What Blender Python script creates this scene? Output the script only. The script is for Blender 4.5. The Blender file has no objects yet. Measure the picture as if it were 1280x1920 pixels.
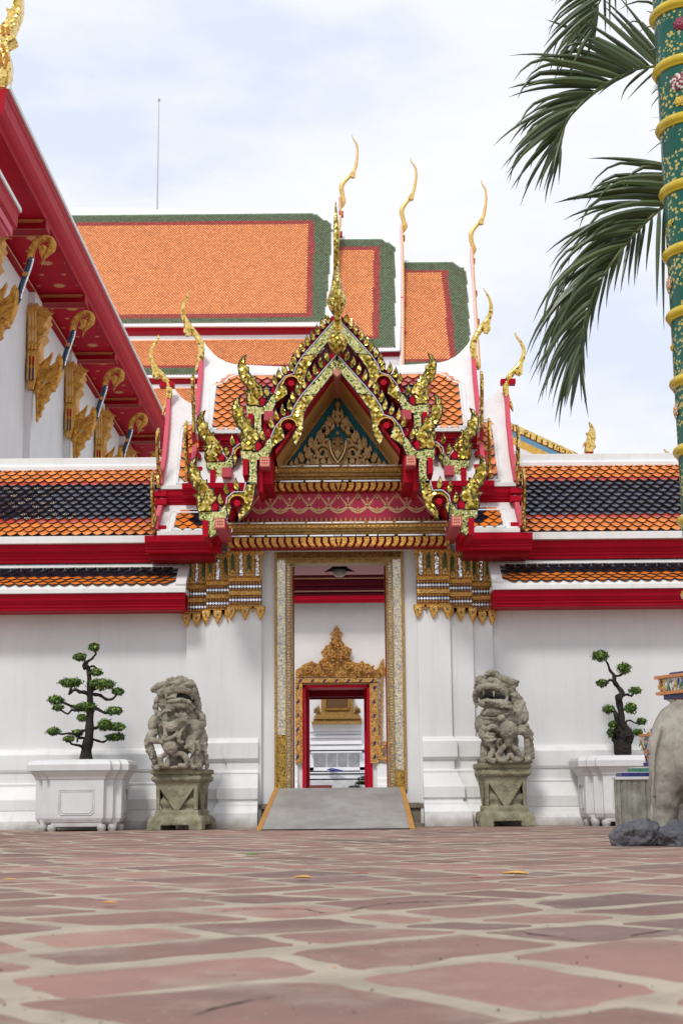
import bpy, bmesh, math, random
from mathutils import Vector, Matrix, noise as mnoise
R_ = math.radians
sc = bpy.context.scene
COL = sc.collection
# ---------------------------------------------------------------- camera
H = 0.37; FPX = 2667.0; PITCH = R_(11.18); ROLL = R_(0.5)
Fv = Vector((0, math.cos(PITCH), math.sin(PITCH))); U0 = Vector((0, -math.sin(PITCH), math.cos(PITCH)))
RT = Vector((1, 0, 0)) * math.cos(ROLL) - U0 * math.sin(ROLL)
UP = U0 * math.cos(ROLL) + Vector((1, 0, 0)) * math.sin(ROLL)
CAM = Vector((0, 0, H))
cd = bpy.data.cameras.new("camera"); cam = bpy.data.objects.new("camera", cd); COL.objects.link(cam)
m = Matrix((RT, UP, -Fv)).transposed().to_4x4(); m.translation = CAM
cam.matrix_world = m
cd.sensor_fit = 'VERTICAL'; cd.sensor_height = 36.0; cd.sensor_width = 24.0
cd.lens = FPX / 1920 * 36.0
cd.clip_start = 0.05; cd.clip_end = 3000
cd.dof.use_dof = True; cd.dof.focus_distance = 16.0; cd.dof.aperture_fstop = 6.5
sc.camera = cam
# ---------------------------------------------------------------- world and sun
SUN_EL, SUN_AZ = R_(50), R_(200)      # azimuth clockwise from +Y: behind the camera, a little to the left
w = bpy.data.worlds.new("World"); sc.world = w; w.use_nodes = True
nt = w.node_tree; nt.nodes.clear()
o_ = nt.nodes.new('ShaderNodeOutputWorld'); bg = nt.nodes.new('ShaderNodeBackground'); bg.inputs[1].default_value = 0.1
sky = nt.nodes.new('ShaderNodeTexSky'); sky.sky_type = 'NISHITA'; sky.sun_disc = False
sky.sun_elevation = SUN_EL; sky.sun_rotation = SUN_AZ
tc = nt.nodes.new('ShaderNodeTexCoord'); mp = nt.nodes.new('ShaderNodeMapping'); mp.inputs['Scale'].default_value = (1.6, 1.6, 4.2)
nz = nt.nodes.new('ShaderNodeTexNoise'); nz.inputs['Scale'].default_value = 2.3; nz.inputs['Detail'].default_value = 7; nz.inputs['Roughness'].default_value = 0.55
cr = nt.nodes.new('ShaderNodeValToRGB')
cr.color_ramp.elements[0].position = 0.36; cr.color_ramp.elements[0].color = (6.2, 6.75, 7.9, 1)
cr.color_ramp.elements[1].position = 0.62; cr.color_ramp.elements[1].color = (8.0, 8.05, 8.45, 1)
e = cr.color_ramp.elements.new(0.48); e.color = (7.45, 7.6, 8.2, 1)
mx = nt.nodes.new('ShaderNodeMix'); mx.data_type = 'RGBA'; mx.inputs[0].default_value = 0.95
L = nt.links.new
L(tc.outputs['Generated'], mp.inputs[0]); L(mp.outputs[0], nz.inputs['Vector']); L(nz.outputs['Fac'], cr.inputs[0])
L(sky.outputs[0], mx.inputs['A']); L(cr.outputs[0], mx.inputs['B']); L(mx.outputs['Result'], bg.inputs[0]); L(bg.outputs[0], o_.inputs[0])
sd = bpy.data.lights.new("sun", 'SUN'); sd.energy = 1.5; sd.angle = R_(10); sd.color = (1.0, 0.96, 0.9)
so = bpy.data.objects.new("sun", sd); COL.objects.link(so)
dv = Vector((math.sin(SUN_AZ) * math.cos(SUN_EL), math.cos(SUN_AZ) * math.cos(SUN_EL), math.sin(SUN_EL)))
so.rotation_euler = dv.to_track_quat('Z', 'Y').to_euler()
sc.view_settings.view_transform = 'Standard'; sc.view_settings.look = 'None'
sc.view_settings.exposure = 0.38; sc.view_settings.gamma = 1.0; sc.view_settings.use_curve_mapping = False
sc.cycles.max_bounces = 8; sc.cycles.diffuse_bounces = 4; sc.cycles.glossy_bounces = 4

# ---------------------------------------------------------------- measuring helpers
def ray(px, py): return Fv * FPX + RT * (px - 640) + UP * (960 - py)
def W(px, py, Y):
    d = ray(px, py); return CAM + d * (Y / d.y)
def hitX(px, py, X):
    d = ray(px, py); return CAM + d * (X / d.x)
def hitZ(px, py, z):
    d = ray(px, py); return CAM + d * ((z - H) / d.z)
def hitP(px, py, a, b):           # a, b = (Y, z) of a plane that runs along X
    n = Vector((0, -(b[1] - a[1]), b[0] - a[0])); d = ray(px, py)
    return CAM + d * (n.dot(Vector((0, a[0], a[1])) - CAM) / n.dot(d))
def ZZ(px, py, Y): return W(px, py, Y).z
X0 = -0.035

def smooth_px(pts, n=4):
    P = [Vector(p) for p in pts]; Q = []
    for i in range(len(P) - 1):
        p0, p1, p2, p3 = P[max(i - 1, 0)], P[i], P[i + 1], P[min(i + 2, len(P) - 1)]
        for s_ in range(n):
            t = s_ / n; Q.append(.5 * ((2 * p1) + (-p0 + p2) * t + (2 * p0 - 5 * p1 + 4 * p2 - p3) * t * t + (-p0 + 3 * p1 - 3 * p2 + p3) * t ** 3))
    Q.append(P[-1]); return Q


# ---------------------------------------------------------------- mesh builder
class MB:
    def __init__(s, f=None): s.v = []; s.f = []; s.m = []; s.f_ = f
    def add(s, pts, faces, mi=0):
        o = len(s.v); s.v += [tuple(p) for p in pts]
        for f in faces: s.f.append([o + i for i in f]); s.m.append(mi)
    def box(s, x0, x1, y0, y1, z0, z1, mi=0):
        p = [(x, y, z) for z in (z0, z1) for y in (y0, y1) for x in (x0, x1)]
        s.add(p, [(0, 1, 3, 2), (4, 6, 7, 5), (0, 4, 5, 1), (2, 3, 7, 6), (0, 2, 6, 4), (1, 5, 7, 3)], mi)
    def loft(s, a, b, mi=0, caps=True):      # two equal rings of points
        n = len(a)
        s.add(list(a) + list(b), [(i, (i + 1) % n, n + (i + 1) % n, n + i) for i in range(n)] + ([list(range(n - 1, -1, -1)), list(range(n, 2 * n))] if caps else []), mi)
    def plate(s, pts, t, mi=0, bulge=0.0, axis=None):      # outline in a plane of constant Y, thickness t towards +Y (or vector axis)
        ax = Vector(axis) if axis else Vector((0, t, 0))
        a = [Vector(p) for p in pts]; b = [p + ax for p in a]
        if bulge:
            c = sum(a, Vector()) / len(a); ins = [p + (c - p) * 0.16 - ax.normalized() * bulge for p in a]
            n = len(a)
            s.add(list(a) + ins, [(i, (i + 1) % n, n + (i + 1) % n, n + i) for i in range(n)] + [list(range(n, 2 * n))], mi)
            s.add(list(a) + b, [(i, (i + 1) % n, n + (i + 1) % n, n + i) for i in range(n)] + [list(range(n, 2 * n))], mi)
        else: s.loft(a, b, mi)
    def tube(s, pts, rad, seg=8, mi=0, flat=None, closed=False, fl=1.0):
        P = [Vector(p) for p in pts]; n = len(P)
        if not hasattr(rad, '__len__'): rad = [rad] * n
        rings = []
        for i in range(n):
            if closed: t = P[(i + 1) % n] - P[i - 1]
            else: t = P[min(i + 1, n - 1)] - P[max(i - 1, 0)]
            t.normalize()
            ref = Vector(flat) if flat else (Vector((0, 1, 0)) if abs(t.y) < 0.9 else Vector((1, 0, 0)))
            u = (ref - t * ref.dot(t)).normalized(); v = t.cross(u)
            rings.append([P[i] + (u * math.cos(k * 2 * math.pi / seg) * fl + v * math.sin(k * 2 * math.pi / seg)) * rad[i] for k in range(seg)])
        vv = [p for r in rings for p in r]; F = []
        for i in range(n if closed else n - 1):
            j = (i + 1) % n
            for k in range(seg):
                q = (k + 1) % seg; F.append((i * seg + k, i * seg + q, j * seg + q, j * seg + k))
        if not closed: F.append(list(range(seg - 1, -1, -1))); F.append([(n - 1) * seg + k for k in range(seg)])
        s.add(vv, F, mi)
    def sweep(s, path, prof, mi=0, closed=False, side=1, caps=True):
        # path: [(x,y)] in plan, prof: [(d,z)], d measured to the right of the walking direction * side
        n = len(path); P = [Vector((p[0], p[1])) for p in path]; rings = []
        for i in range(n):
            def nrm(a, b):
                t = (b - a).normalized(); return Vector((t.y, -t.x)) * side
            if closed or 0 < i < n - 1:
                n1 = nrm(P[i - 1], P[i]); n2 = nrm(P[i], P[(i + 1) % n]); mm = (n1 + n2) / max(0.25, 1 + n1.dot(n2))
            elif i == 0: mm = nrm(P[0], P[1])
            else: mm = nrm(P[-2], P[-1])
            rings.append([(P[i].x + mm.x * d, P[i].y + mm.y * d, z) for d, z in prof])
        k = len(prof); F = []
        for i in range(n if closed else n - 1):
            j = (i + 1) % n
            for a in range(k - 1): F.append((i * k + a, j * k + a, j * k + a + 1, i * k + a + 1))
        if caps and not closed: F.append(list(range(k))); F.append([(n - 1) * k + a for a in range(k)])
        s.add([p for r in rings for p in r], F, mi)
    def ball(s, c, r, mi=0, seg=10, rings=6, rot=None):
        c = Vector(c); r = Vector(r) if hasattr(r, '__len__') else Vector((r, r, r)); V = []; F = []
        for i in range(rings + 1):
            a = math.pi * i / rings
            for k in range(seg):
                b = 2 * math.pi * k / seg
                q = Vector((r.x * math.sin(a) * math.cos(b), r.y * math.sin(a) * math.sin(b), r.z * math.cos(a)))
                if rot: q = rot @ q
                V.append(c + q)
        for i in range(rings):
            for k in range(seg): F.append((i * seg + k, i * seg + (k + 1) % seg, (i + 1) * seg + (k + 1) % seg, (i + 1) * seg + k))
        s.add(V, F, mi)
    def lathe(s, prof, c, seg=24, mi=0, caps=True):
        V = []; F = []; n = len(prof)
        for r, z in prof:
            for k in range(seg):
                a = 2 * math.pi * k / seg; V.append((c[0] + r * math.cos(a), c[1] + r * math.sin(a), c[2] + z))
        for i in range(n - 1):
            for k in range(seg): F.append((i * seg + k, i * seg + (k + 1) % seg, (i + 1) * seg + (k + 1) % seg, (i + 1) * seg + k))
        if caps: F += [list(range(seg - 1, -1, -1)), [(n - 1) * seg + k for k in range(seg)]]
        s.add(V, F, mi)
    def merge(s, o, off=0):
        n = len(s.v); s.v += o.v; s.f += [[n + i for i in f] for f in o.f]; s.m += [m_ + off for m_ in o.m]
    def build(s, name, mats, parent=None, smooth=False, bevel=0, recalc=True, **kw):
        me = bpy.data.meshes.new(name)
        vv = [(2 * X0 - p[0], p[1], p[2]) for p in s.v] if s.f_ == -1 else s.v
        me.from_pydata(vv, [], s.f)
        if not hasattr(mats, '__len__'): mats = [mats]
        for q in mats: me.materials.append(q)
        me.polygons.foreach_set('material_index', s.m)
        if recalc:
            bm = bmesh.new(); bm.from_mesh(me)
            bmesh.ops.remove_doubles(bm, verts=bm.verts, dist=1e-6) if smooth else None
            bmesh.ops.recalc_face_normals(bm, faces=bm.faces); bm.to_mesh(me); bm.free()
        if smooth: me.shade_smooth() if smooth is True else me.set_sharp_from_angle(angle=R_(smooth))
        if smooth and smooth is not True:
            me.polygons.foreach_set('use_smooth', [True] * len(me.polygons))
        me.update()
        o = bpy.data.objects.new(name, me); COL.objects.link(o)
        if parent is not None: setpar(o, parent)
        if bevel:
            b = o.modifiers.new('bevel', 'BEVEL'); b.width = bevel; b.segments = 2; b.limit_method = 'ANGLE'; b.angle_limit = R_(40)
        if kw: tag(o, **kw)
        return o
def setpar(o, p):
    bpy.context.view_layer.update()
    o.parent = p; o.matrix_parent_inverse = p.matrix_world.inverted()
def setpar(o, p):            # every parent sits unrotated at its location: plain offsets are enough
    mw = WL(p); o.parent = p; o.location = Vector(o.location) - mw
def WL(p):
    v = Vector(p.location)
    while p.parent: p = p.parent; v += Vector(p.location)
    return v
def tag(o, label=None, cat=None, group=None, kind=None):
    if label: o['label'] = label
    if cat: o['category'] = cat
    if group: o['group'] = group
    if kind: o['kind'] = kind
def thing(name, label, cat, loc=(0, 0, 0), group=None):
    o = bpy.data.objects.new(name, None); COL.objects.link(o); o.location = loc; o.empty_display_size = 0.2
    tag(o, label, cat, group); return o
def dup(o, parent, off=(0, 0, 0)):
    c = o.copy(); COL.objects.link(c); c.parent = parent; c.location = Vector(o.location) + Vector(off)
    for ch in [q for q in bpy.data.objects if q.parent == o]: dup(ch, c)
    return c

# ---------------------------------------------------------------- materials
def mat(name, col, rough=0.6, metal=0.0, var=0.0, vscale=6.0, col2=None, bump=0.0, bscale=30.0, bdet=6, coat=0.0, island=0.0, spec=0.5, bdist=0.01, trans=0.0):
    m = bpy.data.materials.new(name); m.use_nodes = True; nt = m.node_tree; L = nt.links.new
    b = nt.nodes['Principled BSDF']
    b.inputs['Roughness'].default_value = rough; b.inputs['Metallic'].default_value = metal
    b.inputs['Coat Weight'].default_value = coat; b.inputs['Coat Roughness'].default_value = 0.15
    b.inputs['Specular IOR Level'].default_value = spec
    c = nt.nodes.new('ShaderNodeRGB'); c.outputs[0].default_value = (*col, 1); out = c.outputs[0]
    tcn = nt.nodes.new('ShaderNodeTexCoord')
    if col2 is not None:
        n = nt.nodes.new('ShaderNodeTexNoise'); n.inputs['Scale'].default_value = vscale; n.inputs['Detail'].default_value = 8; n.inputs['Roughness'].default_value = 0.65
        L(tcn.outputs['Object'], n.inputs['Vector'])
        r = nt.nodes.new('ShaderNodeValToRGB'); r.color_ramp.elements[0].position = 0.5 - 0.18; r.color_ramp.elements[1].position = 0.5 + 0.18
        r.color_ramp.elements[0].color = (0, 0, 0, 1); r.color_ramp.elements[1].color = (var or 1,) * 3 + (1,)
        L(n.outputs['Fac'], r.inputs[0])
        mx = nt.nodes.new('ShaderNodeMix'); mx.data_type = 'RGBA'; mx.inputs['B'].default_value = (*col2, 1)
        L(r.outputs[0], mx.inputs[0]); L(out, mx.inputs['A']); out = mx.outputs['Result']
    if island:
        g = nt.nodes.new('ShaderNodeNewGeometry'); mr = nt.nodes.new('ShaderNodeMapRange'); mr.inputs['To Min'].default_value = 1 - island; mr.inputs['To Max'].default_value = 1 + island
        L(g.outputs['Random Per Island'], mr.inputs['Value'])
        h = nt.nodes.new('ShaderNodeHueSaturation'); L(mr.outputs[0], h.inputs['Value']); L(out, h.inputs['Color']); out = h.outputs[0]
    L(out, b.inputs['Base Color'])
    if bump:
        n = nt.nodes.new('ShaderNodeTexNoise'); n.inputs['Scale'].default_value = bscale; n.inputs['Detail'].default_value = bdet
        L(tcn.outputs['Object'], n.inputs['Vector'])
        bp = nt.nodes.new('ShaderNodeBump'); bp.inputs['Strength'].default_value = bump; bp.inputs['Distance'].default_value = bdist
        L(n.outputs['Fac'], bp.inputs['Height']); L(bp.outputs[0], b.inputs['Normal'])
    return m
def mosaic(name, cols, scale=26.0, rough=0.12, metal=0.95, tilt=0.35, rot=0.78, rnd=0.15, big=0.0):
    # small mirror-glass tiles, each with its own colour and its own slight tilt
    m = bpy.data.materials.new(name); m.use_nodes = True; nt = m.node_tree; L = nt.links.new
    b = nt.nodes['Principled BSDF']; b.inputs['Roughness'].default_value = rough; b.inputs['Metallic'].default_value = metal
    t = nt.nodes.new('ShaderNodeTexCoord'); mp = nt.nodes.new('ShaderNodeMapping'); mp.inputs['Rotation'].default_value = (0, rot, 0)
    v = nt.nodes.new('ShaderNodeTexVoronoi'); v.distance = 'CHEBYCHEV'; v.inputs['Scale'].default_value = scale; v.inputs['Randomness'].default_value = rnd
    L(t.outputs['Object'], mp.inputs[0]); L(mp.outputs[0], v.inputs['Vector'])
    sp = nt.nodes.new('ShaderNodeSeparateColor'); L(v.outputs['Color'], sp.inputs[0])
    r = nt.nodes.new('ShaderNodeValToRGB'); r.color_ramp.interpolation = 'CONSTANT'
    while len(r.color_ramp.elements) > 1: r.color_ramp.elements.remove(r.color_ramp.elements[-1])
    for i, (p, c) in enumerate(cols):
        e = r.color_ramp.elements[0] if i == 0 else r.color_ramp.elements.new(p)
        e.position = p; e.color = (*c, 1)
    L(sp.outputs[0], r.inputs[0]); L(r.outputs[0], b.inputs['Base Color'])
    g = nt.nodes.new('ShaderNodeNewGeometry')
    s1 = nt.nodes.new('ShaderNodeVectorMath'); s1.operation = 'SUBTRACT'; s1.inputs[1].default_value = (.5, .5, .5); L(v.outputs['Color'], s1.inputs[0])
    s2 = nt.nodes.new('ShaderNodeVectorMath'); s2.operation = 'SCALE'; s2.inputs['Scale'].default_value = tilt; L(s1.outputs[0], s2.inputs[0])
    s3 = nt.nodes.new('ShaderNodeVectorMath'); s3.operation = 'ADD'; L(g.outputs['Normal'], s3.inputs[0]); L(s2.outputs[0], s3.inputs[1])
    s4 = nt.nodes.new('ShaderNodeVectorMath'); s4.operation = 'NORMALIZE'; L(s3.outputs[0], s4.inputs[0]); L(s4.outputs[0], b.inputs['Normal'])
    return m
M = {}
M['plaster'] = mat('white_plaster', (.735, .745, .745), .7, col2=(.66, .67, .665), vscale=1.1, var=.9, bump=.12, bscale=60)
M['trim'] = mat('white_trim_paint', (.775, .785, .78), .55, col2=(.68, .685, .67), vscale=3, var=.8, bump=.08, bscale=40)
M['planter'] = mat('white_planter_paint', (.66, .665, .67), .5, col2=(.58, .575, .57), vscale=4, var=.8, bump=.15, bscale=30)
M['red'] = mat('red_lacquer', (.46, .0015, .020), .5, col2=(.36, .0015, .014), vscale=3, bump=.06, bscale=18, spec=.12)
M['deepred'] = mat('deep_red_paint', (.33, .004, .014), .5, col2=(.25, .003, .010), vscale=4, spec=.12)
M['pink'] = mat('pinkish_red_paint', (.62, .07, .12), .5, col2=(.55, .06, .10), vscale=7, spec=.3)
M['t_or'] = mat('orange_glazed_tile', (.72, .20, .030), .3, island=.22, coat=.15, spec=.4)
M['t_red'] = mat('rust_red_glazed_tile', (.42, .045, .022), .28, island=.22, coat=.3)
M['t_navy'] = mat('navy_glazed_tile', (.008, .012, .025), .2, island=.5, coat=.3)
M['t_bor'] = mat('far_orange_tile', (.88, .34, .135), .6, island=.18, spec=.3)
M['t_bgr'] = mat('far_green_tile', (.105, .185, .105), .55, island=.22, spec=.4)
M['t_bpu'] = mat('far_plum_tile', (.42, .075, .07), .5, island=.2, spec=.3)
M['mortar_dark'] = mat('roof_underlay', (.05, .025, .02), .9)
M['gold'] = mat('gilded_relief', (.88, .53, .14), .36, metal=.7, col2=(.45, .20, .035), vscale=38, var=.9, bump=1.0, bscale=55, bdist=.02)
M['gold_s'] = mat('smooth_gilding', (.86, .52, .13), .3, metal=.85, col2=(.55, .28, .05), vscale=9, bump=.35, bscale=30)
M['gold_old'] = mat('dull_gilding', (.52, .33, .10), .42, metal=.55, col2=(.20, .10, .03), vscale=26, var=.9, bump=.8, bscale=60, bdist=.012)
M['gold_soff'] = mat('gilded_boards', (.72, .46, .15), .45, metal=.3, col2=(.50, .28, .08), vscale=3)
M['gold_pale'] = mat('gold_stencil', (.80, .52, .26), .5)
M['gmos'] = mosaic('gold_mirror_mosaic', [(0, (.60, .44, .09)), (.25, (.24, .18, .02)), (.45, (.88, .72, .25)), (.60, (.20, .15, .02)), (.78, (.45, .36, .07)), (.9, (.35, .16, .02))], 40, rnd=.4, tilt=.62)
M['grmos'] = mosaic('green_gold_mirror_mosaic', [(0, (.48, .50, .19)), (.40, (.70, .62, .24)), (.68, (.30, .27, .06)), (.82, (.9, .84, .42)), (.92, (.08, .09, .03))], 58, rnd=.0, tilt=.36)
M['silver'] = mosaic('silver_mirror_mosaic', [(0, (.75, .78, .82)), (.5, (.5, .53, .58)), (.8, (.9, .9, .95))], 60, rnd=.7, tilt=.6)
M['silver_edge'] = mat('silver_blue_edging', (.45, .56, .80), .35, metal=.1, island=.2, col2=(.75, .78, .85), vscale=20)
M['navy'] = mat('navy_glass', (.015, .02, .09), .2)
M['green_glass'] = mat('green_glass', (.01, .13, .045), .15, col2=(.005, .05, .03), vscale=30)
M['teal'] = mat('teal_glass_ground', (.008, .26, .34), .4, col2=(.004, .12, .17), vscale=40, spec=.2)
M['white_glass'] = mat('white_mirror_chip', (.85, .87, .92), .15, metal=.4, island=.25)
M['stone'] = mat('weathered_stone', (.385, .35, .275), .9, col2=(.14, .125, .095), vscale=9, var=1, bump=.9, bscale=45, bdist=.012)
M['stone_base'] = mat('lichened_stone', (.33, .30, .205), .9, col2=(.13, .125, .075), vscale=7, var=1, bump=.8, bscale=30, bdist=.012)
M['dark'] = mat('near_black', (.01, .009, .008), .9)
M['bark'] = mat('black_bark', (.010, .008, .007), .85, col2=(.026, .018, .015), vscale=20, bump=1, bscale=40, bdist=.02)
M['leaf'] = mat('bonsai_leaf', (.05, .105, .014), .5, island=.55)
M['leaf_l'] = mat('bonsai_light_leaf', (.20, .33, .03), .5, island=.35)
M['palm'] = mat('palm_leaf', (.040, .075, .022), .4, island=.35, col2=(.055, .07, .02), vscale=3)
M['palm_rib'] = mat('palm_rib', (.13, .15, .035), .5)
M['el'] = mat('grey_cement_skin', (.46, .43, .37), .8, col2=(.17, .15, .12), vscale=3.2, var=1, bump=.7, bscale=16, bdist=.015)
M['rock'] = mat('dark_rock', (.062, .068, .088), .7, col2=(.16, .155, .16), vscale=9, var=.7, bump=1, bscale=22, bdist=.02)
M['stump'] = mat('stained_concrete', (.38, .38, .33), .85, col2=(.13, .125, .10), vscale=7, bump=.6, bscale=22)
M['blue_tile'] = mat('blue_tile', (.03, .035, .15), .25, island=.3)
M['green_tile'] = mat('green_tile', (.05, .17, .11), .25, island=.3)
M['or_trim'] = mat('orange_ceramic_trim', (.62, .24, .07), .4, col2=(.45, .18, .06), vscale=20)
M['yellow'] = mat('yellow_glaze', (.70, .52, .015), .2, coat=.4, col2=(.40, .27, .02), vscale=10, var=.7)
M['steel'] = mat('grey_ramp_board', (.36, .35, .33), .55, col2=(.17, .16, .15), vscale=2.2, var=.8, bump=.15, bscale=50)
M['ochre'] = mat('ochre_edge_paint', (.48, .23, .05), .6, col2=(.38, .18, .04), vscale=9)
M['marble'] = mat('veined_marble', (.68, .68, .68), .35, col2=(.42, .43, .45), vscale=5, var=.9)
M['lamp'] = mat('lamp_glass', (.5, .48, .42), .3)
M['pier'] = mat('stained_stone_block', (.26, .22, .16), .8, col2=(.15, .125, .09), vscale=6, bump=.4)

def streaks(m, amt=.5):
    nt = m.node_tree; L = nt.links.new; b = nt.nodes['Principled BSDF']; src = b.inputs['Base Color'].links[0].from_socket
    t = nt.nodes.new('ShaderNodeTexCoord'); mp = nt.nodes.new('ShaderNodeMapping'); mp.inputs['Scale'].default_value = (9, 9, .55)
    n = nt.nodes.new('ShaderNodeTexNoise'); n.inputs['Scale'].default_value = 1.0; n.inputs['Detail'].default_value = 9; n.inputs['Roughness'].default_value = .7
    L(t.outputs['Object'], mp.inputs[0]); L(mp.outputs[0], n.inputs['Vector'])
    r = nt.nodes.new('ShaderNodeMapRange'); r.inputs['From Min'].default_value = .52; r.inputs['From Max'].default_value = .80; r.inputs['To Max'].default_value = amt; L(n.outputs['Fac'], r.inputs['Value'])
    mx = nt.nodes.new('ShaderNodeMix'); mx.data_type = 'RGBA'; mx.inputs['B'].default_value = (.42, .40, .36, 1); L(r.outputs[0], mx.inputs[0]); L(src, mx.inputs['A'])
    # splash dirt near the paving
    g = nt.nodes.new('ShaderNodeNewGeometry'); sp = nt.nodes.new('ShaderNodeSeparateXYZ'); L(g.outputs['Position'], sp.inputs[0])
    n2 = nt.nodes.new('ShaderNodeTexNoise'); n2.inputs['Scale'].default_value = 7; n2.inputs['Detail'].default_value = 8; L(g.outputs['Position'], n2.inputs['Vector'])
    ad = nt.nodes.new('ShaderNodeMath'); ad.operation = 'MULTIPLY_ADD'; ad.inputs[1].default_value = -.22; L(n2.outputs['Fac'], ad.inputs[0]); L(sp.outputs['Z'], ad.inputs[2])
    r2 = nt.nodes.new('ShaderNodeMapRange'); r2.inputs['From Min'].default_value = .02; r2.inputs['From Max'].default_value = -.11; r2.inputs['To Max'].default_value = .75; L(ad.outputs[0], r2.inputs['Value'])
    m2 = nt.nodes.new('ShaderNodeMix'); m2.data_type = 'RGBA'; m2.inputs['B'].default_value = (.24, .21, .17, 1); L(r2.outputs[0], m2.inputs[0]); L(mx.outputs['Result'], m2.inputs['A']); L(m2.outputs['Result'], b.inputs['Base Color'])
streaks(M['stump'], 1.0)
for k_, a_ in (('plaster', .30), ('trim', .35), ('planter', .4)): streaks(M[k_], a_)
# ================================================================ the paved ground
def build_ground():
    rng = random.Random(5)
    joint = mat('pale_mortar', (.43, .37, .285), .92, col2=(.30, .255, .195), vscale=2.6, var=1, bump=.7, bscale=70, bdist=.008)
    slab = mat('red_stone_slab', (.262, .140, .112), .8, col2=(.185, .108, .09), vscale=2.4, var=1, bump=.7, bscale=55, bdist=.006, island=.26)
    def dusty(m, sc_, amt, col=(.40, .355, .29)):
        nt = m.node_tree; L = nt.links.new; b = nt.nodes['Principled BSDF']; src = b.inputs['Base Color'].links[0].from_socket
        g_ = nt.nodes.new('ShaderNodeNewGeometry'); n = nt.nodes.new('ShaderNodeTexNoise'); n.inputs['Scale'].default_value = sc_; n.inputs['Detail'].default_value = 12; n.inputs['Roughness'].default_value = .72; L(g_.outputs['Position'], n.inputs['Vector'])
        r = nt.nodes.new('ShaderNodeMapRange'); r.inputs['From Min'].default_value = .50; r.inputs['From Max'].default_value = .72; r.inputs['To Max'].default_value = amt; L(n.outputs['Fac'], r.inputs['Value'])
        mx = nt.nodes.new('ShaderNodeMix'); mx.data_type = 'RGBA'; mx.inputs['B'].default_value = (*col, 1); L(r.outputs[0], mx.inputs[0]); L(src, mx.inputs['A']); L(mx.outputs['Result'], b.inputs['Base Color'])
    slab_g = mat('grey_brown_slab', (.22, .135, .112), .8, col2=(.15, .095, .08), vscale=3, var=1, bump=.8, bscale=45, bdist=.006, island=.2)
    slab_p = mat('pale_worn_slab', (.32, .18, .14), .8, col2=(.22, .122, .098), vscale=3.5, var=1, bump=.8, bscale=50, bdist=.006, island=.2)
    dusty(slab, 2.3, .55); dusty(slab_g, 2.6, .45); dusty(slab_p, 2.0, .6); dusty(joint, 3.2, .75, (.20, .165, .125))
    g = MB(); g.box(-160, 160, -20, 15.2, -0.3, 0.0); 
    g.add([(-900, -900, -.012), (900, -900, -.012), (900, 1500, -.012), (-900, 1500, -.012)], [(0, 1, 2, 3)])
    g.box(-160, 160, 15.2, 16.9, -0.3, 0.0)
    g.build('ground', joint, kind='structure')
    s = MB(); ca, sa = math.cos(R_(38)), math.sin(R_(38))
    vs = [-16.0]
    while vs[-1] < 26: vs.append(vs[-1] + rng.choice((.34, .40, .44, .50, .58)))
    for i in range(len(vs) - 1):
        us = [-20 + rng.uniform(0, .4)]
        while us[-1] < 20: us.append(us[-1] + rng.choice((.34, .42, .48, .56, .62)))
        for j in range(len(us) - 1):
            def P(a, b, key):
                n1 = mnoise.noise_vector(Vector((a * .8, b * .8, 7.7))) * .20; n2 = mnoise.noise_vector(Vector((a * 3.1, b * 3.1, key))) * .13
                x = a + n1.x + n2.x; y = b + n1.y + n2.y
                return Vector((x * ca - y * sa, x * sa + y * ca, 0))
            q = [P(us[j], vs[i], 1), P(us[j + 1], vs[i], 1), P(us[j + 1], vs[i + 1], 1), P(us[j], vs[i + 1], 1)]
            c = sum(q, Vector()) / 4
            if not (-7.2 < c.x < 7.2 and 1.2 < c.y < 15.85): continue
            if c.y < 12 and abs(c.x) > c.y * .34 + .7: continue
            gap = rng.uniform(.020, .050)
            ins = []
            for k in range(4):
                a, b, d = q[k - 1], q[k], q[(k + 1) % 4]
                e1 = (b - a).normalized(); e2 = (d - b).normalized()
                n1 = Vector((-e1.y, e1.x, 0)); n2 = Vector((-e2.y, e2.x, 0))
                mm = (n1 + n2) / max(.4, 1 + n1.dot(n2)); ins.append(b + mm * gap)
            ring = []
            for k in range(4):
                a, b = ins[k], ins[(k + 1) % 4]; e = b - a; n = Vector((-e.y, e.x, 0)).normalized()
                N = 9 if c.y < 8 else 4
                for t in range(N):
                    u = t / N; p = a + e * u
                    if t == 0: p = p + (c - p).normalized() * rng.uniform(.006, .035)
                    w_ = mnoise.noise(Vector((p.x * 9, p.y * 9, 2))) * .024 + mnoise.noise(Vector((p.x * 30, p.y * 30, 5))) * .011
                    ring.append(p + n * w_)
            h = rng.uniform(.0006, .0022); tx, ty = rng.uniform(-.002, .002), rng.uniform(-.002, .002)
            top = [(p.x + (c.x - p.x) * .02, p.y + (c.y - p.y) * .02, h + tx * (p.x - c.x) + ty * (p.y - c.y)) for p in ring]
            bot = [(p.x, p.y, -.002) for p in ring]
            s.loft(bot, top, rng.choice((0, 0, 0, 0, 1, 2, 2)))
    for (pts, wd) in (([(560, 1712), (640, 1708), (720, 1694), (800, 1690), (880, 1688), (960, 1682), (1050, 1676)], .008), ([(380, 1712), (470, 1704), (560, 1704), (610, 1712)], .006), ([(330, 1690), (400, 1683), (480, 1684)], .005), ([(1180, 1756), (1240, 1745), (1290, 1742)], .010), ([(240, 1612), (330, 1608), (420, 1611)], .008), ([(930, 1740), (1010, 1752), (1100, 1766)], .006), ([(360, 1905), (440, 1880), (520, 1868)], .005)):
        P = smooth_px([hitZ(x, y, .0028) for x, y in pts], 8); P = [p + Vector((mnoise.noise(p * 14) * .02, mnoise.noise(p * 11 + Vector((3, 3, 3))) * .02, 0)) for p in P]; V = []
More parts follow.
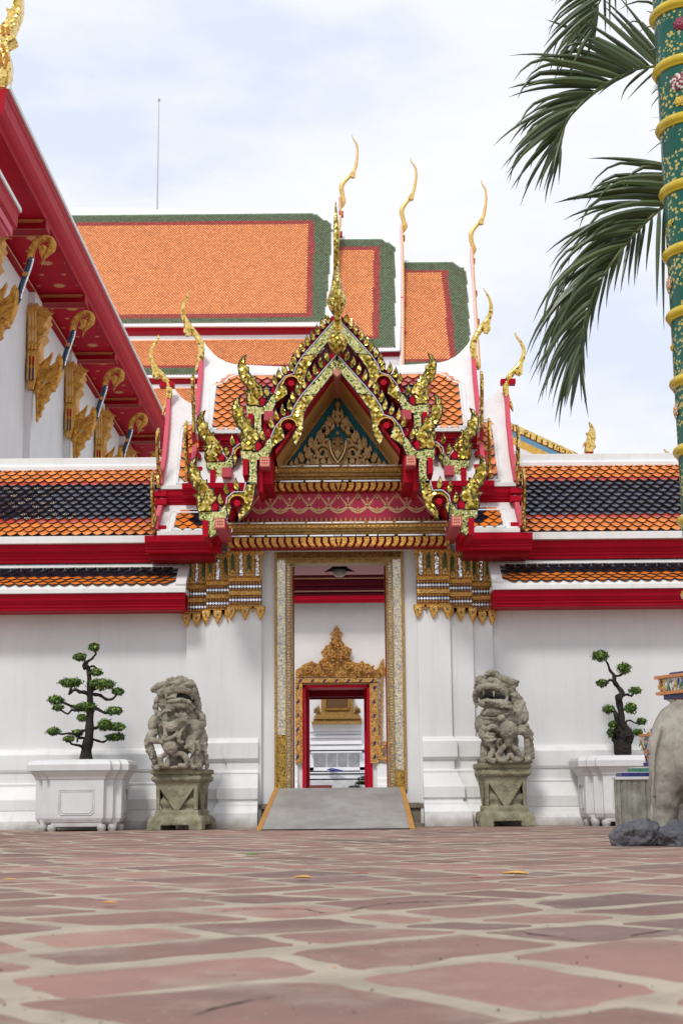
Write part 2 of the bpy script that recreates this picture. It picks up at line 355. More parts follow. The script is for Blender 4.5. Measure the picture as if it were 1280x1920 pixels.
        for i, p in enumerate(P):
            t = (P[min(i + 1, len(P) - 1)] - P[max(i - 1, 0)]).normalized(); n = Vector((-t.y, t.x, 0)); w_ = wd * (.25 + abs(mnoise.noise(p * 23)) * 2.2) * math.sin(math.pi * (i + .5) / len(P)); V += [(p.x + n.x * w_, p.y + n.y * w_, .0034), (p.x - n.x * w_, p.y - n.y * w_, .0034)]
        s.add(V, [(2 * i, 2 * i + 1, 2 * i + 3, 2 * i + 2) for i in range(len(P) - 1)], 3)
    # grit and mortar crumbs lying on the stones
    for i in range(420):
        y = 2.4 + 9 * rng.random() ** 1.6; x = rng.uniform(-1, 1) * y * .27; r = rng.uniform(.001, .0028)
        s.ball((x, y, .002), (r * rng.uniform(.8, 1.8), r, r * .6), rng.choice((3, 4, 4, 4, 4)), 5, 3)
    o = s.build('paving_slabs', [slab, slab_g, slab_p, mat('crack_dirt', (.045, .03, .022), .95), mat('mortar_crumb', (.36, .30, .23), .95)], kind='structure')
build_ground()
# ================================================================ shared builders
def tiles(a, b, x0, x1, tw, e, pick, edge_t=.016, lift=.035, simple=False, mats=None, name='roof_tiles', parent=None, jit=.0, mir=None):
    # a = (Y, z) at the eave, b = (Y, z) at the top; pick(x, s) -> material index or None
    A = Vector((0, a[0], a[1])); B = Vector((0, b[0], b[1])); ud = (B - A); Ls = ud.length; ud.normalize()
    n = Vector((0, -ud.z, ud.y));
    if n.z < 0: n = -n
    mb = MB(mir); rows = int(Ls / e) + 1; rng = random.Random(int(abs(x0) * 100) + 7)
    shape = [(0, 0), (.25, .33), (.5, 1), (.5, 2.15), (-.5, 2.15), (-.5, 1), (-.25, .33)]
    for r in range(rows):
        v0 = r * e; nx = int((x1 - x0) / tw) + 2
        for k in range(nx):
            cx = x0 + (k + .5 * (r % 2)) * tw
            mi = pick(cx, v0 + e)
            if mi is None: continue
            t = rng.uniform(-jit, jit)
            pts = []
            for (u, v) in shape:
                vv = min(v0 + v * e, Ls)
                h = lift * (1 - v / 2.15) + .004 + t * u * .02
                pts.append(Vector((cx + u * tw * .985, 0, 0)) + A + ud * vv + n * h)
            mb.add(pts, [list(range(7))], mi)
            if not simple:
                lo = [pts[i] - n * edge_t for i in (5, 6, 0, 1, 2)]; up = [pts[i] for i in (5, 6, 0, 1, 2)]
                mb.add(up + lo, [(i, i + 1, i + 6, i + 5) for i in range(4)], len(mats) - 1)
    return mb.build(name, mats, parent, recalc=False)
TM = [M['t_or'], M['t_red'], M['t_navy'], M['mortar_dark']]
def inpoly(x, y, P):
    c = False; j = len(P) - 1
    for i in range(len(P)):
        if (P[i][1] > y) != (P[j][1] > y) and x < (P[j][0] - P[i][0]) * (y - P[i][1]) / (P[j][1] - P[i][1]) + P[i][0]: c = not c
        j = i
    return c
def slope_poly(pts, a, b):      # photo outline -> points on the slope plane
    return [hitP(x, y, a, b) for x, y in pts]
def slope_coord(p, a, b):
    ud = Vector((b[0] - a[0], b[1] - a[1])).normalized(); return (p.x, (Vector((p.y, p.z)) - Vector(a)).dot(ud))
def slab_on(mb, pts, a, b, t, mi=0, up=0.0):
    ud = Vector((0, b[0] - a[0], b[1] - a[1])).normalized(); n = Vector((0, -ud.z, ud.y))
    if n.z < 0: n = -n
    mb.loft([p + n * up for p in pts], [p + n * (up - t) for p in pts], mi)
def bandX(mb, x0, x1, Y, prof, mi=0): mb.sweep([(x0, Y), (x1, Y)], prof, mi)
def fascia_prof(z0, z1, d=.07):
    h = z1 - z0
    return [(-.12, z0), (0, z0), (.012, z0 + h * .06), (.012, z0 + h * .2), (.03, z0 + h * .23), (.03, z0 + h * .36), (.045, z0 + h * .40), (.05, z0 + h * .5), (d, z0 + h * .62), (d + .01, z1), (-.12, z1)]
# flame-shaped roof ornament (outline in photo pixels around its foot), one for every roof corner
FL = [(690, 690), (672, 640), (680, 580), (672, 545), (640, 508), (690, 520), (675, 470), (640, 430), (607, 340), (595, 240), (610, 180), (640, 135), (678, 108), (660, 165), (668, 225), (682, 275),
      (700, 250), (703, 310), (725, 355), (745, 385), (765, 352), (762, 400), (785, 440), (806, 462), (825, 447), (820, 490), (852, 545), (830, 590), (800, 625), (812, 690)]
FL = [((x - 745) / 5.818, (y - 690) / 5.818) for x, y in FL]
def flame(mb, c, k=1.0, t=.07, yaw=0.0, mi=0, lean=0.0, sx=1.0, line=None):     # c = foot point; k = metres per photo pixel
    pts = []
    for x, y in FL:
        u, v = x * k * sx + lean * (-y) * k, -y * k
        pts.append(Vector((c.x + u * math.cos(yaw), c.y + u * math.sin(yaw), c.z + v)))
    ax = Vector((-math.sin(yaw), math.cos(yaw), 0)) * t
    n = len(pts); cx = [(-2, -3), (-4, -30), (-12, -50), (-20, -80), (-17, -92)]
    # spine ridge lifts the face so that the flame is a body, not a cut-out
    spine = [Vector((c.x + x * k * sx * math.cos(yaw) + lean * (-y) * k * math.cos(yaw), c.y + x * k * sx * math.sin(yaw), c.z - y * k)) for x, y in cx]
    def near(p): return min(spine, key=lambda q: (q - p).length)
    front = pts; back = [p + ax for p in pts]
    fi = [p + (near(p) - p) * .5 - ax * .4 for p in pts]; bi = [p + (near(p) - p) * .5 + ax * 1.4 for p in pts]
    F = [(i, (i + 1) % n, n + (i + 1) % n, n + i) for i in range(n)]
    if line is not None:
        mb.tube([p - ax.normalized() * .004 for p in front], .0042, 4, line, closed=True)  # dark outline added as shade along the rim of the flame
        for tip in (10, 20, 24, 4):      # dark lines painted as shade in creases from the barbs into the body
            p = fi[tip]; q = near(p); mb.tube([front[tip], p.lerp(q, .5) - ax * .25, q - ax * .75 + Vector((0, 0, -14 * k))], [.003, .005, .002], 4, line)
    mb.add(front + back, F, mi); mb.add(front + fi, F + [list(range(n, 2 * n))], mi); mb.add(back + bi, F + [list(range(n, 2 * n))], mi)
def chofa(mb, pts, rad, beak=None, mi=0, fl=.55, nrm=(0, 1, 0)):
    # smooth interpolation of the traced centre line
    P = [Vector(p) for p in pts]; Q = []; Rr = []
    for i in range(len(P) - 1):
        p0, p1, p2, p3 = P[max(i - 1, 0)], P[i], P[i + 1], P[min(i + 2, len(P) - 1)]
        for s_ in range(4):
            t = s_ / 4; Q.append(.5 * ((2 * p1) + (-p0 + p2) * t + (2 * p0 - 5 * p1 + 4 * p2 - p3) * t * t + (-p0 + 3 * p1 - 3 * p2 + p3) * t ** 3)); Rr.append(rad[i] * (1 - t) + rad[i + 1] * t)
    Q.append(P[-1]); Rr.append(rad[-1])
    mb.tube(Q, Rr, 10, mi, flat=nrm, fl=fl)
    if beak: mb.loft(*beak, mi)
# ================================================================ the gate
GATE = thing('temple_gate', 'white gateway with gold mirror-mosaic gable, open doorway and tiled wing roofs', 'gate', (X0, 16.6, 0))
YF = 16.15
XI, XM, XB, XE = -0.922, -1.293, -1.555, -1.785     # pilaster edges, left side
zt_pil = 3.05
# ---- wall body with passage
b = MB()
for s in (-1, 1):
    f = lambda x: x if s == -1 else 2 * X0 - x
    for (xa, xb, y0) in ((XM, XI, YF), (XB, XM, YF + .06), (XE, XB, YF + .12)):
        b.box(*sorted((f(xa), f(xb))), y0, 16.75, 0, 3.3)
    b.box(*sorted((f(-1.78), f(-.66))), 16.75, 18.6, 0, 3.55)
b.box(-1.78, 1.71, 16.75, 18.6, 3.55, 5.0)
b.box(-.71, .64, 16.55, 18.6, 3.24, 3.56)
b.build('wall', M['plaster'], GATE)
PB = [(-.2, 0), (.19, 0), (.185, .165), (.165, .172), (.13, .235), (.125, .265), (.095, .27), (.095, .305), (.115, .315), (.115, .435), (.10, .445), (.055, .57), (.05, .59), (.055, .595), (.05, .615), (.012, .625), (.012, .72), (.03, .73), (.045, .752), (.05, .76), (.05, .935), (.035, .94), (.022, .955), (.01, .985), (-.05, .985), (-.2, .985)]
for s in (-1, 1):
    mb = MB(-1 if s == 1 else None)
    mb.sweep([(XI - .03, YF), (XM, YF), (XM, YF + .06), (XB, YF + .06), (XB, YF + .12), (XE, YF + .12)], PB, side=-1)
    mb.build('pilaster_base', M['trim'], GATE, bevel=.004)
    # jamb beside the door, standing on a stone block
    mb = MB(-1 if s == 1 else None)
    zb = ZZ(490, 1508, 16.2)
    mb.loft([(XI - .035, 16.22, zb), (-.77, 16.22, zb), (-.77, 16.8, zb), (XI - .035, 16.8, zb)], [(XI + .0, 16.22, 3.3), (-.745, 16.22, 3.3), (-.745, 16.8, 3.3), (XI + .0, 16.8, 3.3)])
    mb.build('door_jamb', M['plaster'], GATE, bevel=.006)
    mb = MB(-1 if s == 1 else None)
    mb.box(XI - .03, -.70, 16.17, 16.7, 0, zb * .78, 0); mb.box(XI - .03, -.70, 16.14, 16.7, zb * .78 + .002, zb - .002, 0); mb.box(XI - .03, -.72, 16.08, 16.5, -.01, .035)
    mb.build('plinth_block', M['pier'], GATE, bevel=.006)
# ---- pilaster capitals
CAPM = [M['gold'], M['silver'], M['green_glass'], M['navy'], M['white_glass'], mat('maroon_enamel', (.20, .07, .02), .5), M['trim'], M['teal']]
def zc(y): return ZZ(457, y, 16.1)
for s in (-1, 1):
    mb = MB(-1 if s == 1 else None)
    segs = [(XM, XI + .0, YF, 0), (XB, XM, YF + .06, -.03), (XE, XB, YF + .12, -.062)]
    for (xa, xb, Y, dz) in segs:
        wd = xb - xa; outer = (xa == XE)
        def band(y0, y1, d, mi, d2=None):
            z1, z0 = zc(y0) + dz, zc(y1) + dz; d2 = d if d2 is None else d2
            xo = xa - (d if outer else 0)
            mb.add([(xo, Y + .1, z0), (xo, Y - d, z0), (xb, Y - d, z0), (xb, Y + .1, z0), (xo - (d2 - d if outer else 0), Y + .1, z1), (xo - (d2 - d if outer else 0), Y - d2, z1), (xb, Y - d2, z1), (xb, Y + .1, z1)],
                   [(0, 1, 5, 4), (1, 2, 6, 5), (2, 3, 7, 6), (0, 3, 2, 1), (4, 5, 6, 7)], mi)
        band(1134, 1140, .032, 0); band(1128, 1134, .04, 5); band(1121, 1128, .03, 3); band(1115.5, 1121, .035, 5); band(1108, 1115.5, .055, 0, .062); band(1103, 1108, .035, 5)
        band(1096, 1103, .03, 3); band(1090, 1096, .04, 5); band(1084, 1090, .05, 0, .06); band(1036, 1084, .03, 0, .055); band(1026, 1036, .055, 6, .075)
        nd = max(3, round(wd / .034))
        for i in range(nd):
            cx = xa + wd * (i + .5) / nd; r = wd / nd * .5
            for (yc, dd) in ((1124.5, .034), (1099.5, .034)):
                z = zc(yc) + dz; p = [(cx - r, Y - dd, z), (cx, Y - dd, z - r * 1.1), (cx + r, Y - dd, z), (cx, Y - dd, z + r * 1.1)]
                mb.loft([(a, y_ - .006, c) for a, y_, c in p], p, 4)
            for yc in (1131, 1118.5, 1105.5, 1093):
                z = zc(yc) + dz; mb.ball((cx, Y - .045, z), (r * .62, .014, .014), 0, 6, 4)
            if i % 2 == 0: mb.ball((cx, Y - .066, zc(1111.5) + dz), .007, 4, 6, 4)
        nl = max(3, round(wd / .088)); pw = wd / nl
        for i in range(nl * 2 + 1):
            cx = xa + wd * i / (nl * 2)
            tall = i % 2 == 0
            z0, z1 = zc(1083) + dz, zc(1042) + dz
            def fy(z): return Y - .03 - .030 * (z - z0) / (z1 - z0)
            if i % 4 in (1, 3):
                mi = 1 if (i // 2) % 2 else 2
                zz0 = z0 + (.02 if mi == 1 else .07)
                r = pw * (.24 if mi == 1 else .16)
                mb.loft([(cx - r, fy(zz0) - .02, zz0), (cx, fy(zz0) - .034, zz0 - .02), (cx + r, fy(zz0) - .02, zz0), (cx + r, fy(z1) - .02, z1), (cx, fy(z1) - .034, z1 + .03), (cx - r, fy(z1) - .02, z1)],
                        [(cx - r, fy(zz0) + .01, zz0), (cx, fy(zz0) + .01, zz0 - .02), (cx + r, fy(zz0) + .01, zz0), (cx + r, fy(z1) + .01, z1), (cx, fy(z1) + .01, z1 + .03), (cx - r, fy(z1) + .01, z1)], mi)
                if mi == 2:
                    zm = z0 + .035; mb.loft([(cx - .03, fy(zm) - .04, zm - .02), (cx + .03, fy(zm) - .04, zm - .02), (cx + .032, fy(zm) - .04, zm + .01), (cx, fy(zm) - .05, zm + .06), (cx - .032, fy(zm) - .04, zm + .01)],
                        [(cx - .03, fy(zm), zm - .02), (cx + .03, fy(zm), zm - .02), (cx + .032, fy(zm), zm + .01), (cx, fy(zm), zm + .06), (cx - .032, fy(zm), zm + .01)], 0)
                    mb.ball((cx, fy(zm) - .055, zm + .01), (.008, .008, .014), 7, 6, 4)
            else:
                mb.tube([(cx, fy(z0) - .03, z0), (cx, fy(z1) - .03, z1)], pw * .10, 6, 0)
                for q in range(4): mb.ball((cx, fy(z0 + (z1 - z0) * (q + .5) / 4) - .042, z0 + (z1 - z0) * (q + .5) / 4), .0075, 4, 6, 4)
            # crown leaves
            zl = zc(1044) + dz; lw = pw * .30; hh = .085 if tall else .07
            P = [(cx - lw * .6, Y - .062, zl - .02), (cx + lw * .6, Y - .062, zl - .02), (cx + lw, Y - .085, zl + .025), (cx, Y - .12, zl + hh + .02), (cx - lw, Y - .085, zl + .025)]
            mb.loft(P, [(a, b_ + .03, c) for a, b_, c in P], 0)
        # hanging pendants
        ce = [xa + wd * q for q in ((0, .5, 1) if wd < .3 else (.08, .5, .98))]
        for cx in ce:
            z1 = zc(1136) + dz; r = .043
            P = [(cx - r * 1.2, Y - .034, z1), (cx + r * 1.2, Y - .034, z1), (cx + r * 1.15, Y - .045, z1 - .05), (cx + r * .95, Y - .045, z1 - .085), (cx, Y - .03, z1 - .165), (cx - r * .95, Y - .045, z1 - .085), (cx - r * 1.15, Y - .045, z1 - .05)]
            mb.plate(P, .04, 0, bulge=.012); mb.ball((cx, Y - .062, z1 - .06), (.009, .006, .015), 7, 6, 4)
            for q in (-1, 1): mb.ball((cx + q * .02, Y - .058, z1 - .03), .006, 4, 6, 4)
            for q in (-.5, .5):
                x2 = cx + q * wd * .5
                if xa < x2 < xb:
                    P = [(x2 - .025, Y - .034, z1), (x2 + .025, Y - .034, z1), (x2, Y - .034, z1 - .065)]; mb.plate(P, .03, 0, bulge=.006)
    if True:    # outward curling leaf on the outer corner
        z = zc(1040) - .06
        P = [(XE, YF + .08, z - .25), (XE - .04, YF + .08, z - .25), (XE - .065, YF + .08, z - .1), (XE - .075, YF + .08, z + .0), (XE - .10, YF + .08, z + .06), (XE - .05, YF + .08, z + .045), (XE, YF + .08, z + .03)]
        mb.plate(P, .05, 0, bulge=.01); mb.box(XE - .05, XE - .028, YF + .05, YF + .08, z - .2, z - .02, 2)
    # bird-proofing wires on top
    rng = random.Random(3)
    for i in range(26):
        x = rng.uniform(XE, XB + .1); z = zc(1028) - .05
        mb.tube([(x, YF + .02, z), (x + rng.uniform(-.02, .02), YF, z + rng.uniform(.05, .09))], .0025, 4, 6)
    mb.build('pilaster_capital', CAPM, GATE, smooth=False)
# ---- door frame: gilded panels around the opening
fr = MB()
GP = mat('gilded_scroll_panel', (.70, .45, .13), .22, metal=.9, bump=.0)
def scroll_mat(name, base, dark, rough, metal, scale=22):
    m = bpy.data.materials.new(name); m.use_nodes = True; nt = m.node_tree; L = nt.links.new; b = nt.nodes['Principled BSDF']
    b.inputs['Roughness'].default_value = rough; b.inputs['Metallic'].default_value = metal
    t = nt.nodes.new('ShaderNodeTexCoord'); n = nt.nodes.new('ShaderNodeTexNoise'); n.inputs['Scale'].default_value = scale; n.inputs['Detail'].default_value = 1.5; n.inputs['Distortion'].default_value = 2.2
    L(t.outputs['Object'], n.inputs['Vector'])
    r = nt.nodes.new('ShaderNodeValToRGB'); E = r.color_ramp.elements; E[0].position = .43; E[0].color = (*base, 1); E[1].position = .57; E[1].color = (*base, 1)
    e = E.new(.47); e.color = (*dark, 1); e = E.new(.52); e.color = (*dark, 1); L(n.outputs['Fac'], r.inputs[0]); L(r.outputs[0], b.inputs['Base Color'])
    bp = nt.nodes.new('ShaderNodeBump'); bp.inputs['Strength'].default_value = .4; bp.inputs['Distance'].default_value = .004; L(n.outputs['Fac'], bp.inputs['Height']); L(bp.outputs[0], b.inputs['Normal'])
    return m
M['scroll'] = scroll_mat('gold_scrollwork_sky_reflection', (.74, .64, .42), (.20, .21, .26), .16, .55)  # pale cream and blue put the sky reflection of the glass into the colour
M['scroll_d'] = scroll_mat('gold_scrollwork_on_black', (.60, .38, .08), (.03, .02, .01), .3, .8, 26)
M['scroll_l'] = scroll_mat('dark_carved_scrollwork', (.26, .12, .03), (.05, .022, .008), .4, .6, 20)
for s in (-1, 1):
    mb = MB(-1 if s == 1 else None); z0, z1, zl, zu = .40, 3.10, 1.02, 2.93
    if s == 1: zl = .62
    mb.box(-.775, -.748, 16.19, 16.7, z0, 3.14, 2)                      # outer rib
    mb.box(-.747, -.652, 16.225, 16.7, zl, 3.03, 0); mb.box(-.747, -.652, 16.223, 16.7, z0, zl - .002, 1)  # upper panel carries the painted reflection, lower panel does not
    mb.box(-.650, -.634, 16.205, 16.7, z0, 3.02, 2); mb.box(-.632, -.604, 16.225, 16.7, z0, 3.02, 3)
    mb.box(-.602, -.592, 16.215, 16.7, z0, 3.02, 2)
    mb.box(-.595, -.580, 16.3, 16.72, z0, 3.02, 1); mb.box(-.585, -.570, 16.66, 16.8, z0, 3.02, 4)
    n = 84
    for i in range(n): mb.ball((-.618, 16.222, z0 + 2.6 * (i + .5) / n), (.012, .007, .011), 2, 5, 3)
    mb.build('door_frame_side', [M['scroll'], M['scroll_d'], M['gold_old'], M['scroll'], M['deepred']], GATE)
mb = MB(); xl, xr = -.745, .675
mb.box(xl, xr, 16.205, 16.5, 3.036, 3.108, 0); mb.box(xl, xr, 16.195, 16.5, 3.02, 3.034, 1); mb.box(xl, xr, 16.19, 16.5, 3.11, 3.16, 1)
mb.box(xl + .11, xr - .11, 16.21, 16.45, 2.975, 3.018, 1)
for i in range(20):
    x = xl + .17 + (xr - xl - .34) * (i + .5) / 20; mb.plate([(x - .02, 16.202, 2.978), (x + .02, 16.202, 2.978), (x, 16.202, 3.012)], .01, 1)
mb.build('door_frame_lintel', [M['scroll_l'], M['gold_old'], M['trim']], GATE)
# ---- entablature above the door
def zp(y, Y=15.95): return ZZ(634, y, Y)
EM = [M['gold_old'], M['gold'], M['deepred'], M['white_glass'], M['trim']]
def ent_bands(ya, yb, x0, x1, Y, leaf):      # ya..yb: gold mouldings in photo rows, then a hanging row of leaves
    mb = MB(); z1, z0 = zp(ya, Y), zp(yb, Y); h = z1 - z0
    bandX(mb, x0, x1, Y, [(-.25, z0), (-.02, z0), (-.02, z0 + h * .08), (.0, z0 + h * .12), (.0, z0 + h * .26), (.03, z0 + h * .34), (.035, z0 + h * .52), (.06, z0 + h * .56), (.06, z0 + h * .9), (.075, z0 + h * .93), (.075, z1), (-.25, z1)], 0)
    n = int((x1 - x0) / .052)
    for i in range(n):
        x = x0 + (x1 - x0) * (i + .5) / n; r = (x1 - x0) / n * .46; z = z0 + h * .73
        mb.loft([(x - r, Y - .068, z), (x, Y - .068, z - h * .13), (x + r, Y - .068, z), (x, Y - .068, z + h * .13)], [(x - r, Y - .05, z), (x, Y - .05, z - h * .13), (x + r, Y - .05, z), (x, Y - .05, z + h * .13)], 1)
    rng = random.Random(int(ya))
    x = x0 + .01
    while x < x1 - .05:      # strip of mirror chips, some missing
        l = rng.uniform(.05, .3)
        mb.box(x, min(x + l, x1), Y - .072, Y - .0, z1 + .001, z1 + .014, 3); 
        mb.box(x + l * .1, min(x + l * 1.1, x1), Y - .03, Y + .02, z0 - .018, z0 - .002, 3); x += l + rng.uniform(.005, .04)
    if leaf:
        zl = z0 - .02; z2 = zp(leaf, Y); hh = zl - z2
        mb.box(x0 + .02, x1 - .02, Y + .03, Y + .2, z2, zl, 2)
        cx = (x0 + x1) / 2; p = .083; k = int((x1 - x0) / 2 / p)
        for sgn in (-1, 1):
            for i in range(k):
                bx = cx + sgn * (i + .35) * p
                o = [(0, 0), (.95, .02), (1.0, -.35), (.8, -.75), (.35, -1.02), (-.25, -.95), (.1, -.62), (.12, -.3)]
                mb.plate([(bx + sgn * u * p * .88, Y + .005, zl + v * hh * .97) for u, v in o], .035, 1, bulge=.022)
        mb.plate([(cx - .035, Y, zl), (cx + .035, Y, zl), (cx, Y, z2 - .01)], .04, 1, bulge=.015)
    return mb
ent_bands(983, 1003, -1.285, 1.215, 15.80, 1026).build('lower_cornice', EM, GATE)
ent_bands(877, 901, -.87, .80, 15.86, 922).build('upper_cornice', EM, GATE)
# soffit and core behind the cornices
mb = MB(); mb.box(-1.30, 1.23, 15.95, 16.5, zp(1026, 15.9), zp(985, 15.9)); mb.box(-1.0, .93, 16.02, 16.7, zp(1000), zp(880)); mb.build('beam_core', M['trim'], GATE)
# lotus teeth standing on the lower cornice
mb = MB(); zz = zp(983, 15.82) + .012
for i in range(44):
    x = -1.25 + 2.43 * (i + .5) / 44; r = .02; mb.plate([(x - r, 15.84, zz), (x + r, 15.84, zz), (x + r * .8, 15.84, zz + .03), (x, 15.84, zz + .085), (x - r * .8, 15.84, zz + .03)], .02, 0, bulge=.008)
mb.box(-1.26, 1.19, 15.85, 15.9, zz - .02, zz + .03)
mb.build('lotus_crest', M['gold_old'], GATE)
# red frieze with stencilled garlands
mb = MB(); Yp = 15.93
za, zb2 = zp(918, Yp), zp(985, Yp)
pt = [W(490, 916, Yp), W(424, 986, Yp)]
mb.loft([(pt[0].x, Yp, za), (2 * X0 - pt[0].x, Yp, za), (2 * X0 - pt[1].x, Yp, zb2), (pt[1].x, Yp, zb2)], [(pt[0].x, Yp + .1, za), (2 * X0 - pt[0].x, Yp + .1, za), (2 * X0 - pt[1].x, Yp + .1, zb2), (pt[1].x, Yp + .1, zb2)])
fzm = mat('rose_red_panel', (.52, .032, .085), .5, col2=(.42, .024, .065), vscale=3, spec=.3); fmb = mb
mb = MB()
def dia(x, z, r, rz=None, Y=Yp - .004):
    rz = rz or r; mb.add([(x - r, Y, z), (x, Y, z - rz), (x + r, Y, z), (x, Y, z + rz)], [(0, 1, 2, 3)])
zh, zlow = zp(926, Yp), zp(959, Yp)
for i in range(-6, 7):
    cx = X0 + i * .222
    lim = lambda x, z: abs(x - X0) < (abs(pt[0].x - X0) + (za - z) / (za - zb2) * abs(pt[1].x - pt[0].x)) - .03
    for big in (0, 1):
        half = .218 if big == 0 else .10; zc_, zt = (zlow, zh) if big == 0 else (zlow + .01, zlow + .05)
        N = 26 if big == 0 else 10
        ccx = cx if big == 0 else cx + .111
        if big == 1: continue
        for q in range(N + 1):
            t = -1 + 2 * q / N; x = ccx + half * t; z = zc_ + (zt - zc_) * abs(t) ** 1.8
            sz = .014 + .009 * (1 - abs(t))
            for dz_ in (-.011, .011):
                if lim(x, z): dia(x, z + dz_ * (1.4 - abs(t)), sz * .62, sz * .62)
    for (dx, zz_, r) in ((0, zh - .045, .016), (0, zh - .02, .010), (.111, zh - .06, .022), (.111, zh - .095, .010), (0, zlow + .035, .014)):
        if lim(cx + dx, zz_): dia(cx + dx, zz_, r * .55, r * 1.25); dia(cx + dx, zz_, r * 1.15, r * .4, Yp - .006)
    if lim(cx, zh): mb.add([(cx - .002, Yp - .004, zh), (cx + .002, Yp - .004, zh), (cx + .002, Yp - .004, zh - .05), (cx - .002, Yp - .004, zh - .05)], [(0, 1, 2, 3)])
mb.add([(pt[0].x + .05, Yp - .004, zh + .012), (-pt[0].x - .12, Yp - .004, zh + .012), (-pt[0].x - .12, Yp - .004, zh + .018), (pt[0].x + .05, Yp - .004, zh + .018)], [(0, 1, 2, 3)])
fmb.merge(mb, 1); fmb.build('red_frieze', [fzm, M['gold_pale']], GATE, recalc=False)
# ---- pediment
YP = 15.92
A, Bl = W(633, 742, YP), W(535, 877, YP); A.x = X0
Br = Vector((2 * X0 - Bl.x, Bl.y, Bl.z))
mb = MB(); mb.plate([A, Br, Bl], .12); ped = mb.build('pediment', M['teal'], GATE)
mb = MB()
for a, b_ in ((Bl, A), (Br, A)):
    d = (b_ - a).normalized(); nn = Vector((-d.z, 0, d.x)) * (1 if a is Bl else -1)
    for off, wd_, yy in ((0, .035, -.05), (.036, .02, -.085)):
        p, q = a + nn * off, b_ + Vector((0, 0, off / abs(d.x)))
        P = [p, q, q + Vector((0, 0, wd_ / abs(d.x))), p + nn * wd_]
        mb.plate([v + Vector((0, yy, 0)) for v in P], .09)
o = mb.build('pediment_frame', M['gold_old'], GATE)
mb = MB(); k = 1 / 160.
def PP(x, y, d=.0): v = W(x, y, YP - .02 - d); return v
def leafP(x, y, h, wd_, lean=0, d=.03):
    c = W(x, y, YP); k_ = .00615
    o = [(0, 0), (.5, .12), (.62, .38), (.36, .5), (.5, .62), (.25, .72), (.0, 1.0), (-.25, .72), (-.5, .62), (-.36, .5), (-.62, .38), (-.5, .12)]
    mb.plate([(c.x + (u * wd_ + lean * v * h) * k_, YP - d - .02, c.z + v * h * k_) for u, v in o], .03, 0, bulge=.025)
for sgn in (-1, 1):
    f = lambda x: 633 + sgn * (x - 633)
    for (x, y, h, wd_, ln) in ((626, 792, 26, 8, 0), (617, 805, 24, 8, -.1), (606, 818, 24, 8, -.1), (596, 828, 20, 8, -.1), (585, 838, 20, 7, 0), (573, 852, 18, 8, 0), (562, 864, 16, 7, 0), (612, 862, 18, 9, .1), (624, 846, 16, 7, .1), (598, 862, 16, 8, .1), (621, 812, 34, 11, -.05), (612, 822, 46, 13, -.1), (600, 835, 40, 12, -.15), (590, 850, 30, 10, -.1), (577, 865, 30, 12, -.1), (566, 872, 24, 9, 0), (556, 876, 18, 8, 0), (547, 877, 12, 7, 0),
                           (583, 845, 26, 8, .1), (606, 874, 20, 10, 0), (595, 876, 16, 9, 0), (618, 876, 22, 9, 0), (578, 877, 14, 8, 0)):
        leafP(f(x), y, h, wd_, ln * sgn * -1, .03 + .01 * ((x % 3)))
    for (cx, cy, r0, turns, st) in ((604, 848, 15, 1.5, .5), (591, 858, 9, 1.2, 2.2), (612, 832, 8, 1.1, 1.0), (588, 868, 6, 1.2, 0)):
        pts = []; rr = []
        for q in range(22):
            t = q / 21; a = st + turns * 2 * math.pi * t; r = r0 * (1 - t * .8)
            pts.append(PP(f(cx + r * math.cos(a)), cy - r * math.sin(a), .04 + .02 * t)); rr.append(.026 * (1 - t * .45))
        mb.tube(pts, rr, 7, 0)
    mb.tube([PP(f(x), y, .05) for x, y in ((633, 870), (624, 866), (618, 856), (616, 844), (619, 836))], .02, 6, 0)
leafP(633, 800, 40, 12, 0, .05); mb.ball(PP(633, 760, .03), (.035, .03, .055), 0); mb.ball(PP(633, 774, .03), (.02, .02, .03), 0)
# small praying figure on the lozenge
mb.ball(PP(633, 812, .08), (.022, .022, .028)); mb.loft(*[[PP(633 + u * s_, 800 - v * s_ * 1.4, .08 + dd) for u, v in ((-1.5, 0), (1.5, 0), (0, 8))] for s_, dd in ((1.3, 0), (1.1, .02))])
mb.ball(PP(633, 828, .08), (.042, .03, .06)); 
for sg in (-1, 1):
    mb.tube([PP(633 + sg * 6, 821, .10), PP(633 + sg * 9, 830, .13), PP(633 + sg * 2, 826, .16), PP(633, 820, .165)], [.014, .013, .011, .007], 6)
    mb.tube([PP(633 + sg * 3, 842, .08), PP(633 + sg * 9, 838, .10), PP(633 + sg * 7, 848, .10)], [.02, .022, .014], 6)
mb.plate([PP(x, y, .05) for x, y in ((620, 834), (646, 834), (645, 845), (633, 864), (621, 845))], .03, 0, bulge=.02)
for sg in (-1, 1):
    for q in range(12):
        t = q / 11; x = 633 + sg * (15 - 14 * t ** 2.2); y = 828 + 38 * t
        mb.ball(PP(x, y, .09), (.014, .014, .017), 1, 6, 4)
mb.box(Bl.x + .05, Br.x - .05, YP - .06, YP, Bl.z, Bl.z + .03, 0)
mb.build('pediment_relief', [mat('aged_gold_relief', (.62, .43, .19), .42, metal=.35, col2=(.30, .18, .07), vscale=22, var=.8, bump=.5, bscale=60), mat('pale_gold_lotus', (.75, .58, .30), .4, metal=.6)], GATE, smooth=40)
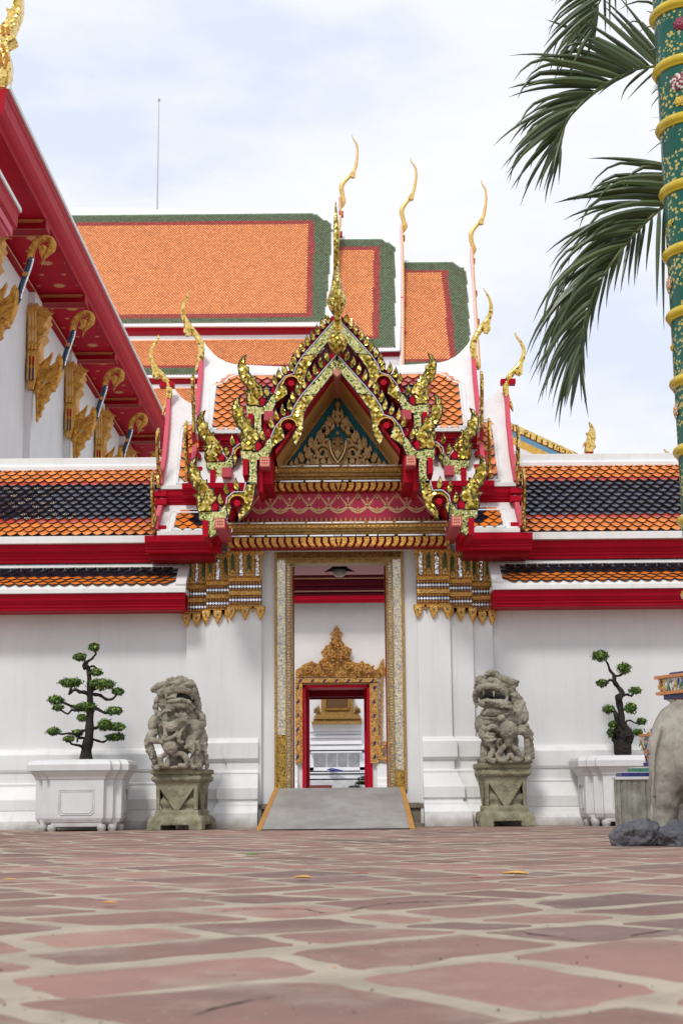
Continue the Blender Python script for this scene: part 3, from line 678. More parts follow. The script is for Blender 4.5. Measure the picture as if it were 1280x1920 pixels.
# ---- tympanum surround: gilded sloping ceiling under the projecting roof, from the pediment out to the bargeboards
def gp(x, y, Y): v = W(x, y, Y); return v
mb = MB()
Yb = 15.02
ap1 = Vector((X0, 15.95, A.z + .055)); dirn = (Bl - A).normalized()
def gable_dir(): return dirn
lowz = Bl.z - .02; n_out = .055
for sgn in (-1, 1):
    d = Vector((dirn.x * (1 if sgn == -1 else -1), 0, dirn.z)); Lg = (A.z - lowz) / abs(d.z) + .1
    a = ap1; e = a + d * Lg
    for (ya, yb_, mi) in ((15.95, 15.27, 0), (15.27, Yb + .05, 1)):
        P = [Vector((a.x, ya, a.z)), Vector((e.x, ya, e.z)), Vector((e.x, yb_, e.z)), Vector((a.x, yb_, a.z))]
        mb.loft(P, [p + Vector((0, 0, .05)) for p in P], mi)
mb.build('gable_soffit', [M['gold_soff'], M['deepred']], GATE)
# ---- bargeboards of both gable tiers (traced on the left, mirrored on the right)
T2 = lambda p: (633.5 + (p[0] - 633.5) * .945, 667 + (p[1] - 743) * .92)
straight = [(633.5, 662), (564, 743), (594, 738), (633.5, 689)]
curl = [(564, 743), (594, 738), (585, 750), (581, 757), (575, 765), (571, 775), (568, 790), (568, 805), (564, 819), (555, 835), (550, 829), (547, 819), (552, 810), (557, 800), (554, 790), (548, 785.8), (541, 784.3), (534, 786.5), (528, 793), (527, 801), (531, 806), (534, 821), (521, 831), (511, 838), (508, 821), (515, 802), (529, 785), (545.8, 779.3), (551.4, 762.5)]
moz = [(508, 820), (511, 838), (502, 860), (482, 862), (482, 908), (461, 908), (467, 895), (467, 866), (452, 866), (451, 843), (470, 843), (474, 847), (484, 847), (494, 838), (500, 826)]
loz = [(481, 822), (491, 835), (486, 846), (478, 847), (471, 840)]
edge = [(633.5, 662), (564, 743), (551.4, 762.5), (545.8, 779.3), (529, 785), (515, 802), (508, 820)]
curl3 = [(461, 904), (480, 905), (477.5, 915), (477, 925), (473, 943), (467, 958), (447.5, 976), (446, 964), (452, 952), (460, 943), (456.5, 933), (451, 929), (444.5, 927.5), (437.5, 930), (432, 937), (431, 945), (434, 951), (428, 967), (424, 945), (426, 932), (438, 922.5), (457, 922)]
moz3 = [(424, 944), (426, 967), (423, 973), (406, 974), (406, 1000), (395, 1008), (390, 1002), (391, 988), (389, 977.5), (373, 972), (373, 957), (390, 958.6), (410.5, 958.6), (416, 951)]
loz3 = [(400, 937), (411, 949), (407, 957.7), (398, 959), (391.5, 950)]
edge3 = [(461, 904), (457, 922), (438, 922.5), (426, 932.8), (424, 945)]
BM = [M['gmos'], M['grmos'], M['deepred'], M['navy'], M['silver_edge']]
M['flame_shade'] = mat('flame_shade_line', (.03, .035, .07), .4)  # dark lines that paint the shading of the flame ridges
def leaf_fin(mb, c, k, mi=0, s=1.0):
    o = [(3, 3), (-3, 1), (-6.5, -5), (-6, -11), (-1.5, -20), (0.5, -14), (4.5, -8), (6, -2)]
    mb.plate([Vector((c.x + u * k * s * .78, c.y, c.z - v * k * s)) for u, v in o], .05, mi, bulge=.02)
M['rose'] = mat('rose_beam', (.50, .07, .10), .5, spec=.3)
COPM = mat('copper_mosaic', (.55, .17, .03), .35, metal=.7, col2=(.3, .05, .02), vscale=40)
def tier(Y, T, kk, nfin):
    objs = []
    for s in (-1, 1):
        mir = -1 if s == 1 else None
        def w(p, dy=0): return W(*T(p), Y + dy)
        mb = MB(mir)
        mb.plate([w(p) for p in straight], .09, 1 , bulge=0)
        mb.plate([w(p, .0) for p in curl], .09, 0)
        mb.plate([w(p) for p in moz], .09, 1)
        for poly in (curl, moz, straight): mb.tube([w(p, -.004) for p in poly], .0042, 4, 3, closed=True)
        e = [w(p, -.012) for p in edge]; mb.tube(e, .0068, 6, 4)
        bb = mb.build('bargeboard', BM, GATE)
        mb = MB(mir); mb.plate([w(p) for p in curl3], .09, 0); mb.plate([w(p) for p in moz3], .09, 1)
        for poly in (curl3, moz3): mb.tube([w(p, -.004) for p in poly], .0042, 4, 3, closed=True)
        mb.tube([w(p, -.012) for p in edge3], .0068, 6, 4)
        b3 = mb.build('lower_bargeboard', BM, GATE)
        # red backing boards and purlins
        for poly in (loz, loz3): mb = MB(mir); mb.plate([w(p, .01) for p in poly], .09, 0, bulge=.01); mb.build('backing_lozenge', M['red'], GATE)
        for (cx, cy) in ((541, 800), (445, 944)):        # round purlin ends under the curls
            c = w((cx, cy)); mb = MB(mir); mb.tube([c + Vector((0, -.03, 0)), c + Vector((0, .95, 0))], .036, 10, 0); mb.build('round_purlin', M['red'], GATE)
        for (cx, cy) in ((497.5, 871), (414.5, 985)):
            c = w((cx, cy)); r = .055; mb = MB(mir); mb.box(c.x - r, c.x + r, Y - .13, Y + 1.0, c.z - r, c.z + r, 0)
            for q in (range(12) if Y < 15.5 else []):
                u, v = ((q % 4) - 1.5) * .022, ((q // 4) - 1) * .028; mb.box(c.x + u - .006, c.x + u + .006, Y - .133, Y - .13, c.z + v - .006, c.z + v + .006, 1)
            for (u0, u1, v0, v1) in () if Y > 15.5 else ((-.043, .043, .038, .043), (-.043, .043, -.043, -.038), (-.043, -.038, -.037, .037), (.038, .043, -.037, .037)): mb.box(c.x + u0, c.x + u1, Y - .133, Y - .13, c.z + v0, c.z + v1, 1)
            mb.build('square_purlin', [M['rose'], M['gold_pale']], GATE)
        mb = MB(mir); mb.box(w((461, 878)).x - .03, w((461, 878)).x + .025, Y - .06, Y + 1.0, w((461, 893)).z, w((461, 863)).z, 0); mb.build('fascia_end', M['red'], GATE)
        mb = MB(mir); a3, b3_ = w((386, 977)), w((386, 1008)); mb.box(a3.x - .03, a3.x + .03, Y - .05, Y + 1.0, b3_.z, a3.z, 0); mb.build('fascia_end', M['red'], GATE)
        mb = MB(mir); a3, b3_ = w((486, 893)), w((486, 925)); mb.box(a3.x - .02, a3.x + .035, Y + .06, Y + .6, b3_.z + .03, a3.z + .1, 0); mb.build('backing_board', M['red'], GATE)
        # roof slabs behind the boards
        mb = MB(mir)
        for (p, q) in ((straight[0], edge[1]), (edge[1], (508, 822)), ((461, 902), (424, 944))):
            off = Vector((0, 0, -.035)); a, b_ = w(p, .04) + off, w(q, .04) + off
            P = [a, b_, b_ + Vector((0, 1.25, 0)), a + Vector((0, 1.25, 0))]
            mb.loft(P, [v + Vector((0, 0, -.045)) for v in P], 0)
        a, b_ = w((503, 848), .05), w((482, 905), .05); mb.box(b_.x - .02, b_.x + .16, Y + .1, Y + 1.0, b_.z, a.z, 0)
        mb.build('roof_slab', M['red'], GATE)
        # arch plates round the purlins (gilt, seen from below)
        for (cx, cy) in ((541, 800), (445, 944)):
            mb = MB(mir); c = w((cx, cy)); n_ = 12; R1 = .084
            for q in range(n_):
                a0, a1 = math.pi * q / n_, math.pi * (q + 1) / n_
                P = [c + Vector((R1 * math.cos(t), yy, R1 * .95 * math.sin(t))) for t, yy in ((a0, -.03), (a1, -.03), (a1, .22), (a0, .22))]
                mb.loft(P, [p + Vector(((p - c).x, 0, (p - c).z)) * .17 for p in P], 0)
            ring = [c + Vector((R1 * math.cos(math.pi * q / n_), .2, R1 * .95 * math.sin(math.pi * q / n_))) for q in range(n_ + 1)]
            mb.plate(ring, .02, 1)
            mb.build('purlin_arch', [M['gold_s'], COPM], GATE)
        # leaf fins on the ridge edge, each on a red post
        def along(path, n, a, b_):
            L_ = [0]
            for i in range(1, len(path)): L_.append(L_[-1] + math.dist(path[i], path[i - 1]))
            for i in range(n):
                t = (a + (b_ - a) * i / max(1, n - 1)) * L_[-1]; j = max(q for q in range(len(L_)) if L_[q] <= t + 1e-9); j = min(j, len(path) - 2)
                u = (t - L_[j]) / (L_[j + 1] - L_[j]); yield tuple(path[j][c] * (1 - u) + path[j + 1][c] * u for c in (0, 1))
        strip = MB(mir); pts = list(along(edge, 26, .03, 1)); st3 = list(along(edge3, 8, .2, 1))
        for seq in (pts, st3):
            for a, b_ in zip(seq, seq[1:]):
                d = Vector((b_[0] - a[0], b_[1] - a[1])).normalized(); n_ = (d.y, -d.x) if d.y > 0 else (-d.y, d.x)
                n_ = (-abs(d.y), -abs(d.x)); h = 9
                strip.plate([w(a, .03), w(b_, .03), w((b_[0] + n_[0] * h, b_[1] + n_[1] * h), .03), w((a[0] + n_[0] * h, a[1] + n_[1] * h), .03)], .03)
        strip.build('fin_backing', M['red'], bb)
        for i, p in enumerate(list(along(edge, nfin, .12, .93)) + [(497, 829)] + list(along(edge3, 2, .42, .75)) + [(418, 950)]):
            f = MB(mir); q = (p[0] - 4, p[1] - 4); leaf_fin(f, w(q, .0), .0062 * kk, 0, 1.1); c = w(q)
            f.tube([v for v in [Vector((c.x + u * .0062 * kk * .86, c.y - .004, c.z - v_ * .0062 * kk * 1.1)) for u, v_ in [(3, 3), (-3, 1), (-6.5, -5), (-6, -11), (-1.5, -20), (0.5, -14), (4.5, -8), (6, -2)]]], .0038, 4, 1, closed=True)
            f.build('leaf_fin', [M['gmos'], M['navy']], b3 if i > nfin else bb)
        for (cx, cy) in ((466, 845), (384, 960)):
            f = MB(mir); flame(f, w((cx, cy), .0), .0062 * kk, .06, sx=1.15, mi=0, line=1); f.build('corner_finial', [M['gmos'], M['flame_shade']], GATE)
tier(15.05, lambda p: p, 1.0, 11)
tier(15.90, T2, 1.0, 12)
# gilt faces on the square purlin ends
# ---- front finials of both tiers: curved up from the apex, seen head-on
def front_finial(px, Y, ytip, ybulb, ybot, kk, name='gable_finial'):
    mb = MB(); zb_, zk, zt_ = W(px, ybot, Y).z, W(px, ybulb, Y).z, W(px, ytip, Y).z; x = X0 + (.01 if Y < 15.5 else 0)
    Hh = zt_ - zb_; y0 = Y - .12
    pts = [(x, y0 + .05, zb_), (x, y0 - .03, zb_ + Hh * .06), (x, y0 - .05, zk), (x, y0 + .0, zk + (zt_ - zk) * .14), (x, y0 - .05, zk + (zt_ - zk) * .28), (x, y0 - .16, zk + (zt_ - zk) * .45), (x, y0 - .20, zk + (zt_ - zk) * .62), (x, y0 - .12, zk + (zt_ - zk) * .82), (x, y0 + .03, zt_)]
    rad = [.012, .09, .118, .072, .040, .033, .038, .022, .006]
    chofa(mb, pts, [r * kk for r in rad], fl=1.0)
    mb.build(name, M['gmos'], GATE, smooth=True)
front_finial(635, 15.05, 505, 648, 671, 1.0)
front_finial(633, 15.88, 384, 575, 600, 1.0)
c = W(633.5, 698, 15.0); mb = MB(); mb.tube([Vector((X0, 14.98, c.z)), Vector((X0, 16.0, c.z))], .055, 4, 0); mb.build('ridge_purlin', mat('rose_beam_end', (.42, .08, .09), .5, col2=(.6, .35, .2), vscale=90), GATE)
# ================================================================ wing roofs of the gate (ridge runs left-right, two tiers a side)
def band_pick(poly, lo, hi, bands):      # bands: list of (s_from, material)
    def f(x, s):
        if not inpoly(x, s, poly): return None
        r = 0
        for s0, mi in bands:
            if s >= s0: r = mi
        return r
    return f
def wing_slope(name, a, b, white, field, ridge_t, par, mir, inset=(), tilepick=None, tw=.125, e=.088):
    mb = MB(mir); P = slope_poly(white, a, b); slab_on(mb, P, a, b, .10, 0, 0)
    Fp = slope_poly(field, a, b)
    mb2 = mb
    # raised moulding round the tile field
    n = len(Fp); ud = Vector((0, b[0] - a[0], b[1] - a[1])).normalized(); nn = Vector((0, -ud.z, ud.y)); nn = nn if nn.z > 0 else -nn
    c = sum(Fp, Vector()) / n
    for i in range(n):
        p, q = Fp[i], Fp[(i + 1) % n]
        if (p - q).length < .02: continue
        mb.tube([p + nn * .012, q + nn * .012], .018, 6, 0)
        p2, q2 = p + (p - c).normalized() * .07, q + (q - c).normalized() * .07
        mb.tube([p2 + nn * .002, q2 + nn * .002], .008, 4, 0)
    sl = mb.build(name, M['trim'], par, bevel=.005)
    poly = [slope_coord(p, a, b) for p in Fp]
    pk = tilepick(poly)
    xs = [p[0] for p in poly]
    tiles(a, b, min(xs), max(xs), tw, e, pk, mats=TM, name='roof_tiles', parent=sl, mir=mir)
    return sl
def add_wing(s):
    mir = -1 if s == 1 else None
    # planes as (Y, z)
    def pl(xa, ya, Ya, xb, yb, Yb): return (Ya, ZZ(xa, ya, Ya)), (Yb, ZZ(xb, yb, Yb))
    # inner tier
    a, b = pl(400, 812, 16.05, 440, 686, 17.1)
    white = [(382.5, 640), (389, 650), (397, 659), (404, 666), (412, 672), (426, 679), (441, 683), (529, 687), (633, 688), (633, 812), (367, 812), (375, 760), (380, 710)]
    field = [(404, 727), (409, 723), (417, 721), (424, 717), (428, 712), (436, 708), (444, 705), (620, 706), (620, 806), (396, 806)]
    Lw = math.dist(a, b)
    pickf = lambda poly: (lambda x, s_: None if not inpoly(x, s_, poly) else (2 if (x > -1.04 and .4 < s_ < Lw - .52) else 1 if (x > -1.2 and .3 < s_ < Lw - .40) else 0))
    wing_slope('wing_roof', a, b, white, field, 0, GATE, mir, tilepick=pickf)
    # eave strip, fascia
    z0 = ZZ(400, 813.5, 16.0); mb = MB(mir); xl = W(367, 812, 16.0).x
    mb.box(xl, X0, 15.98, 16.2, z0, z0 + .045); mb.build('eave_strip', M['trim'], GATE, bevel=.004)
    mb = MB(mir); mb.sweep([(xl + .03, 16.1), (X0, 16.1)], fascia_prof(ZZ(400, 843, 16.05), z0 - .002)); mb.build('fascia', M['red'], GATE)
    # inner skirt
    a2, b2 = pl(400, 905, 15.85, 400, 846, 16.12)
    mb = MB(mir); slab_on(mb, slope_poly([(373, 846), (480, 846), (480, 905), (361, 905)], a2, b2), a2, b2, .08); mb.build('lower_wing_roof', M['trim'], GATE, bevel=.004)
    z1 = ZZ(400, 906, 15.85); xl2 = W(342, 915, 15.85).x
    mb = MB(mir); mb.sweep([(xl2, 15.9), (X0 - 1.0, 15.9)], fascia_prof(ZZ(400, 931, 15.9), z1 - .004, .08)); mb.build('fascia', M['red'], GATE)
    # outer tier
    a3, b3 = pl(330, 908, 16.02, 345, 756, 17.0)
    white = [(322, 721), (325.5, 726), (329.6, 731), (334, 737), (340, 744), (346, 749), (352, 753), (362, 758), (400, 762), (400, 916), (303, 916), (309, 880), (314, 854), (318, 800), (321, 752)]
    field = [(342, 815), (345, 805), (352, 799), (362, 797), (398, 797), (398, 908), (332.5, 908), (338, 860)]
    wing_slope('wing_roof', a3, b3, white, field, 0, GATE, mir, tilepick=lambda poly: (lambda x, s_: 0 if inpoly(x, s_, poly) else None))
    z2 = ZZ(330, 918, 15.98); xl3 = W(303, 916, 15.98).x
    mb = MB(mir); mb.box(xl3 - .01, XE + .25, 15.95, 16.2, z2, z2 + .05); mb.build('eave_strip', M['trim'], GATE, bevel=.004)
    mb = MB(mir); mb.sweep([(xl3 + .02, 16.05), (XE + .4, 16.05)], fascia_prof(ZZ(330, 946, 16.0), z2 - .002)); mb.build('fascia', M['red'], GATE)
    a4, b4 = pl(330, 997, 15.72, 330, 947, 16.05)
    white = [(307, 947), (420, 947), (420, 1000), (296.5, 1000)]; field = [(331, 963), (425, 963), (425, 995), (323.5, 995)]
    wing_slope('lower_wing_roof', a4, b4, white, field, 0, GATE, mir, tilepick=lambda poly: (lambda x, s_: None if not inpoly(x, s_, poly) else (2 if (x > -1.72 and .12 < s_) else 0)), tw=.115, e=.065)
    z3 = ZZ(330, 1004, 15.68)
    mb = MB(mir); mb.box(W(296.5, 1000, 15.68).x - .01, XB + .25, 15.66, 15.9, z3, z3 + .05); mb.build('eave_strip', M['trim'], GATE, bevel=.004)
    xl4 = W(273.5, 1015, 15.75).x
    mb = MB(mir); mb.sweep([(xl4, 15.75), (XB + .2, 15.75)], fascia_prof(ZZ(330, 1036, 15.75), z3 - .004, .09)); mb.build('fascia', M['red'], GATE)
    mb = MB(mir); mb.box(xl4 + .02, XB + .1, 15.86, 16.3, ZZ(330, 1050, 15.9), ZZ(330, 1020, 15.9)); mb.build('soffit', M['deepred'], GATE)
    # pink end boards seen edge-on, stepped with the fins behind them
    for (line, a_, b_) in ((((378.5, 668), (376.5, 710), (371.5, 770), (363.5, 812)), a, b), (((317, 750), (315, 800), (309.5, 860), (301, 915)), a3, b3), (((367, 846), (358, 903)), a2, b2), (((303.5, 950), (292, 1000)), a4, b4)):
        mb = MB(mir); pts = []
        for (x1, y1), (x2, y2) in zip(line, line[1:]):
            n = max(1, round((y2 - y1) / 10.5))
            for i in range(n): pts.append((x1 + (x2 - x1) * i / n, y1 + (y2 - y1) * i / n))
        pts.append(line[-1])
        for p, q in zip(pts, pts[1:]):
            P, Q = hitP(*p, a_, b_), hitP(*q, a_, b_); ud = (Q - P).normalized(); nn = Vector((0, -abs(ud.z), abs(ud.y)))
            r = .026; o = [P + nn * .10, Q + nn * .07, Q - nn * .14, P - nn * .14]
            mb.loft([v + Vector((-r, 0, 0)) for v in o], [v + Vector((r, 0, 0)) for v in o])
        mb.build('gable_edge_board', M['pink'], GATE, bevel=.003)
    # end finials of the ridges, curving outwards
    def mk(pts, rad, Y, beak):
        mb = MB(mir); chofa(mb, [W(x, y, Y) for x, y in pts], [r / 158. for r in rad], fl=.6)
        mb.plate([W(x, y, Y - .035) for x, y in beak], .07)
        mb.build('ridge_finial', [M['gmos_s']], GATE, smooth=50)
    mk([(357, 545), (352, 553), (346, 565), (343, 578), (344, 592), (349, 603), (357, 614), (366, 626), (375, 640), (378, 656), (376, 672), (370, 690), (367, 699)], [.8, 1.8, 2.7, 3.6, 4.6, 6, 5.8, 6, 6.4, 6.8, 6.4, 4.4, .8], 17.02,
       [(343, 598), (345, 612), (344, 622), (349, 629), (356, 627), (360, 620), (354, 608)])
    mk([(296.5, 628), (298, 634), (290, 645), (284, 657), (283, 668), (287, 682), (295, 694), (306, 706), (315, 720), (318, 735), (316, 750), (309, 765), (305, 778)], [.8, 2.0, 3, 3.6, 4, 5, 6, 5.8, 6, 6.2, 5.6, 4.2, 1], 16.92,
       [(283, 682), (286, 697), (286, 706), (291, 709), (298, 706), (300, 699), (294, 690)])
    # flames at the eave corners, seen edge-on
    for (bx, by, Y, k) in ((366, 812, 15.99, .0070), (353, 903, 15.83, .0070), (300, 916, 15.95, .0070), (290, 1001, 15.66, .0070)):
        mb = MB(mir); flame(mb, W(bx, by, Y), k, .022, yaw=R_(84), lean=-.02, sx=.75); mb.build('corner_finial', M['gmos_d'], GATE)
    # batten ends
    for (x, y, Y) in ((350, 855, 16.0), (353, 880, 15.95), (286, 925, 15.95), (286, 940, 15.9), (285, 990, 15.75), (302, 720, 16.9)):
        mb = MB(mir); c_ = W(x, y, Y); mb.box(c_.x - .02, c_.x + .16, Y, Y + .12, c_.z - .032, c_.z + .032); mb.build('batten_end', M['red'], GATE, bevel=.003)
M['gmos_s'] = mosaic('bright_gold_mirror_skin', [(0, (.85, .62, .22)), (.5, (.75, .50, .12)), (.8, (.5, .34, .06)), (.93, (.25, .16, .04))], 30, rnd=.7, tilt=.3)
M['gmos_d'] = mosaic('aged_gold_mirror_skin', [(0, (.62, .44, .10)), (.4, (.35, .22, .04)), (.7, (.75, .6, .2)), (.85, (.2, .12, .03))], 34, rnd=.8, tilt=.6)
add_wing(-1); add_wing(1)
mb = MB(); mb.box(-1.7, 1.63, 16.3, 17.6, 3.2, 4.35); mb.box(-1.5, 1.43, 16.5, 17.5, 4.3, 4.95); mb.build('attic_core', M['deepred'], GATE)

# ================================================================ the gallery walls left and right of the gate
def gallery(s):
    mir = -1 if s == 1 else None; Yw = 16.33; XO = -9.5
    lab = ('long white gallery wall left of the gate with orange and navy tiled double roof', 'long white gallery wall right of the gate with orange and navy tiled double roof')[s == 1]
    G = thing('gallery_building', lab, 'building', ((-5.5, 5.5)[s == 1], 17.3, 0))
    xi = XE + .0
    zf = lambda y, Y: ZZ(150, y, Y)
    b = MB(mir); b.box(XO, xi, Yw, 18.4, 0, 3.2); b.build('wall', M['plaster'], G)
    PWf = [(-.2, 0), (.27, 0), (.26, .095), (.245, .10), (.225, .155), (.215, .19), (.19, .195), (.19, .205), (.20, .21), (.20, .325), (.185, .335), (.12, .45), (.11, .475), (.115, .48), (.115, .50), (.085, .505), (.085, .62), (.10, .63), (.11, .655), (.11, .82), (.09, .83), (.06, .87), (-.05, .90), (-.2, .90)]
    b = MB(mir); b.sweep([(xi, Yw), (XO, Yw)], PWf, side=-1); b.build('base_moulding', M['trim'], G, bevel=.004)
    # lower roof
    a1, b1 = (15.85, zf(1101, 15.85)), (16.25, zf(1062, 16.25))
    mb = MB(mir); xend = W(349, 1100, 15.85).x
    A_, B_ = Vector((0, *a1)), Vector((0, *b1)); ud = (B_ - A_).normalized(); nn = Vector((0, -ud.z, ud.y)); nn = nn if nn.z > 0 else -nn
    def strip(x0, x1, s0, s1, up, t=.05):
        P = [Vector((x, 0, 0)) + A_ + ud * q + nn * up for x, q in ((x0, s0), (x1, s0), (x1, s1), (x0, s1))]; mb.loft(P, [p - nn * t for p in P])
    Ls = (B_ - A_).length
    strip(XO, xend, -.02, Ls, 0); strip(XO, xend, Ls - .075, Ls + .03, .03, .06); strip(xend - .12, xend + .0, -.0, Ls - .08, .035, .06)
    lr = mb.build('lower_roof', M['trim'], G, bevel=.004)
    tiles(a1, b1, XO, xend - .14, .125, .062, lambda x, q: None if (q > Ls - .02 or x > xend - .17 + .03 * q or x > xend - .15) else (0 if q < .19 else 1 if q < .245 else 2), mats=TM, name='roof_tiles', parent=lr, mir=mir, jit=.6)
    z0, z1 = zf(1112, 15.82), zf(1101.5, 15.82)
    mb = MB(mir); mb.box(XO, xend, 15.82, 16.2, z0, z1 - .01); mb.build('eave_strip', M['trim'], G, bevel=.004)
    mb = MB(mir); mb.sweep([(XO, 15.95), (XE + .02, 15.95)], fascia_prof(zf(1145, 15.95), z0 - .002, .08)); mb.box(XO, XE + .02, 15.95, 16.36, zf(1144, 15.95), z0 - .02); mb.build('fascia', M['red'], G)
    # upper fascia and roof
    zt = zf(1019, 16.05)
    mb = MB(mir); mb.sweep([(XO, 16.2), (XE + .0, 16.2)], fascia_prof(zf(1056, 16.2), zt - .002, .09)); mb.box(XO, XE, 16.2, 16.6, zf(1056, 16.2), zt - .02); mb.build('fascia', M['red'], G)
    xe2 = W(288, 1010, 16.1).x + .12
    mb = MB(mir); mb.box(XO, xe2, 16.03, 16.5, zt, zf(1005.5, 16.05)); mb.build('eave_strip', M['trim'], G, bevel=.004)
    a2, b2 = (16.08, zf(1009, 16.08)), (17.2, zf(876, 17.2)); L2 = math.dist(a2, b2)
    mb = MB(mir); A_, B_ = Vector((0, *a2)), Vector((0, *b2)); ud = (B_ - A_).normalized(); nn = Vector((0, -ud.z, ud.y)); nn = nn if nn.z > 0 else -nn
    P = [Vector((XO, *a2)), Vector((xe2, *a2)), Vector((xe2, *b2)), Vector((XO, *b2))]; mb.loft(P, [p - nn * .1 for p in P])
    P = [Vector((XO, *b2)), Vector((xe2, *b2)), Vector((xe2, 18.4, a2[1])), Vector((XO, 18.4, a2[1]))]; mb.loft(P, [p - Vector((0, 0, .1)) for p in P])
    ur = mb.build('upper_roof', M['mortar_dark'], G)
    c1, c2, c3, c4 = [L2 * q for q in (.17, .225, .70, .775)]
    tiles(a2, b2, XO, xe2, .124, L2 / 19., lambda x, q: 0 if q < c1 else 1 if q < c2 else 2 if q < c3 else 1 if q < c4 else 0, mats=TM, name='roof_tiles', parent=ur, mir=mir, jit=.5, edge_t=.018, lift=.04)
    zr = zf(877, 17.15)
    mb = MB(mir); mb.sweep([(XO, 17.2), (xe2 + .02, 17.2)], [(-.12, zr - .05), (.10, zr - .05), (.10, zr + .01), (.07, zr + .015), (.07, zr + .03), (.05, zr + .035), (.05, zr + .125), (-.12, zr + .125)]); mb.build('ridge', M['trim'], G, bevel=.006)
gallery(-1); gallery(1)
# ================================================================ the great hall behind: three telescoping orange roofs
HALL = thing('temple_hall', 'huge orange tiled roof with green borders stepping down in three tiers behind the gate', 'hall', (2, 62, 0))
M['tile_gap'] = mat('tile_edge_brown', (.30, .09, .035), .8)
KH = 1.36
def HW(px, py, Y): return W(px, py, Y * KH)
def HZ(px, py, Y): return HW(px, py, Y).z
BT = [M['t_bor'], M['t_bpu'], M['t_bgr'], M['tile_gap']]
def big_slope(name, a, b, white, outer, mid, inner, tw=.13, e=.105):
    mb = MB(); slab_on(mb, slope_poly(white, a, b), a, b, .06); o = mb.build(name, M['trim_far'], HALL)
    po, pm, pi = [[slope_coord(p, a, b) for p in slope_poly(q, a, b)] for q in (outer, mid, inner)]
    def pk(x, s):
        if not inpoly(x, s, po): return None
        return 0 if inpoly(x, s, pi) else 1 if inpoly(x, s, pm) else 2
    for P_ in (po, pm, pi):
        yb = min(p[1] for p in P_); yt = max(p[1] for p in P_)
        for q, p in enumerate(P_):
            if p[1] - yb < .30: P_[q] = (p[0], yb + .15)
            elif yt - p[1] < .30: P_[q] = (p[0], yt - .15)
    xs = [p[0] for p in po]
    tiles(a, b, min(xs), max(xs), tw, e, pk, edge_t=.02, lift=.05, simple=False, mats=BT, name='roof_tiles', parent=o)
    return o
M['trim_far'] = mat('white_roof_border', (.80, .81, .83), .6, col2=(.72, .73, .75), vscale=1)
def pz(x, y, Y): return (Y * KH, HZ(x, y, Y))
# tier A, three slopes one under the other
a, b = pz(400, 609, 42), pz(400, 400, 46)
big_slope('hall_roof', a, b, [(100, 389), (500, 391), (560, 392.5), (590, 389), (612, 381), (634, 370), (636, 400), (628, 480), (621, 560), (618, 611), (100, 612)],
          [(100, 403), (588, 402), (598, 405), (604, 412), (612, 415), (619, 421), (621.5, 430), (620, 460), (612, 560), (606, 607), (100, 608)],
          [(90, 416), (589, 416.5), (589, 460), (586, 598), (90, 597)], [(80, 421.5), (577.5, 421.5), (577, 460), (574, 591), (80, 590)])
def hall_band(x0, x1, y0, y1, Y, m, depth=.5, prof=None):
    mb = MB(); z0, z1 = HZ(400, y1, Y), HZ(400, y0, Y); Y = Y * KH
    if prof: mb.sweep([(x0, Y), (x1, Y)], fascia_prof(z0, z1, .2))
    else: mb.box(x0, x1, Y, Y + depth, z0, z1)
    return mb.build('fascia' if m is M['red_far'] else 'roof_border', m, HALL)
M['red_far'] = mat('crimson_fascia_far', (.52, .006, .035), .4, col2=(.45, .006, .03), vscale=1)
xa, xb = HW(90, 620, 42).x, HW(616, 620, 42).x
hall_band(xa, xb, 611, 629, 42.3, M['red_far'], prof=1); hall_band(xa, xb, 629, 638, 42.2, M['trim_far'], 1)
a, b = pz(400, 703, 40.5), pz(400, 636, 42.1)
big_slope('hall_roof', a, b, [(90, 636), (640, 636), (640, 707), (90, 707)], [(90, 637), (640, 637), (640, 703), (90, 703)], [(80, 630), (650, 630), (650, 691), (80, 691)], [(80, 630), (650, 630), (650, 687), (80, 687)])
hall_band(xa, xb + .5, 706, 720, 40.7, M['red_far'], prof=1); hall_band(xa, xb + .5, 720, 729, 40.6, M['trim_far'], 1)
a, b = pz(400, 830, 38.0), pz(400, 727, 40.5)
big_slope('hall_roof', a, b, [(90, 727), (640, 727), (640, 835), (90, 835)], [(90, 728), (640, 728), (640, 830), (90, 830)], [(80, 720), (650, 720), (650, 822), (80, 822)], [(80, 720), (650, 720), (650, 815), (80, 815)])
# tier B
a, b = pz(700, 653, 42), pz(700, 446, 45.9)
big_slope('hall_roof', a, b, [(634, 443.5), (700, 441), (722, 435), (740, 427), (750, 421), (751, 500), (750.5, 600), (749.5, 657), (634, 660)],
          [(634, 447), (706, 446), (716, 449), (724, 455), (734, 460), (739, 466), (739.5, 560), (739, 652), (634, 655)], [(630, 461), (711.5, 461.5), (711.5, 560), (710, 640), (630, 640)], [(630, 468), (700, 468), (699, 560), (697.5, 634), (630, 634)])
xa2, xb2 = HW(600, 660, 42.2).x, HW(749, 660, 42.2).x
hall_band(xa2, xb2, 656, 672, 42.2, M['red_far'], prof=1); hall_band(xa2, xb2, 672, 694, 42.1, M['trim_far'], 1)
# tier C, seen down to its lower edge
a, b = pz(820, 688, 41.6), pz(820, 490, 45.8)
big_slope('hall_roof', a, b, [(749, 488), (830, 485), (854, 479), (872, 471), (881.5, 463), (886, 530), (890, 610), (893, 700), (749, 700)],
          [(755, 491), (839, 489.5), (850, 493), (858, 499), (868, 504), (872, 508), (876, 560), (880, 640), (882, 686), (755, 686)], [(750, 504), (838, 504), (846, 580), (856, 682), (750, 684)], [(750, 510), (827, 510), (834, 580), (843, 677), (750, 677)])
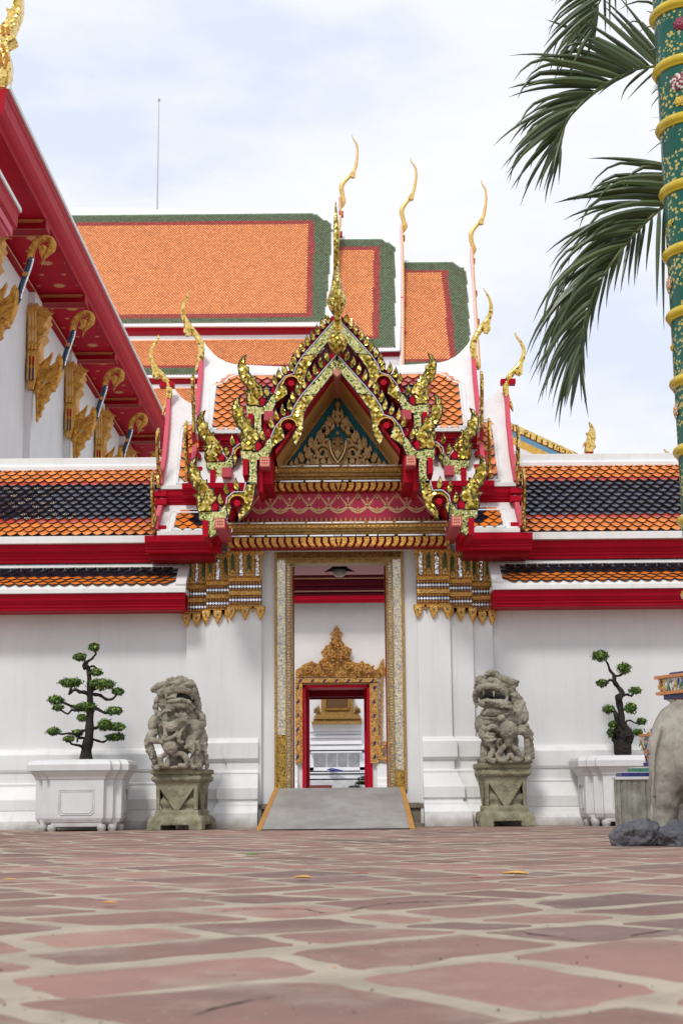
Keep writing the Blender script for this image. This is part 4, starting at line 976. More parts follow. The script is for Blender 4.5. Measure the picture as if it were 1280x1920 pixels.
# gable ends: gold-edged boards, pegs and finials
def gend(line, dx, pegs):
    mb = MB()
    pts = [HW(x, y, Y) for x, y, Y in line]
    for p, q in zip(pts, pts[1:]):
        mb.loft([p + Vector((0, -.1, .05)), p + Vector((.09, -.1, .05)), p + Vector((.09, .3, .05)), p + Vector((0, .3, .05))], [q + Vector((0, -.1, 0)), q + Vector((.09, -.1, 0)), q + Vector((.09, .3, 0)), q + Vector((0, .3, 0))], 3)
        p2, q2 = p + Vector((.09, 0, 0)), q + Vector((.09, 0, 0))
        mb.loft([p2 + Vector((0, -.16, .05)), p2 + Vector((.05, -.16, .05)), p2 + Vector((.05, .2, .05)), p2 + Vector((0, .2, .05))], [q2 + Vector((0, -.16, 0)), q2 + Vector((.05, -.16, 0)), q2 + Vector((.05, .2, 0)), q2 + Vector((0, .2, 0))], 1)
    for x, y, Y in pegs:
        c = HW(x, y, Y); mb.box(c.x - .12, c.x + .09, c.y - .15, c.y + .15, c.z - .11, c.z + .11, 2)
    mb.build('gable_edge_board', [M['pink'], M['gold_s'], M['red_far'], mat('pale_rose_board', (.72, .52, .52), .5)], HALL)
gend([(634, 372, 46), (635, 405, 46), (628, 480, 44.6), (620, 575, 42.6)], 0, [(640, 402, 46), (638, 440, 45.4)])
gend([(749.5, 424, 45.9), (751, 480, 45.2), (751.5, 560, 43.8), (751, 690, 41.5)], 0, [(755, 447, 45.9), (756, 510, 44.8), (756, 563, 43.8), (756, 620, 42.8)])
gend([(880.5, 466, 45.8), (884, 530, 44.8), (889, 610, 43), (894, 690, 41.5)], 0, [(886, 490, 45.8), (890, 551, 44.6), (894, 604, 43.4)])
for i, (pts, Y) in enumerate((([(659.5, 252), (662, 261), (668, 270), (670, 285), (668, 305), (664, 320), (655, 331), (645, 341), (640, 352), (642, 367), (643, 380), (637.5, 393)], 46.0),
             ([(769, 296), (771, 304), (777, 312), (780, 325), (778, 345), (774, 362), (766, 374), (757, 386), (752.5, 397), (756, 413), (759, 425), (754, 438)], 45.9),
             ([(901, 338), (904, 347), (909, 355), (911, 370), (909, 390), (905, 408), (897, 418), (887, 430), (882.5, 441), (884, 456), (888, 468), (885, 480)], 45.8))):
    mb = MB(); chofa(mb, [HW(x, y, Y) for x, y in pts], [q * KH / 56. for q in (.6, 1.4, 2.0, 2.4, 2.9, 3.4, 3.8, 4.2, 5.0, 4.4, 5.4, .8)], fl=.55)
    x, y = pts[5]; mb.plate([HW(x + u, y + v, Y - .1) for u, v in ((-6, 2), (3, -2), (2, 6), (1, 11), (-5, 12), (-9, 8))], .2)
    mb.build('ridge_finial', mat('pale_gold_skin_%d' % i, (.80, .55, .22), .35, metal=.6, col2=(.6, .38, .10), vscale=6), HALL, smooth=50)
mb = MB(); p = HW(295, 392, 46.2); q = HW(298.5, 186, 46.2); mb.tube([p, (p + q) / 2, q], [.047, .035, .021], 6)
mb.lathe([(.0, .02), (.07, .0), (.05, -.05), (.07, -.08), (.02, -.12)], (q.x, q.y, q.z), 8); mb.tube([q, q + Vector((0, 0, .1))], .012, 5)
mb.build('lightning_rod', mat('galvanised_pole', (.55, .55, .56), .4, metal=.4), HALL)
mb = MB(); mb.box(HW(60, 700, 46).x, HW(880, 700, 46).x, 43.5 * KH, 46 * KH, 0, 17.0); mb.build('wall', M['plaster'], HALL)

# ================================================================ the hall on the left, running away from the camera
HL = thing('temple_hall', 'white hall at the left with deep red eave, gilded brackets and stencilled red soffit', 'hall', (-8, 30, 0))
P0 = W(15, 163, 24); XEv, ZE = P0.x, P0.z; YN, YFR = 24.0, 51.0
ZS = ZE - .62                                     # soffit height
XWl = -(ZS - H) * .612                            # wall plane
mb = MB(); mb.box(XEv - .02, XEv + .035, YN, YFR, ZE - .03, ZE + .06); mb.build('roof_edge_strip', M['trim'], HL)
mb = MB(); mb.sweep([(XEv, YN), (XEv, YFR)], [(-.3, ZS - .02), (-.22, ZS - .04), (-.20, ZS - .0), (-.17, ZS + .03), (-.14, ZS + .05), (-.10, ZS + .10), (-.07, ZS + .16), (-.05, ZS + .2), (-.04, ZS + .45), (-.02, ZS + .48), (0, ZE - .035), (-.3, ZE - .035)]); mb.build('fascia', M['red'], HL)
mb = MB(); mb.loft([Vector((XEv, YN, ZE)), Vector((XEv, YFR, ZE)), Vector((XEv - 6, YFR, ZE + 7)), Vector((XEv - 6, YN, ZE + 7))], [Vector((XEv - .1, YN + .05, ZE - .1)), Vector((XEv - .1, YFR, ZE - .1)), Vector((XEv - 6, YFR, ZE + 6.8)), Vector((XEv - 6, YN + .05, ZE + 6.8))]); mb.build('roof', M['t_bor'], HL)
sof = MB(); sof.box(XWl - .4, XEv - .2, YN + .1, YFR, ZS, ZS + .12); SOFM = mat('crimson_soffit', (.50, .006, .028), .6, col2=(.42, .006, .022), vscale=1.5, spec=.12)
mb = MB(); mb.box(XWl - 6, XWl, YN + .5, YFR, 0, ZS); mb.build('wall', M['plaster'], HL)
mb = MB(); mb.sweep([(XWl, YN + .4), (XWl, YFR)], [(-.05, ZS - .3), (.02, ZS - .3), (.03, ZS - .2), (.06, ZS - .14), (.06, ZS - .005), (-.05, ZS - .005)], 0); mb.sweep([(XWl, YN + .4), (XWl, YFR)], [(.03, ZS - .17), (.035, ZS - .17), (.07, ZS - .12), (.03, ZS - .12)], 1)
mb.build('wall_frieze', [M['deepred'], M['gold_pale']], HL)
SP = 4.66
M['gold_b'] = mat('carved_gilding', (.80, .43, .08), .42, metal=.6, col2=(.30, .12, .02), vscale=9, var=.9, bump=1.0, bscale=16, bdist=.05)
Y1 = hitX(62, 700, XWl + .16).y                    # near face of the bracketed column b1
cols = [Y1 + SP * k for k in range(-1, 6)]
for k, y in enumerate(cols):
    if y < YN - .5: pass
    mb = MB(); mb.box(XWl - .1, XWl + .16, y, y + .75, 0, ZS - .3); mb.build('pilaster', M['plaster'], HL, bevel=.01)
# beams across the soffit with gold stencil edges, and scattered stencil rosettes
Yb0 = 28.6
st = MB(); GST = mat('faint_gold_stencil', (.66, .30, .11), .5)
for k in range(-1, 5):
    y = Yb0 + SP * k
    if y < YN + .3: continue
    mb = MB(); mb.box(XWl, XEv - .22, y, y + .42, ZS - .22, ZS); keep = st; st = MB()
    st.box(XWl + .02, XEv - .24, y - .006, y, ZS - .045, ZS - .015, 0)
    n = 26
    for i in range(n):
        x = XWl + .05 + (XEv - .24 - XWl - .1) * (i + .5) / n; st.add([(x - .02, y - .008, ZS - .05), (x + .02, y - .008, ZS - .05), (x, y - .008, ZS - .11)], [(0, 1, 2)])
        st.add([(x - .02, y + .42, ZS - .224), (x + .02, y + .42, ZS - .224), (x, y + .37, ZS - .224)], [(0, 1, 2)])
        st.add([(x - .016, y + .02, ZS - .224), (x + .016, y + .02, ZS - .224), (x, y + .05, ZS - .224)], [(0, 1, 2)])
    mb.merge(st, 1); mb.build('soffit_beam', [M['deepred'], GST], HL, recalc=False); st = keep
    st.box(XWl + .02, XEv - .24, y + .46, y + .50, ZS - .006, ZS - .002)
    xm = (XWl + XEv - .2) / 2
    def ros(x, yy, r, n=8):
        pts = [(x + r * (1 if q % 2 == 0 else .62) * math.cos(math.pi * q / n), yy + r * (1 if q % 2 == 0 else .62) * math.sin(math.pi * q / n), ZS - .004) for q in range(2 * n)]
        st.add(pts, [list(range(2 * n))])
    for t in (.14, .5, .86):
        ros(xm + .05, y + .5 + (SP - .5) * t, .17, 12)
        for dx in (-.45, .5): ros(xm + dx, y + .5 + (SP - .5) * t, .06, 6)
    for t in (.32, .68):
        for dx in (-.22, .3): ros(xm + dx, y + .5 + (SP - .5) * t, .07, 6)
sof.merge(st, 1); sof.build('soffit', [SOFM, GST], HL, recalc=False)
# bracket b1 traced at its own distance, then repeated bay by bay
def bk(x, y, d=0): return W(x, y, Y1 - .02 + d)
mb = MB()
cap = [(49, 573), (55, 575), (60, 566), (63, 574), (70, 566), (74, 576), (80, 574), (83, 583), (90, 582), (88, 590), (92, 597), (86, 603), (85, 612), (81, 616), (84, 622), (86, 628), (80, 634), (75, 640), (74, 655), (76, 665), (73, 676), (73, 690), (67, 715), (63, 731), (58, 728), (55, 732), (51, 724), (50, 700), (50, 650)]
mb.plate([bk(x, y, -.06) for x, y in cap], .5, 0, bulge=.03)
for x0_ in (55, 61, 67): mb.tube([bk(x0_, 582, -.14), bk(x0_, 655, -.14)], .035, 6, 0); mb.tube([bk(x0_ - 1, 668, -.14), bk(x0_ - 2.5, 712, -.14)], .03, 6, 0)
for x0_ in (58, 64): mb.tube([bk(x0_, 585, -.13), bk(x0_, 648, -.13)], .022, 5, 1); mb.tube([bk(x0_ - 1, 690, -.15), bk(x0_ - 2, 712, -.15)], .028, 5, 2); mb.tube([bk(x0_ - 1, 668, -.15), bk(x0_ - 1, 684, -.15)], .028, 5, 3)
mb.tube([bk(51, 681, -.12), bk(67, 681, -.12)], .035, 6, 0)
rngc = random.Random(4)
for (x, y, l, a) in [(52 + 3.1 * i, 588 + 1.2 * abs(i - 6), 18, 86 - i * 5.5) for i in range(12)] + [(53 + 2.8 * i, 622 + 1.0 * abs(i - 5), 17, 88 - i * 5) for i in range(10)] + [(54 + 2.6 * i, 652, 13, 90 - i * 5) for i in range(7)]:
    a_ = math.radians(a); p0 = bk(x, y, -.10); p1 = bk(x + l * .5 * math.cos(a_), y - l * .5 * math.sin(a_), -.14); p2 = bk(x + l * math.cos(a_) + 1, y - l * math.sin(a_), -.2); mb.tube([p0, p1, p2], [.03, .035, .004], 5, 0)
bc = mb.build('column_capital', [M['gold'], M['white_glass'], M['navy'], M['deepred']], HL)
mb = MB()
sp = [(66.7, 722), (67, 755), (67.5, 790), (70, 787), (72, 780), (76, 779), (77, 768), (82, 763), (81, 756), (86, 752), (92, 747), (91, 741), (95, 733), (103, 731), (103, 726), (107, 722), (112, 709), (116, 696), (118.5, 684), (118, 671), (112, 662), (108, 667), (106.5, 676), (100, 682), (94, 687), (92, 680), (95, 672), (98.5, 659), (92, 668), (86, 673), (80, 678), (75, 683), (70, 684), (66.7, 690)]
mb.plate([bk(x, y) for x, y in sp], .16, 0, bulge=.03)
for a_, b_ in (((74, 722), (112, 697)), ((78, 733), (104, 716)), ((70, 705), (108, 685))): mb.tube([bk(*a_, -.03), bk((a_[0] + b_[0]) / 2, (a_[1] + b_[1]) / 2 - 2, -.04), bk(*b_, -.03)], [.01, .03, .012], 6, 0)
for (x, y) in ((94, 707), (85, 716), (100, 702)): mb.plate([bk(x + u, y + v, -.035) for u, v in ((-3, 1.2), (3, -2.2), (3.4, -.6), (-2.4, 2.6))], .01, 1)
for (x, y) in ((96, 726), (86, 740), (77, 756)): mb.tube([bk(x, y), bk(x + 4, y + 1), bk(x + 7, y + 3.5)], [.035, .03, .006], 6)
for (pts) in ([(70, 745), (76, 738), (84, 742), (80, 750)], [(71, 765), (76, 757), (80, 762)], [(84, 722), (92, 716), (98, 720), (92, 726)], [(100, 712), (108, 704), (112, 700)], [(76, 698), (84, 690), (92, 694), (88, 702), (82, 700)], [(92, 676), (97, 667), (98, 662)], [(104, 690), (110, 680), (113, 672)], [(70, 775), (73, 768), (73, 762)], [(72, 712), (80, 708), (90, 700)], [(96, 696), (104, 690), (110, 686)]):
    mb.tube([bk(x, y, -.045) for x, y in pts], [.016, .030] + [.02] * (len(pts) - 3) + [.006], 6, 0)
foot = mb.build('bracket_foot', [M['gold_b'], M['white_glass']], HL)
mb = MB(); c0 = [(113, 694), (118, 684), (124, 664), (130, 646), (135, 632), (138, 619)]
mb.tube(smooth_px([bk(x, y, .08) for x, y in c0]), .07, 8, 0, fl=.8); mb.tube(smooth_px([bk(x + 3.5, y + 2, .03) for x, y in c0[1:]]), .022, 6, 1)
g0 = [(137, 622), (139, 607), (144, 597), (151, 590), (160, 587), (168, 589), (172, 596), (170, 605), (164, 612), (159, 620), (155, 631)]
chofa(mb, [bk(x, y, .08) for x, y in g0], [q / 98. for q in (7.4, 7.8, 8.2, 7.6, 7.0, 7.2, 8.6, 9.0, 6.4, 3.2, .6)], mi=2, fl=.7)
mb.plate([bk(x, y, .0) for x, y in ((150, 600), (158, 597), (164, 602), (160, 612), (154, 618), (151, 610))], .12, 2, bulge=.02)
for q in range(8):
    a_ = q * math.pi / 4; mb.ball(bk(128.5, 646, -.03) + Vector((.035 * math.cos(a_), 0, .035 * math.sin(a_))), (.02, .015, .02), 2, 6, 4)
mb.ball(bk(128.5, 646, -.045), .018, 2, 6, 4)
arm = mb.build('bracket_arm', [mat('teal_mirror_scales', (.03, .10, .15), .2, metal=.5, col2=(.015, .02, .08), vscale=12), M['silver'], M['gold_b']], HL, smooth=50)
for k in (-1, 1, 2, 3):
    for o in (bc, foot, arm): dup(o, HL, (0, SP * k, 0))
# nearer, lower porch eave ending against the wall
pe = W(38, 396, 23.4); mb = MB()
mb.sweep([(pe.x, 19.5), (pe.x, 23.4)], [(-1.6, pe.z - .10), (-.35, pe.z - .42), (-.10, pe.z - .36), (-.04, pe.z - .30), (-.03, pe.z - .1), (0, pe.z - .03), (-1.6, pe.z + 1.6)], 0)
mb.box(pe.x - .22, pe.x - .08, 19.5, 23.25, pe.z - .52, pe.z - .38, 1); mb.box(pe.x - .26, pe.x - .12, 19.5, 23.1, pe.z - .6, pe.z - .52, 1)
mb.box(pe.x - .02, pe.x + .03, 19.5, 23.4, pe.z - .03, pe.z + .05, 2)
mb.build('porch_eave', [M['red'], M['pink'], M['trim']], HL)
# gilded corner finial at the near end of the eave
def f24(p): x, y = p; return W(x / 10.667, y / 10.667, 23.98)
o_ = [(-60, 1700), (90, 1750), (170, 1650), (205, 1500), (225, 1300), (205, 1120), (160, 980), (150, 910), (270, 850), (325, 800), (325, 762), (260, 755), (250, 690), (300, 560), (400, 320), (440, 160), (445, -40), (430, -260), (380, -420), (330, -260), (290, -20), (250, 160), (190, 175), (130, 140), (160, 210), (155, 300), (90, 420), (20, 480), (-80, 640), (-160, 900), (-190, 1200), (-160, 1500)]
mb = MB(); mb.plate([f24(p) for p in o_], .22, 0, bulge=.05)
for q in ([(60, 920), (140, 1080), (150, 1250), (110, 1400)], [(-30, 930), (20, 1100), (30, 1280), (-10, 1400)], [(180, 560), (170, 640), (190, 720)], [(80, 560), (70, 640), (90, 740)]): mb.tube([f24(p) - Vector((0, .05, 0)) for p in q], .028, 6, 1)
mb.build('corner_finial', [M['gmos_s'], mat('burnt_gold_groove', (.55, .22, .04), .4, metal=.5)], HL)

# ================================================================ the far roof on the right
HR = thing('temple_hall', 'distant gable edge with gilded fins and a gold finial rising above the right gallery ridge', 'hall', (8, 30, 0))
Yr = 30
mb = MB(); L1 = [W(958, 806, Yr), W(1075, 860, Yr)]
def lineP(t, up): p = L1[0].lerp(L1[1], t); return p + Vector((0, 0, up))
mb.plate([lineP(-.2, -.02), lineP(1.2, -.02), lineP(1.2, -.14), lineP(-.2, -.14)], .2, 1); mb.plate([lineP(-.2, -.14), lineP(1.2, -.14), lineP(1.2, -.32), lineP(-.2, -.32)], .15, 0); mb.plate([lineP(-.2, -.32), lineP(1.2, -.32), lineP(1.2, -1.2), lineP(-.2, -1.2)], .1, 2)
gb = mb.build('bargeboard', [M['gold_s'], mat('blue_mosaic_edge', (.12, .28, .42), .3, metal=.3), M['trim']], HR)
for i in range(12):
    f = MB(); c_ = lineP(-.02 + i * .092, 0); k = .011
    f.plate([Vector((c_.x + u * k, c_.y, c_.z + v * k)) for u, v in ((-5, 0), (5, -3), (7, 6), (5, 13), (-4, 17), (-7, 15), (-4, 9))], .1, 0, bulge=.03); f.box(c_.x + .04, c_.x + .1, c_.y, c_.y + .05, c_.z - .04, c_.z + .12, 1); f.build('leaf_fin', [M['gmos_s'], M['red']], gb)
mb = MB(); o_ = [(1095, 852), (1097, 833), (1093, 838), (1094, 830), (1099, 825), (1101, 815), (1098, 811), (1104, 808), (1106, 800), (1104, 790), (1110, 796), (1115, 806), (1116.5, 820), (1114, 833), (1117, 838), (1112, 843), (1112, 852)]
mb.plate([W(x, y, Yr) for x, y in o_], .12, 0, bulge=.04); mb.plate([W(x, y, Yr) for x, y in ((1092, 850), (1116, 850), (1116, 880), (1092, 880))], .3, 1); mb.build('corner_finial', [M['gmos_s'], M['trim']], HR)
mb = MB(); mb.plate([W(x, y, Yr) for x, y in ((1244, 841), (1250, 845), (1256, 851), (1256, 870), (1250, 870), (1250, 853))], .08); mb.build('ridge_finial', M['gmos_s'], HR)
mb = MB(); mb.box(6, 14, 30.2, 34, 0, W(1100, 870, 30).z); mb.build('wall', M['plaster'], HR)
# ================================================================ what is seen through the doorway
ZF = .40
COURT = thing('inner_hall', 'white inner hall seen through the gate with gilded door surround and open red doors', 'hall', (0, 24, 0))
mb = MB(); mb.box(-3.2, 3.1, 16.4, 31, 0, ZF); mb.build('courtyard_floor', M['marble'], kind='structure')
# passage ceiling of the gate, with stencilled beams, and the ceiling lamp
mb = MB(); mb.box(-.66, .59, 16.52, 18.6, 3.20, 3.24); mb.build('passage_ceiling', mat('dull_red_ceiling', (.45, .10, .10), .5), GATE)
cl = W(636, 1056, 17.0); zc_ = 3.32
LP = thing('ceiling_lamp', 'small round globe lamp hanging from the red ceiling inside the doorway', 'lamp', (cl.x, 17.6, 3.1))
lc = W(636, 1063, 17.6)
mb = MB(); mb.lathe([(.03, .3), (.035, .03), (.10, .0), (.105, -.035), (.02, -.05)], (lc.x, lc.y, lc.z), 14); mb.plate([(lc.x - .19, 17.6, lc.z - .06), (lc.x - .1, 17.6, lc.z - .01), (lc.x + .1, 17.6, lc.z - .01), (lc.x + .19, 17.6, lc.z - .06), (lc.x + .1, 17.6, lc.z - .05), (lc.x - .1, 17.6, lc.z - .05)], .05); mb.build('lamp_cap', M['dark'], LP)
mb = MB(); mb.ball((lc.x, lc.y, lc.z - .07), (.085, .085, .06), 0, 14, 8); mb.build('lamp_globe', M['lamp'], LP, smooth=True)
# far wall of the inner court
YI = 27.0
def wi(x, y, d=0): return W(x, y, YI - d)
zTop = wi(640, 1129).z
mb = MB()
xo0, xo1, zo = wi(568, 1400).x, wi(696, 1400).x, wi(640, 1286).z
mb.box(-9, xo0, YI, YI + .5, 0, zTop + 1.2); mb.box(xo1, 9, YI, YI + .5, 0, zTop + 1.2); mb.box(xo0, xo1, YI, YI + .5, zo, zTop + 1.2)
mb.build('wall', mat('warm_white_plaster', (.74, .72, .69), .7, col2=(.68, .65, .62), vscale=2), COURT)
mb = MB(); zb_ = wi(560, 1432).z
mb.sweep([(xo0 - .1, YI), (-9, YI)], [(-.05, 0), (.2, 0), (.2, .5), (.12, .55), (.12, .62), (.06, .66), (.06, zb_ - .03), (.03, zb_), (-.05, zb_)], side=-1); mb.sweep([(xo1 + .1, YI), (9, YI)], [(-.05, 0), (.2, 0), (.2, .5), (.12, .55), (.12, .62), (.06, .66), (.06, zb_ - .03), (.03, zb_), (-.05, zb_)], side=1); mb.build('base_moulding', M['trim'], COURT)
mb = MB(); z0, z1 = wi(640, 1129, .5).z, wi(640, 1117, .5).z
mb.sweep([(-9, YI - .45), (9, YI - .45)], fascia_prof(z0, z1, .05), 0); mb.build('fascia', M['red'], COURT)
mb = MB(); mb.box(-9, 9, YI - .45, YI + .1, z1 + .0, z1 + .05, 0); mb.box(-9, 9, YI - .35, YI - .05, z1 + .05, z1 + .9, 0)
zA = [wi(640, y, .3).z for y in (1110, 1098, 1086)]
for z in zA: mb.box(-9, 9, YI - .42, YI - .3, z - .015, z + .015, 0)
ebm = mb
mb = MB()
for z in (zA[0], zA[2]):
    for i in range(110): x = -2.0 + i * .036; mb.add([(x - .011, YI - .424, z - .012), (x + .011, YI - .424, z - .012), (x, YI - .424, z + .022)], [(0, 1, 2)])
ebm.merge(mb, 1); ebm.build('eave_beams', [mat('dark_maroon_beam', (.11, .004, .010), .5, spec=.1), M['gold_pale']], COURT, recalc=False)
mb = MB(); mb.box(-9, 9, YI - 1.0, YI + 3, wi(640, 1082, .8).z + .25, wi(640, 1082, .8).z + .35); mb.build('roof', M['deepred'], COURT)
# gilded surround
rng = random.Random(11); M['gold_c'] = mat('gilding_with_painted_shade', (.80, .45, .13), .4, metal=.6, col2=(.20, .07, .015), vscale=26, var=.9, bump=1.0, bscale=50, bdist=.03)  # dark second colour paints the shadows between the carved forms
GS = thing('gilded_door_surround', 'carved gold door surround with flaming crest and blue glass lozenges on the inner white wall', 'door frame', (wi(632, 1470).x, YI - .05, ZF))
mb = MB()
def barI(x0, y0, x1, y1, d=.10, mi=0): p, q = wi(x0, y1), wi(x1, y0); mb.box(p.x, q.x, YI - d, YI, p.z, q.z, mi)
barI(554, 1272, 707, 1281, .12); barI(554, 1281, 567, 1431, .10); barI(694, 1281, 707, 1431, .10); barI(566, 1281, 696, 1284, .06)
for i in range(7):
    x = 562 + i * 22.5; mb.plate([wi(x + u, 1273.5 + v, .125) for u, v in ((-3, 5.5), (1, 5.5), (5, 0), (1, 0))], .01, 1)
for i in range(6):
    y = 1287 + i * 26
    for x in (558, 702): mb.plate([wi(x + u, y + v, .105) for u, v in ((-2.3, 8), (2.3, 4), (2.3, -3), (-2.3, 1))], .01, 1)
for i in range(60):
    y = 1284 + rng.random() * 145; x = rng.choice((556.5, 563.5, 697, 704.5)); mb.ball(wi(x, y, .1), (.02, .02, .03), 0, 5, 4)
mb.build('frame', [M['gold_c'], M['navy']], GS)
mb = MB()
out = [(554, 1270), (554, 1257), (562, 1252), (568, 1246), (576, 1243), (584, 1239), (588, 1243), (596, 1244), (601, 1238), (606, 1234), (604, 1226), (601, 1222), (606, 1218), (610, 1212), (616, 1209), (619, 1203), (624, 1197), (622, 1190), (618, 1188), (624, 1184), (631, 1172), (638, 1184), (643, 1188), (639, 1191), (638, 1198), (643, 1204), (647, 1210), (654, 1214), (659, 1221), (656, 1228), (654, 1235), (661, 1239), (666, 1243), (674, 1243), (679, 1238), (684, 1244), (690, 1244), (697, 1250), (703, 1256), (709, 1252), (714, 1240), (719, 1234), (720, 1246), (722, 1258), (724, 1266), (716, 1270)]
mb.plate([wi(x, y, .03) for x, y in out], .08, 0, bulge=.0)
def inout(x, y): return inpoly(x, y, out)
for i in range(330):
    x, y = rng.uniform(554, 722), rng.uniform(1172, 1270)
    if not inout(x, y): continue
    a_ = math.atan2(1262 - y, x - 632 + .01) + rng.uniform(-.7, .7); l = rng.uniform(2.5, 6)
    p = wi(x, y, .06 + rng.random() * .05); q = wi(x + l * math.cos(a_), y - l * math.sin(a_), .10 + rng.random() * .04)
    mb.tube([p, (p + q) / 2 + Vector((rng.uniform(-.015, .015), -.02, 0)), q], [.022, .024, .004], 5, 0)
for (cx, cy, r0) in ((577, 1257, 8), (594, 1258, 7), (612, 1250, 8), (652, 1250, 8), (670, 1258, 7), (688, 1257, 8), (620, 1226, 6), (644, 1226, 6)):
    mb.tube([wi(cx + r0 * (1 - t * .8) * math.cos(t * 9), cy - r0 * (1 - t * .8) * math.sin(t * 9), .12) for t in [q / 14 for q in range(15)]], [.022 * (1 - q / 20) for q in range(15)], 6, 0)
mb.build('crest', M['gold_c'], GS)
mb = MB()      # right-hand pendant border ending in a scroll
for i in range(60):
    t = i / 59; x = 715 - 2 * t + 1.5 * math.sin(i * 1.3); y = 1266 + 118 * t; r = 2.0 + 1.3 * math.sin(i * .9) ** 2
    mb.ball(wi(x, y, .05), (r * .0085, .03, r * .0085), 0, 6, 4)
mb.tube([wi(711, 1380, .06), wi(710, 1405, .07), wi(713, 1420, .08), wi(722, 1424, .08), wi(731, 1418, .08), wi(733, 1402, .08), wi(732, 1388, .06)], [.03, .05, .055, .05, .055, .045, .008], 8, 0)
for (x, y) in ((717, 1402), (726, 1400), (715, 1412), (727, 1410), (721, 1394)): mb.ball(wi(x, y, .08), (.04, .03, .05), 0, 6, 4)
mb.build('side_scroll', M['gold_c'], GS)
# red inner doorway and open door leaves
mb = MB(); z_ = wi(640, 1284).z
for (x0, x1) in ((567, 572), (690, 696)): p, q = wi(x0, 1478), wi(x1, 1284); mb.box(p.x, q.x, YI - .04, YI + .6, ZF, z_)
p, q = wi(567, 1290), wi(696, 1284); mb.box(p.x, q.x, YI - .04, YI + .6, p.z, q.z)
mb.build('red_door_frame', M['red'], COURT)
for (x, s_) in ((576, 1), (688, -1)):
    p = W(x, 1478, YI + .75); mb = MB(); mb.box(p.x - .03, p.x + .03, YI + .62, YI + 1.7, ZF, W(x, 1293, YI + .7).z)
    mb.box(p.x - .045, p.x + .045, YI + .60, YI + .64, ZF, W(x, 1293, YI + .7).z); mb.build('open_door_leaf', M['red'], COURT)
mb = MB(); zb2 = W(640, 1311, YI + 3).z; mb.box(-2.2, 2.2, YI + 2.95, YI + 3.05, zb2, zb2 + 1.2, 0); mb.box(-2.2, 2.2, YI + .5, YI + 3, zb2 + .45, zb2 + .6, 0); mb.box(-2.2, -1.0, YI + .5, YI + 3.3, 0, zb2 + .5, 1); mb.box(1.0, 2.2, YI + .5, YI + 3.3, 0, zb2 + .5, 1)
mb.box(-2.1, 2.1, YI + 1.5, YI + 1.6, W(640, 1306, YI + 1.5).z, zb2 + .5, 0)
mb.build('back_room', [M['deepred'], M['plaster']], COURT)
# beyond: bright white building with a gilded window base
YB = 40.0
FB = thing('white_shrine_building', 'bright white building with gilded window base and marble panels, framed by the inner red doors', 'building', (0, YB, 0))
mb = MB(); mb.box(-200, 200, 31.0, 39, -.25, .0); mb.build('far_courtyard', M['marble'], kind='structure')
def wb(x, y, d=0): return W(x, y, YB - d)
WH = mat('bright_white_paint', (.84, .85, .88), .6, col2=(.78, .79, .82), vscale=1.5)
mb = MB(); mb.box(-12, 12, YB, YB + 2, 0, 7); mb.build('wall', WH, FB)
mb = MB()
def blk(x0, y0, x1, y1, d): p, q = wb(x0, y1, d), wb(x1, y0, d); mb.box(p.x, q.x, YB - d, YB + .1, p.z, q.z)
blk(581, 1357, 679, 1372, .15); blk(583, 1372, 677, 1378, .1); blk(581, 1378, 677, 1384, .15); blk(583, 1384, 677, 1388, .1); blk(580, 1388, 678, 1396, .2); blk(500, 1397, 780, 1407, .6)
blk(500, 1407, 780, 1410, .5); blk(583, 1408, 678, 1412, .7); blk(500, 1410, 588, 1446, .5); blk(674, 1410, 780, 1446, .5); blk(500, 1437, 780, 1446, .5)
blk(500, 1446, 780, 1451, .9); blk(500, 1451, 780, 1461, .85)
for x in (612, 632, 652): blk(x - 1.5, 1412, x + 1.5, 1438, .42)
mb.build('stepped_base', WH, FB, bevel=.01)
mb = MB(); p, q = wb(586, 1438, .4), wb(676, 1412, .4); mb.box(p.x, q.x, YB - .4, YB, p.z, q.z); p, q = wb(500, 1500, .85), wb(780, 1461, .85); mb.box(p.x, q.x, YB - .85, YB, 0, q.z); mb.build('marble_panel', M['marble'], FB)
mb = MB()
for (x0, y0, x1, y1, d) in ((584, 1352, 678, 1358, .45), (587, 1347, 677, 1353, .3), (589, 1341, 675, 1348, .38), (592, 1335, 672, 1342, .28), (602, 1290, 662, 1336, .15)): blk_p, blk_q = wb(x0, y1, d), wb(x1, y0, d); mb.box(blk_p.x, blk_q.x, YB - d, YB, blk_p.z, blk_q.z, 0)
p, q = wb(610, 1328, .18), wb(652, 1290, .18); mb.box(p.x, q.x, YB - .18, YB - .1, p.z, q.z, 1)
for (x0, x1) in ((609, 611), (652, 654)): p, q = wb(x0, 1330, .24), wb(x1, 1290, .24); mb.box(p.x, q.x, YB - .24, YB - .1, p.z, q.z, 2)
p, q = wb(609, 1331, .24), wb(654, 1328, .24); mb.box(p.x, q.x, YB - .24, YB - .1, p.z, q.z, 2)
for sg in (-1, 1):
    for j in range(4): x = 632 + sg * (34 + j * 2.5); mb.plate([wb(x + u, 1337 + v, .3) for u, v in ((-3, 0), (3, 0), (2, -8), (sg * 1.5, -18 + j * 3), (-2, -8))], .08, 0, bulge=.02)
mb.build('gilded_window_base', [M['gold_old'], mat('brown_shutter', (.13, .07, .025), .5, metal=.3), M['gold_s']], FB)
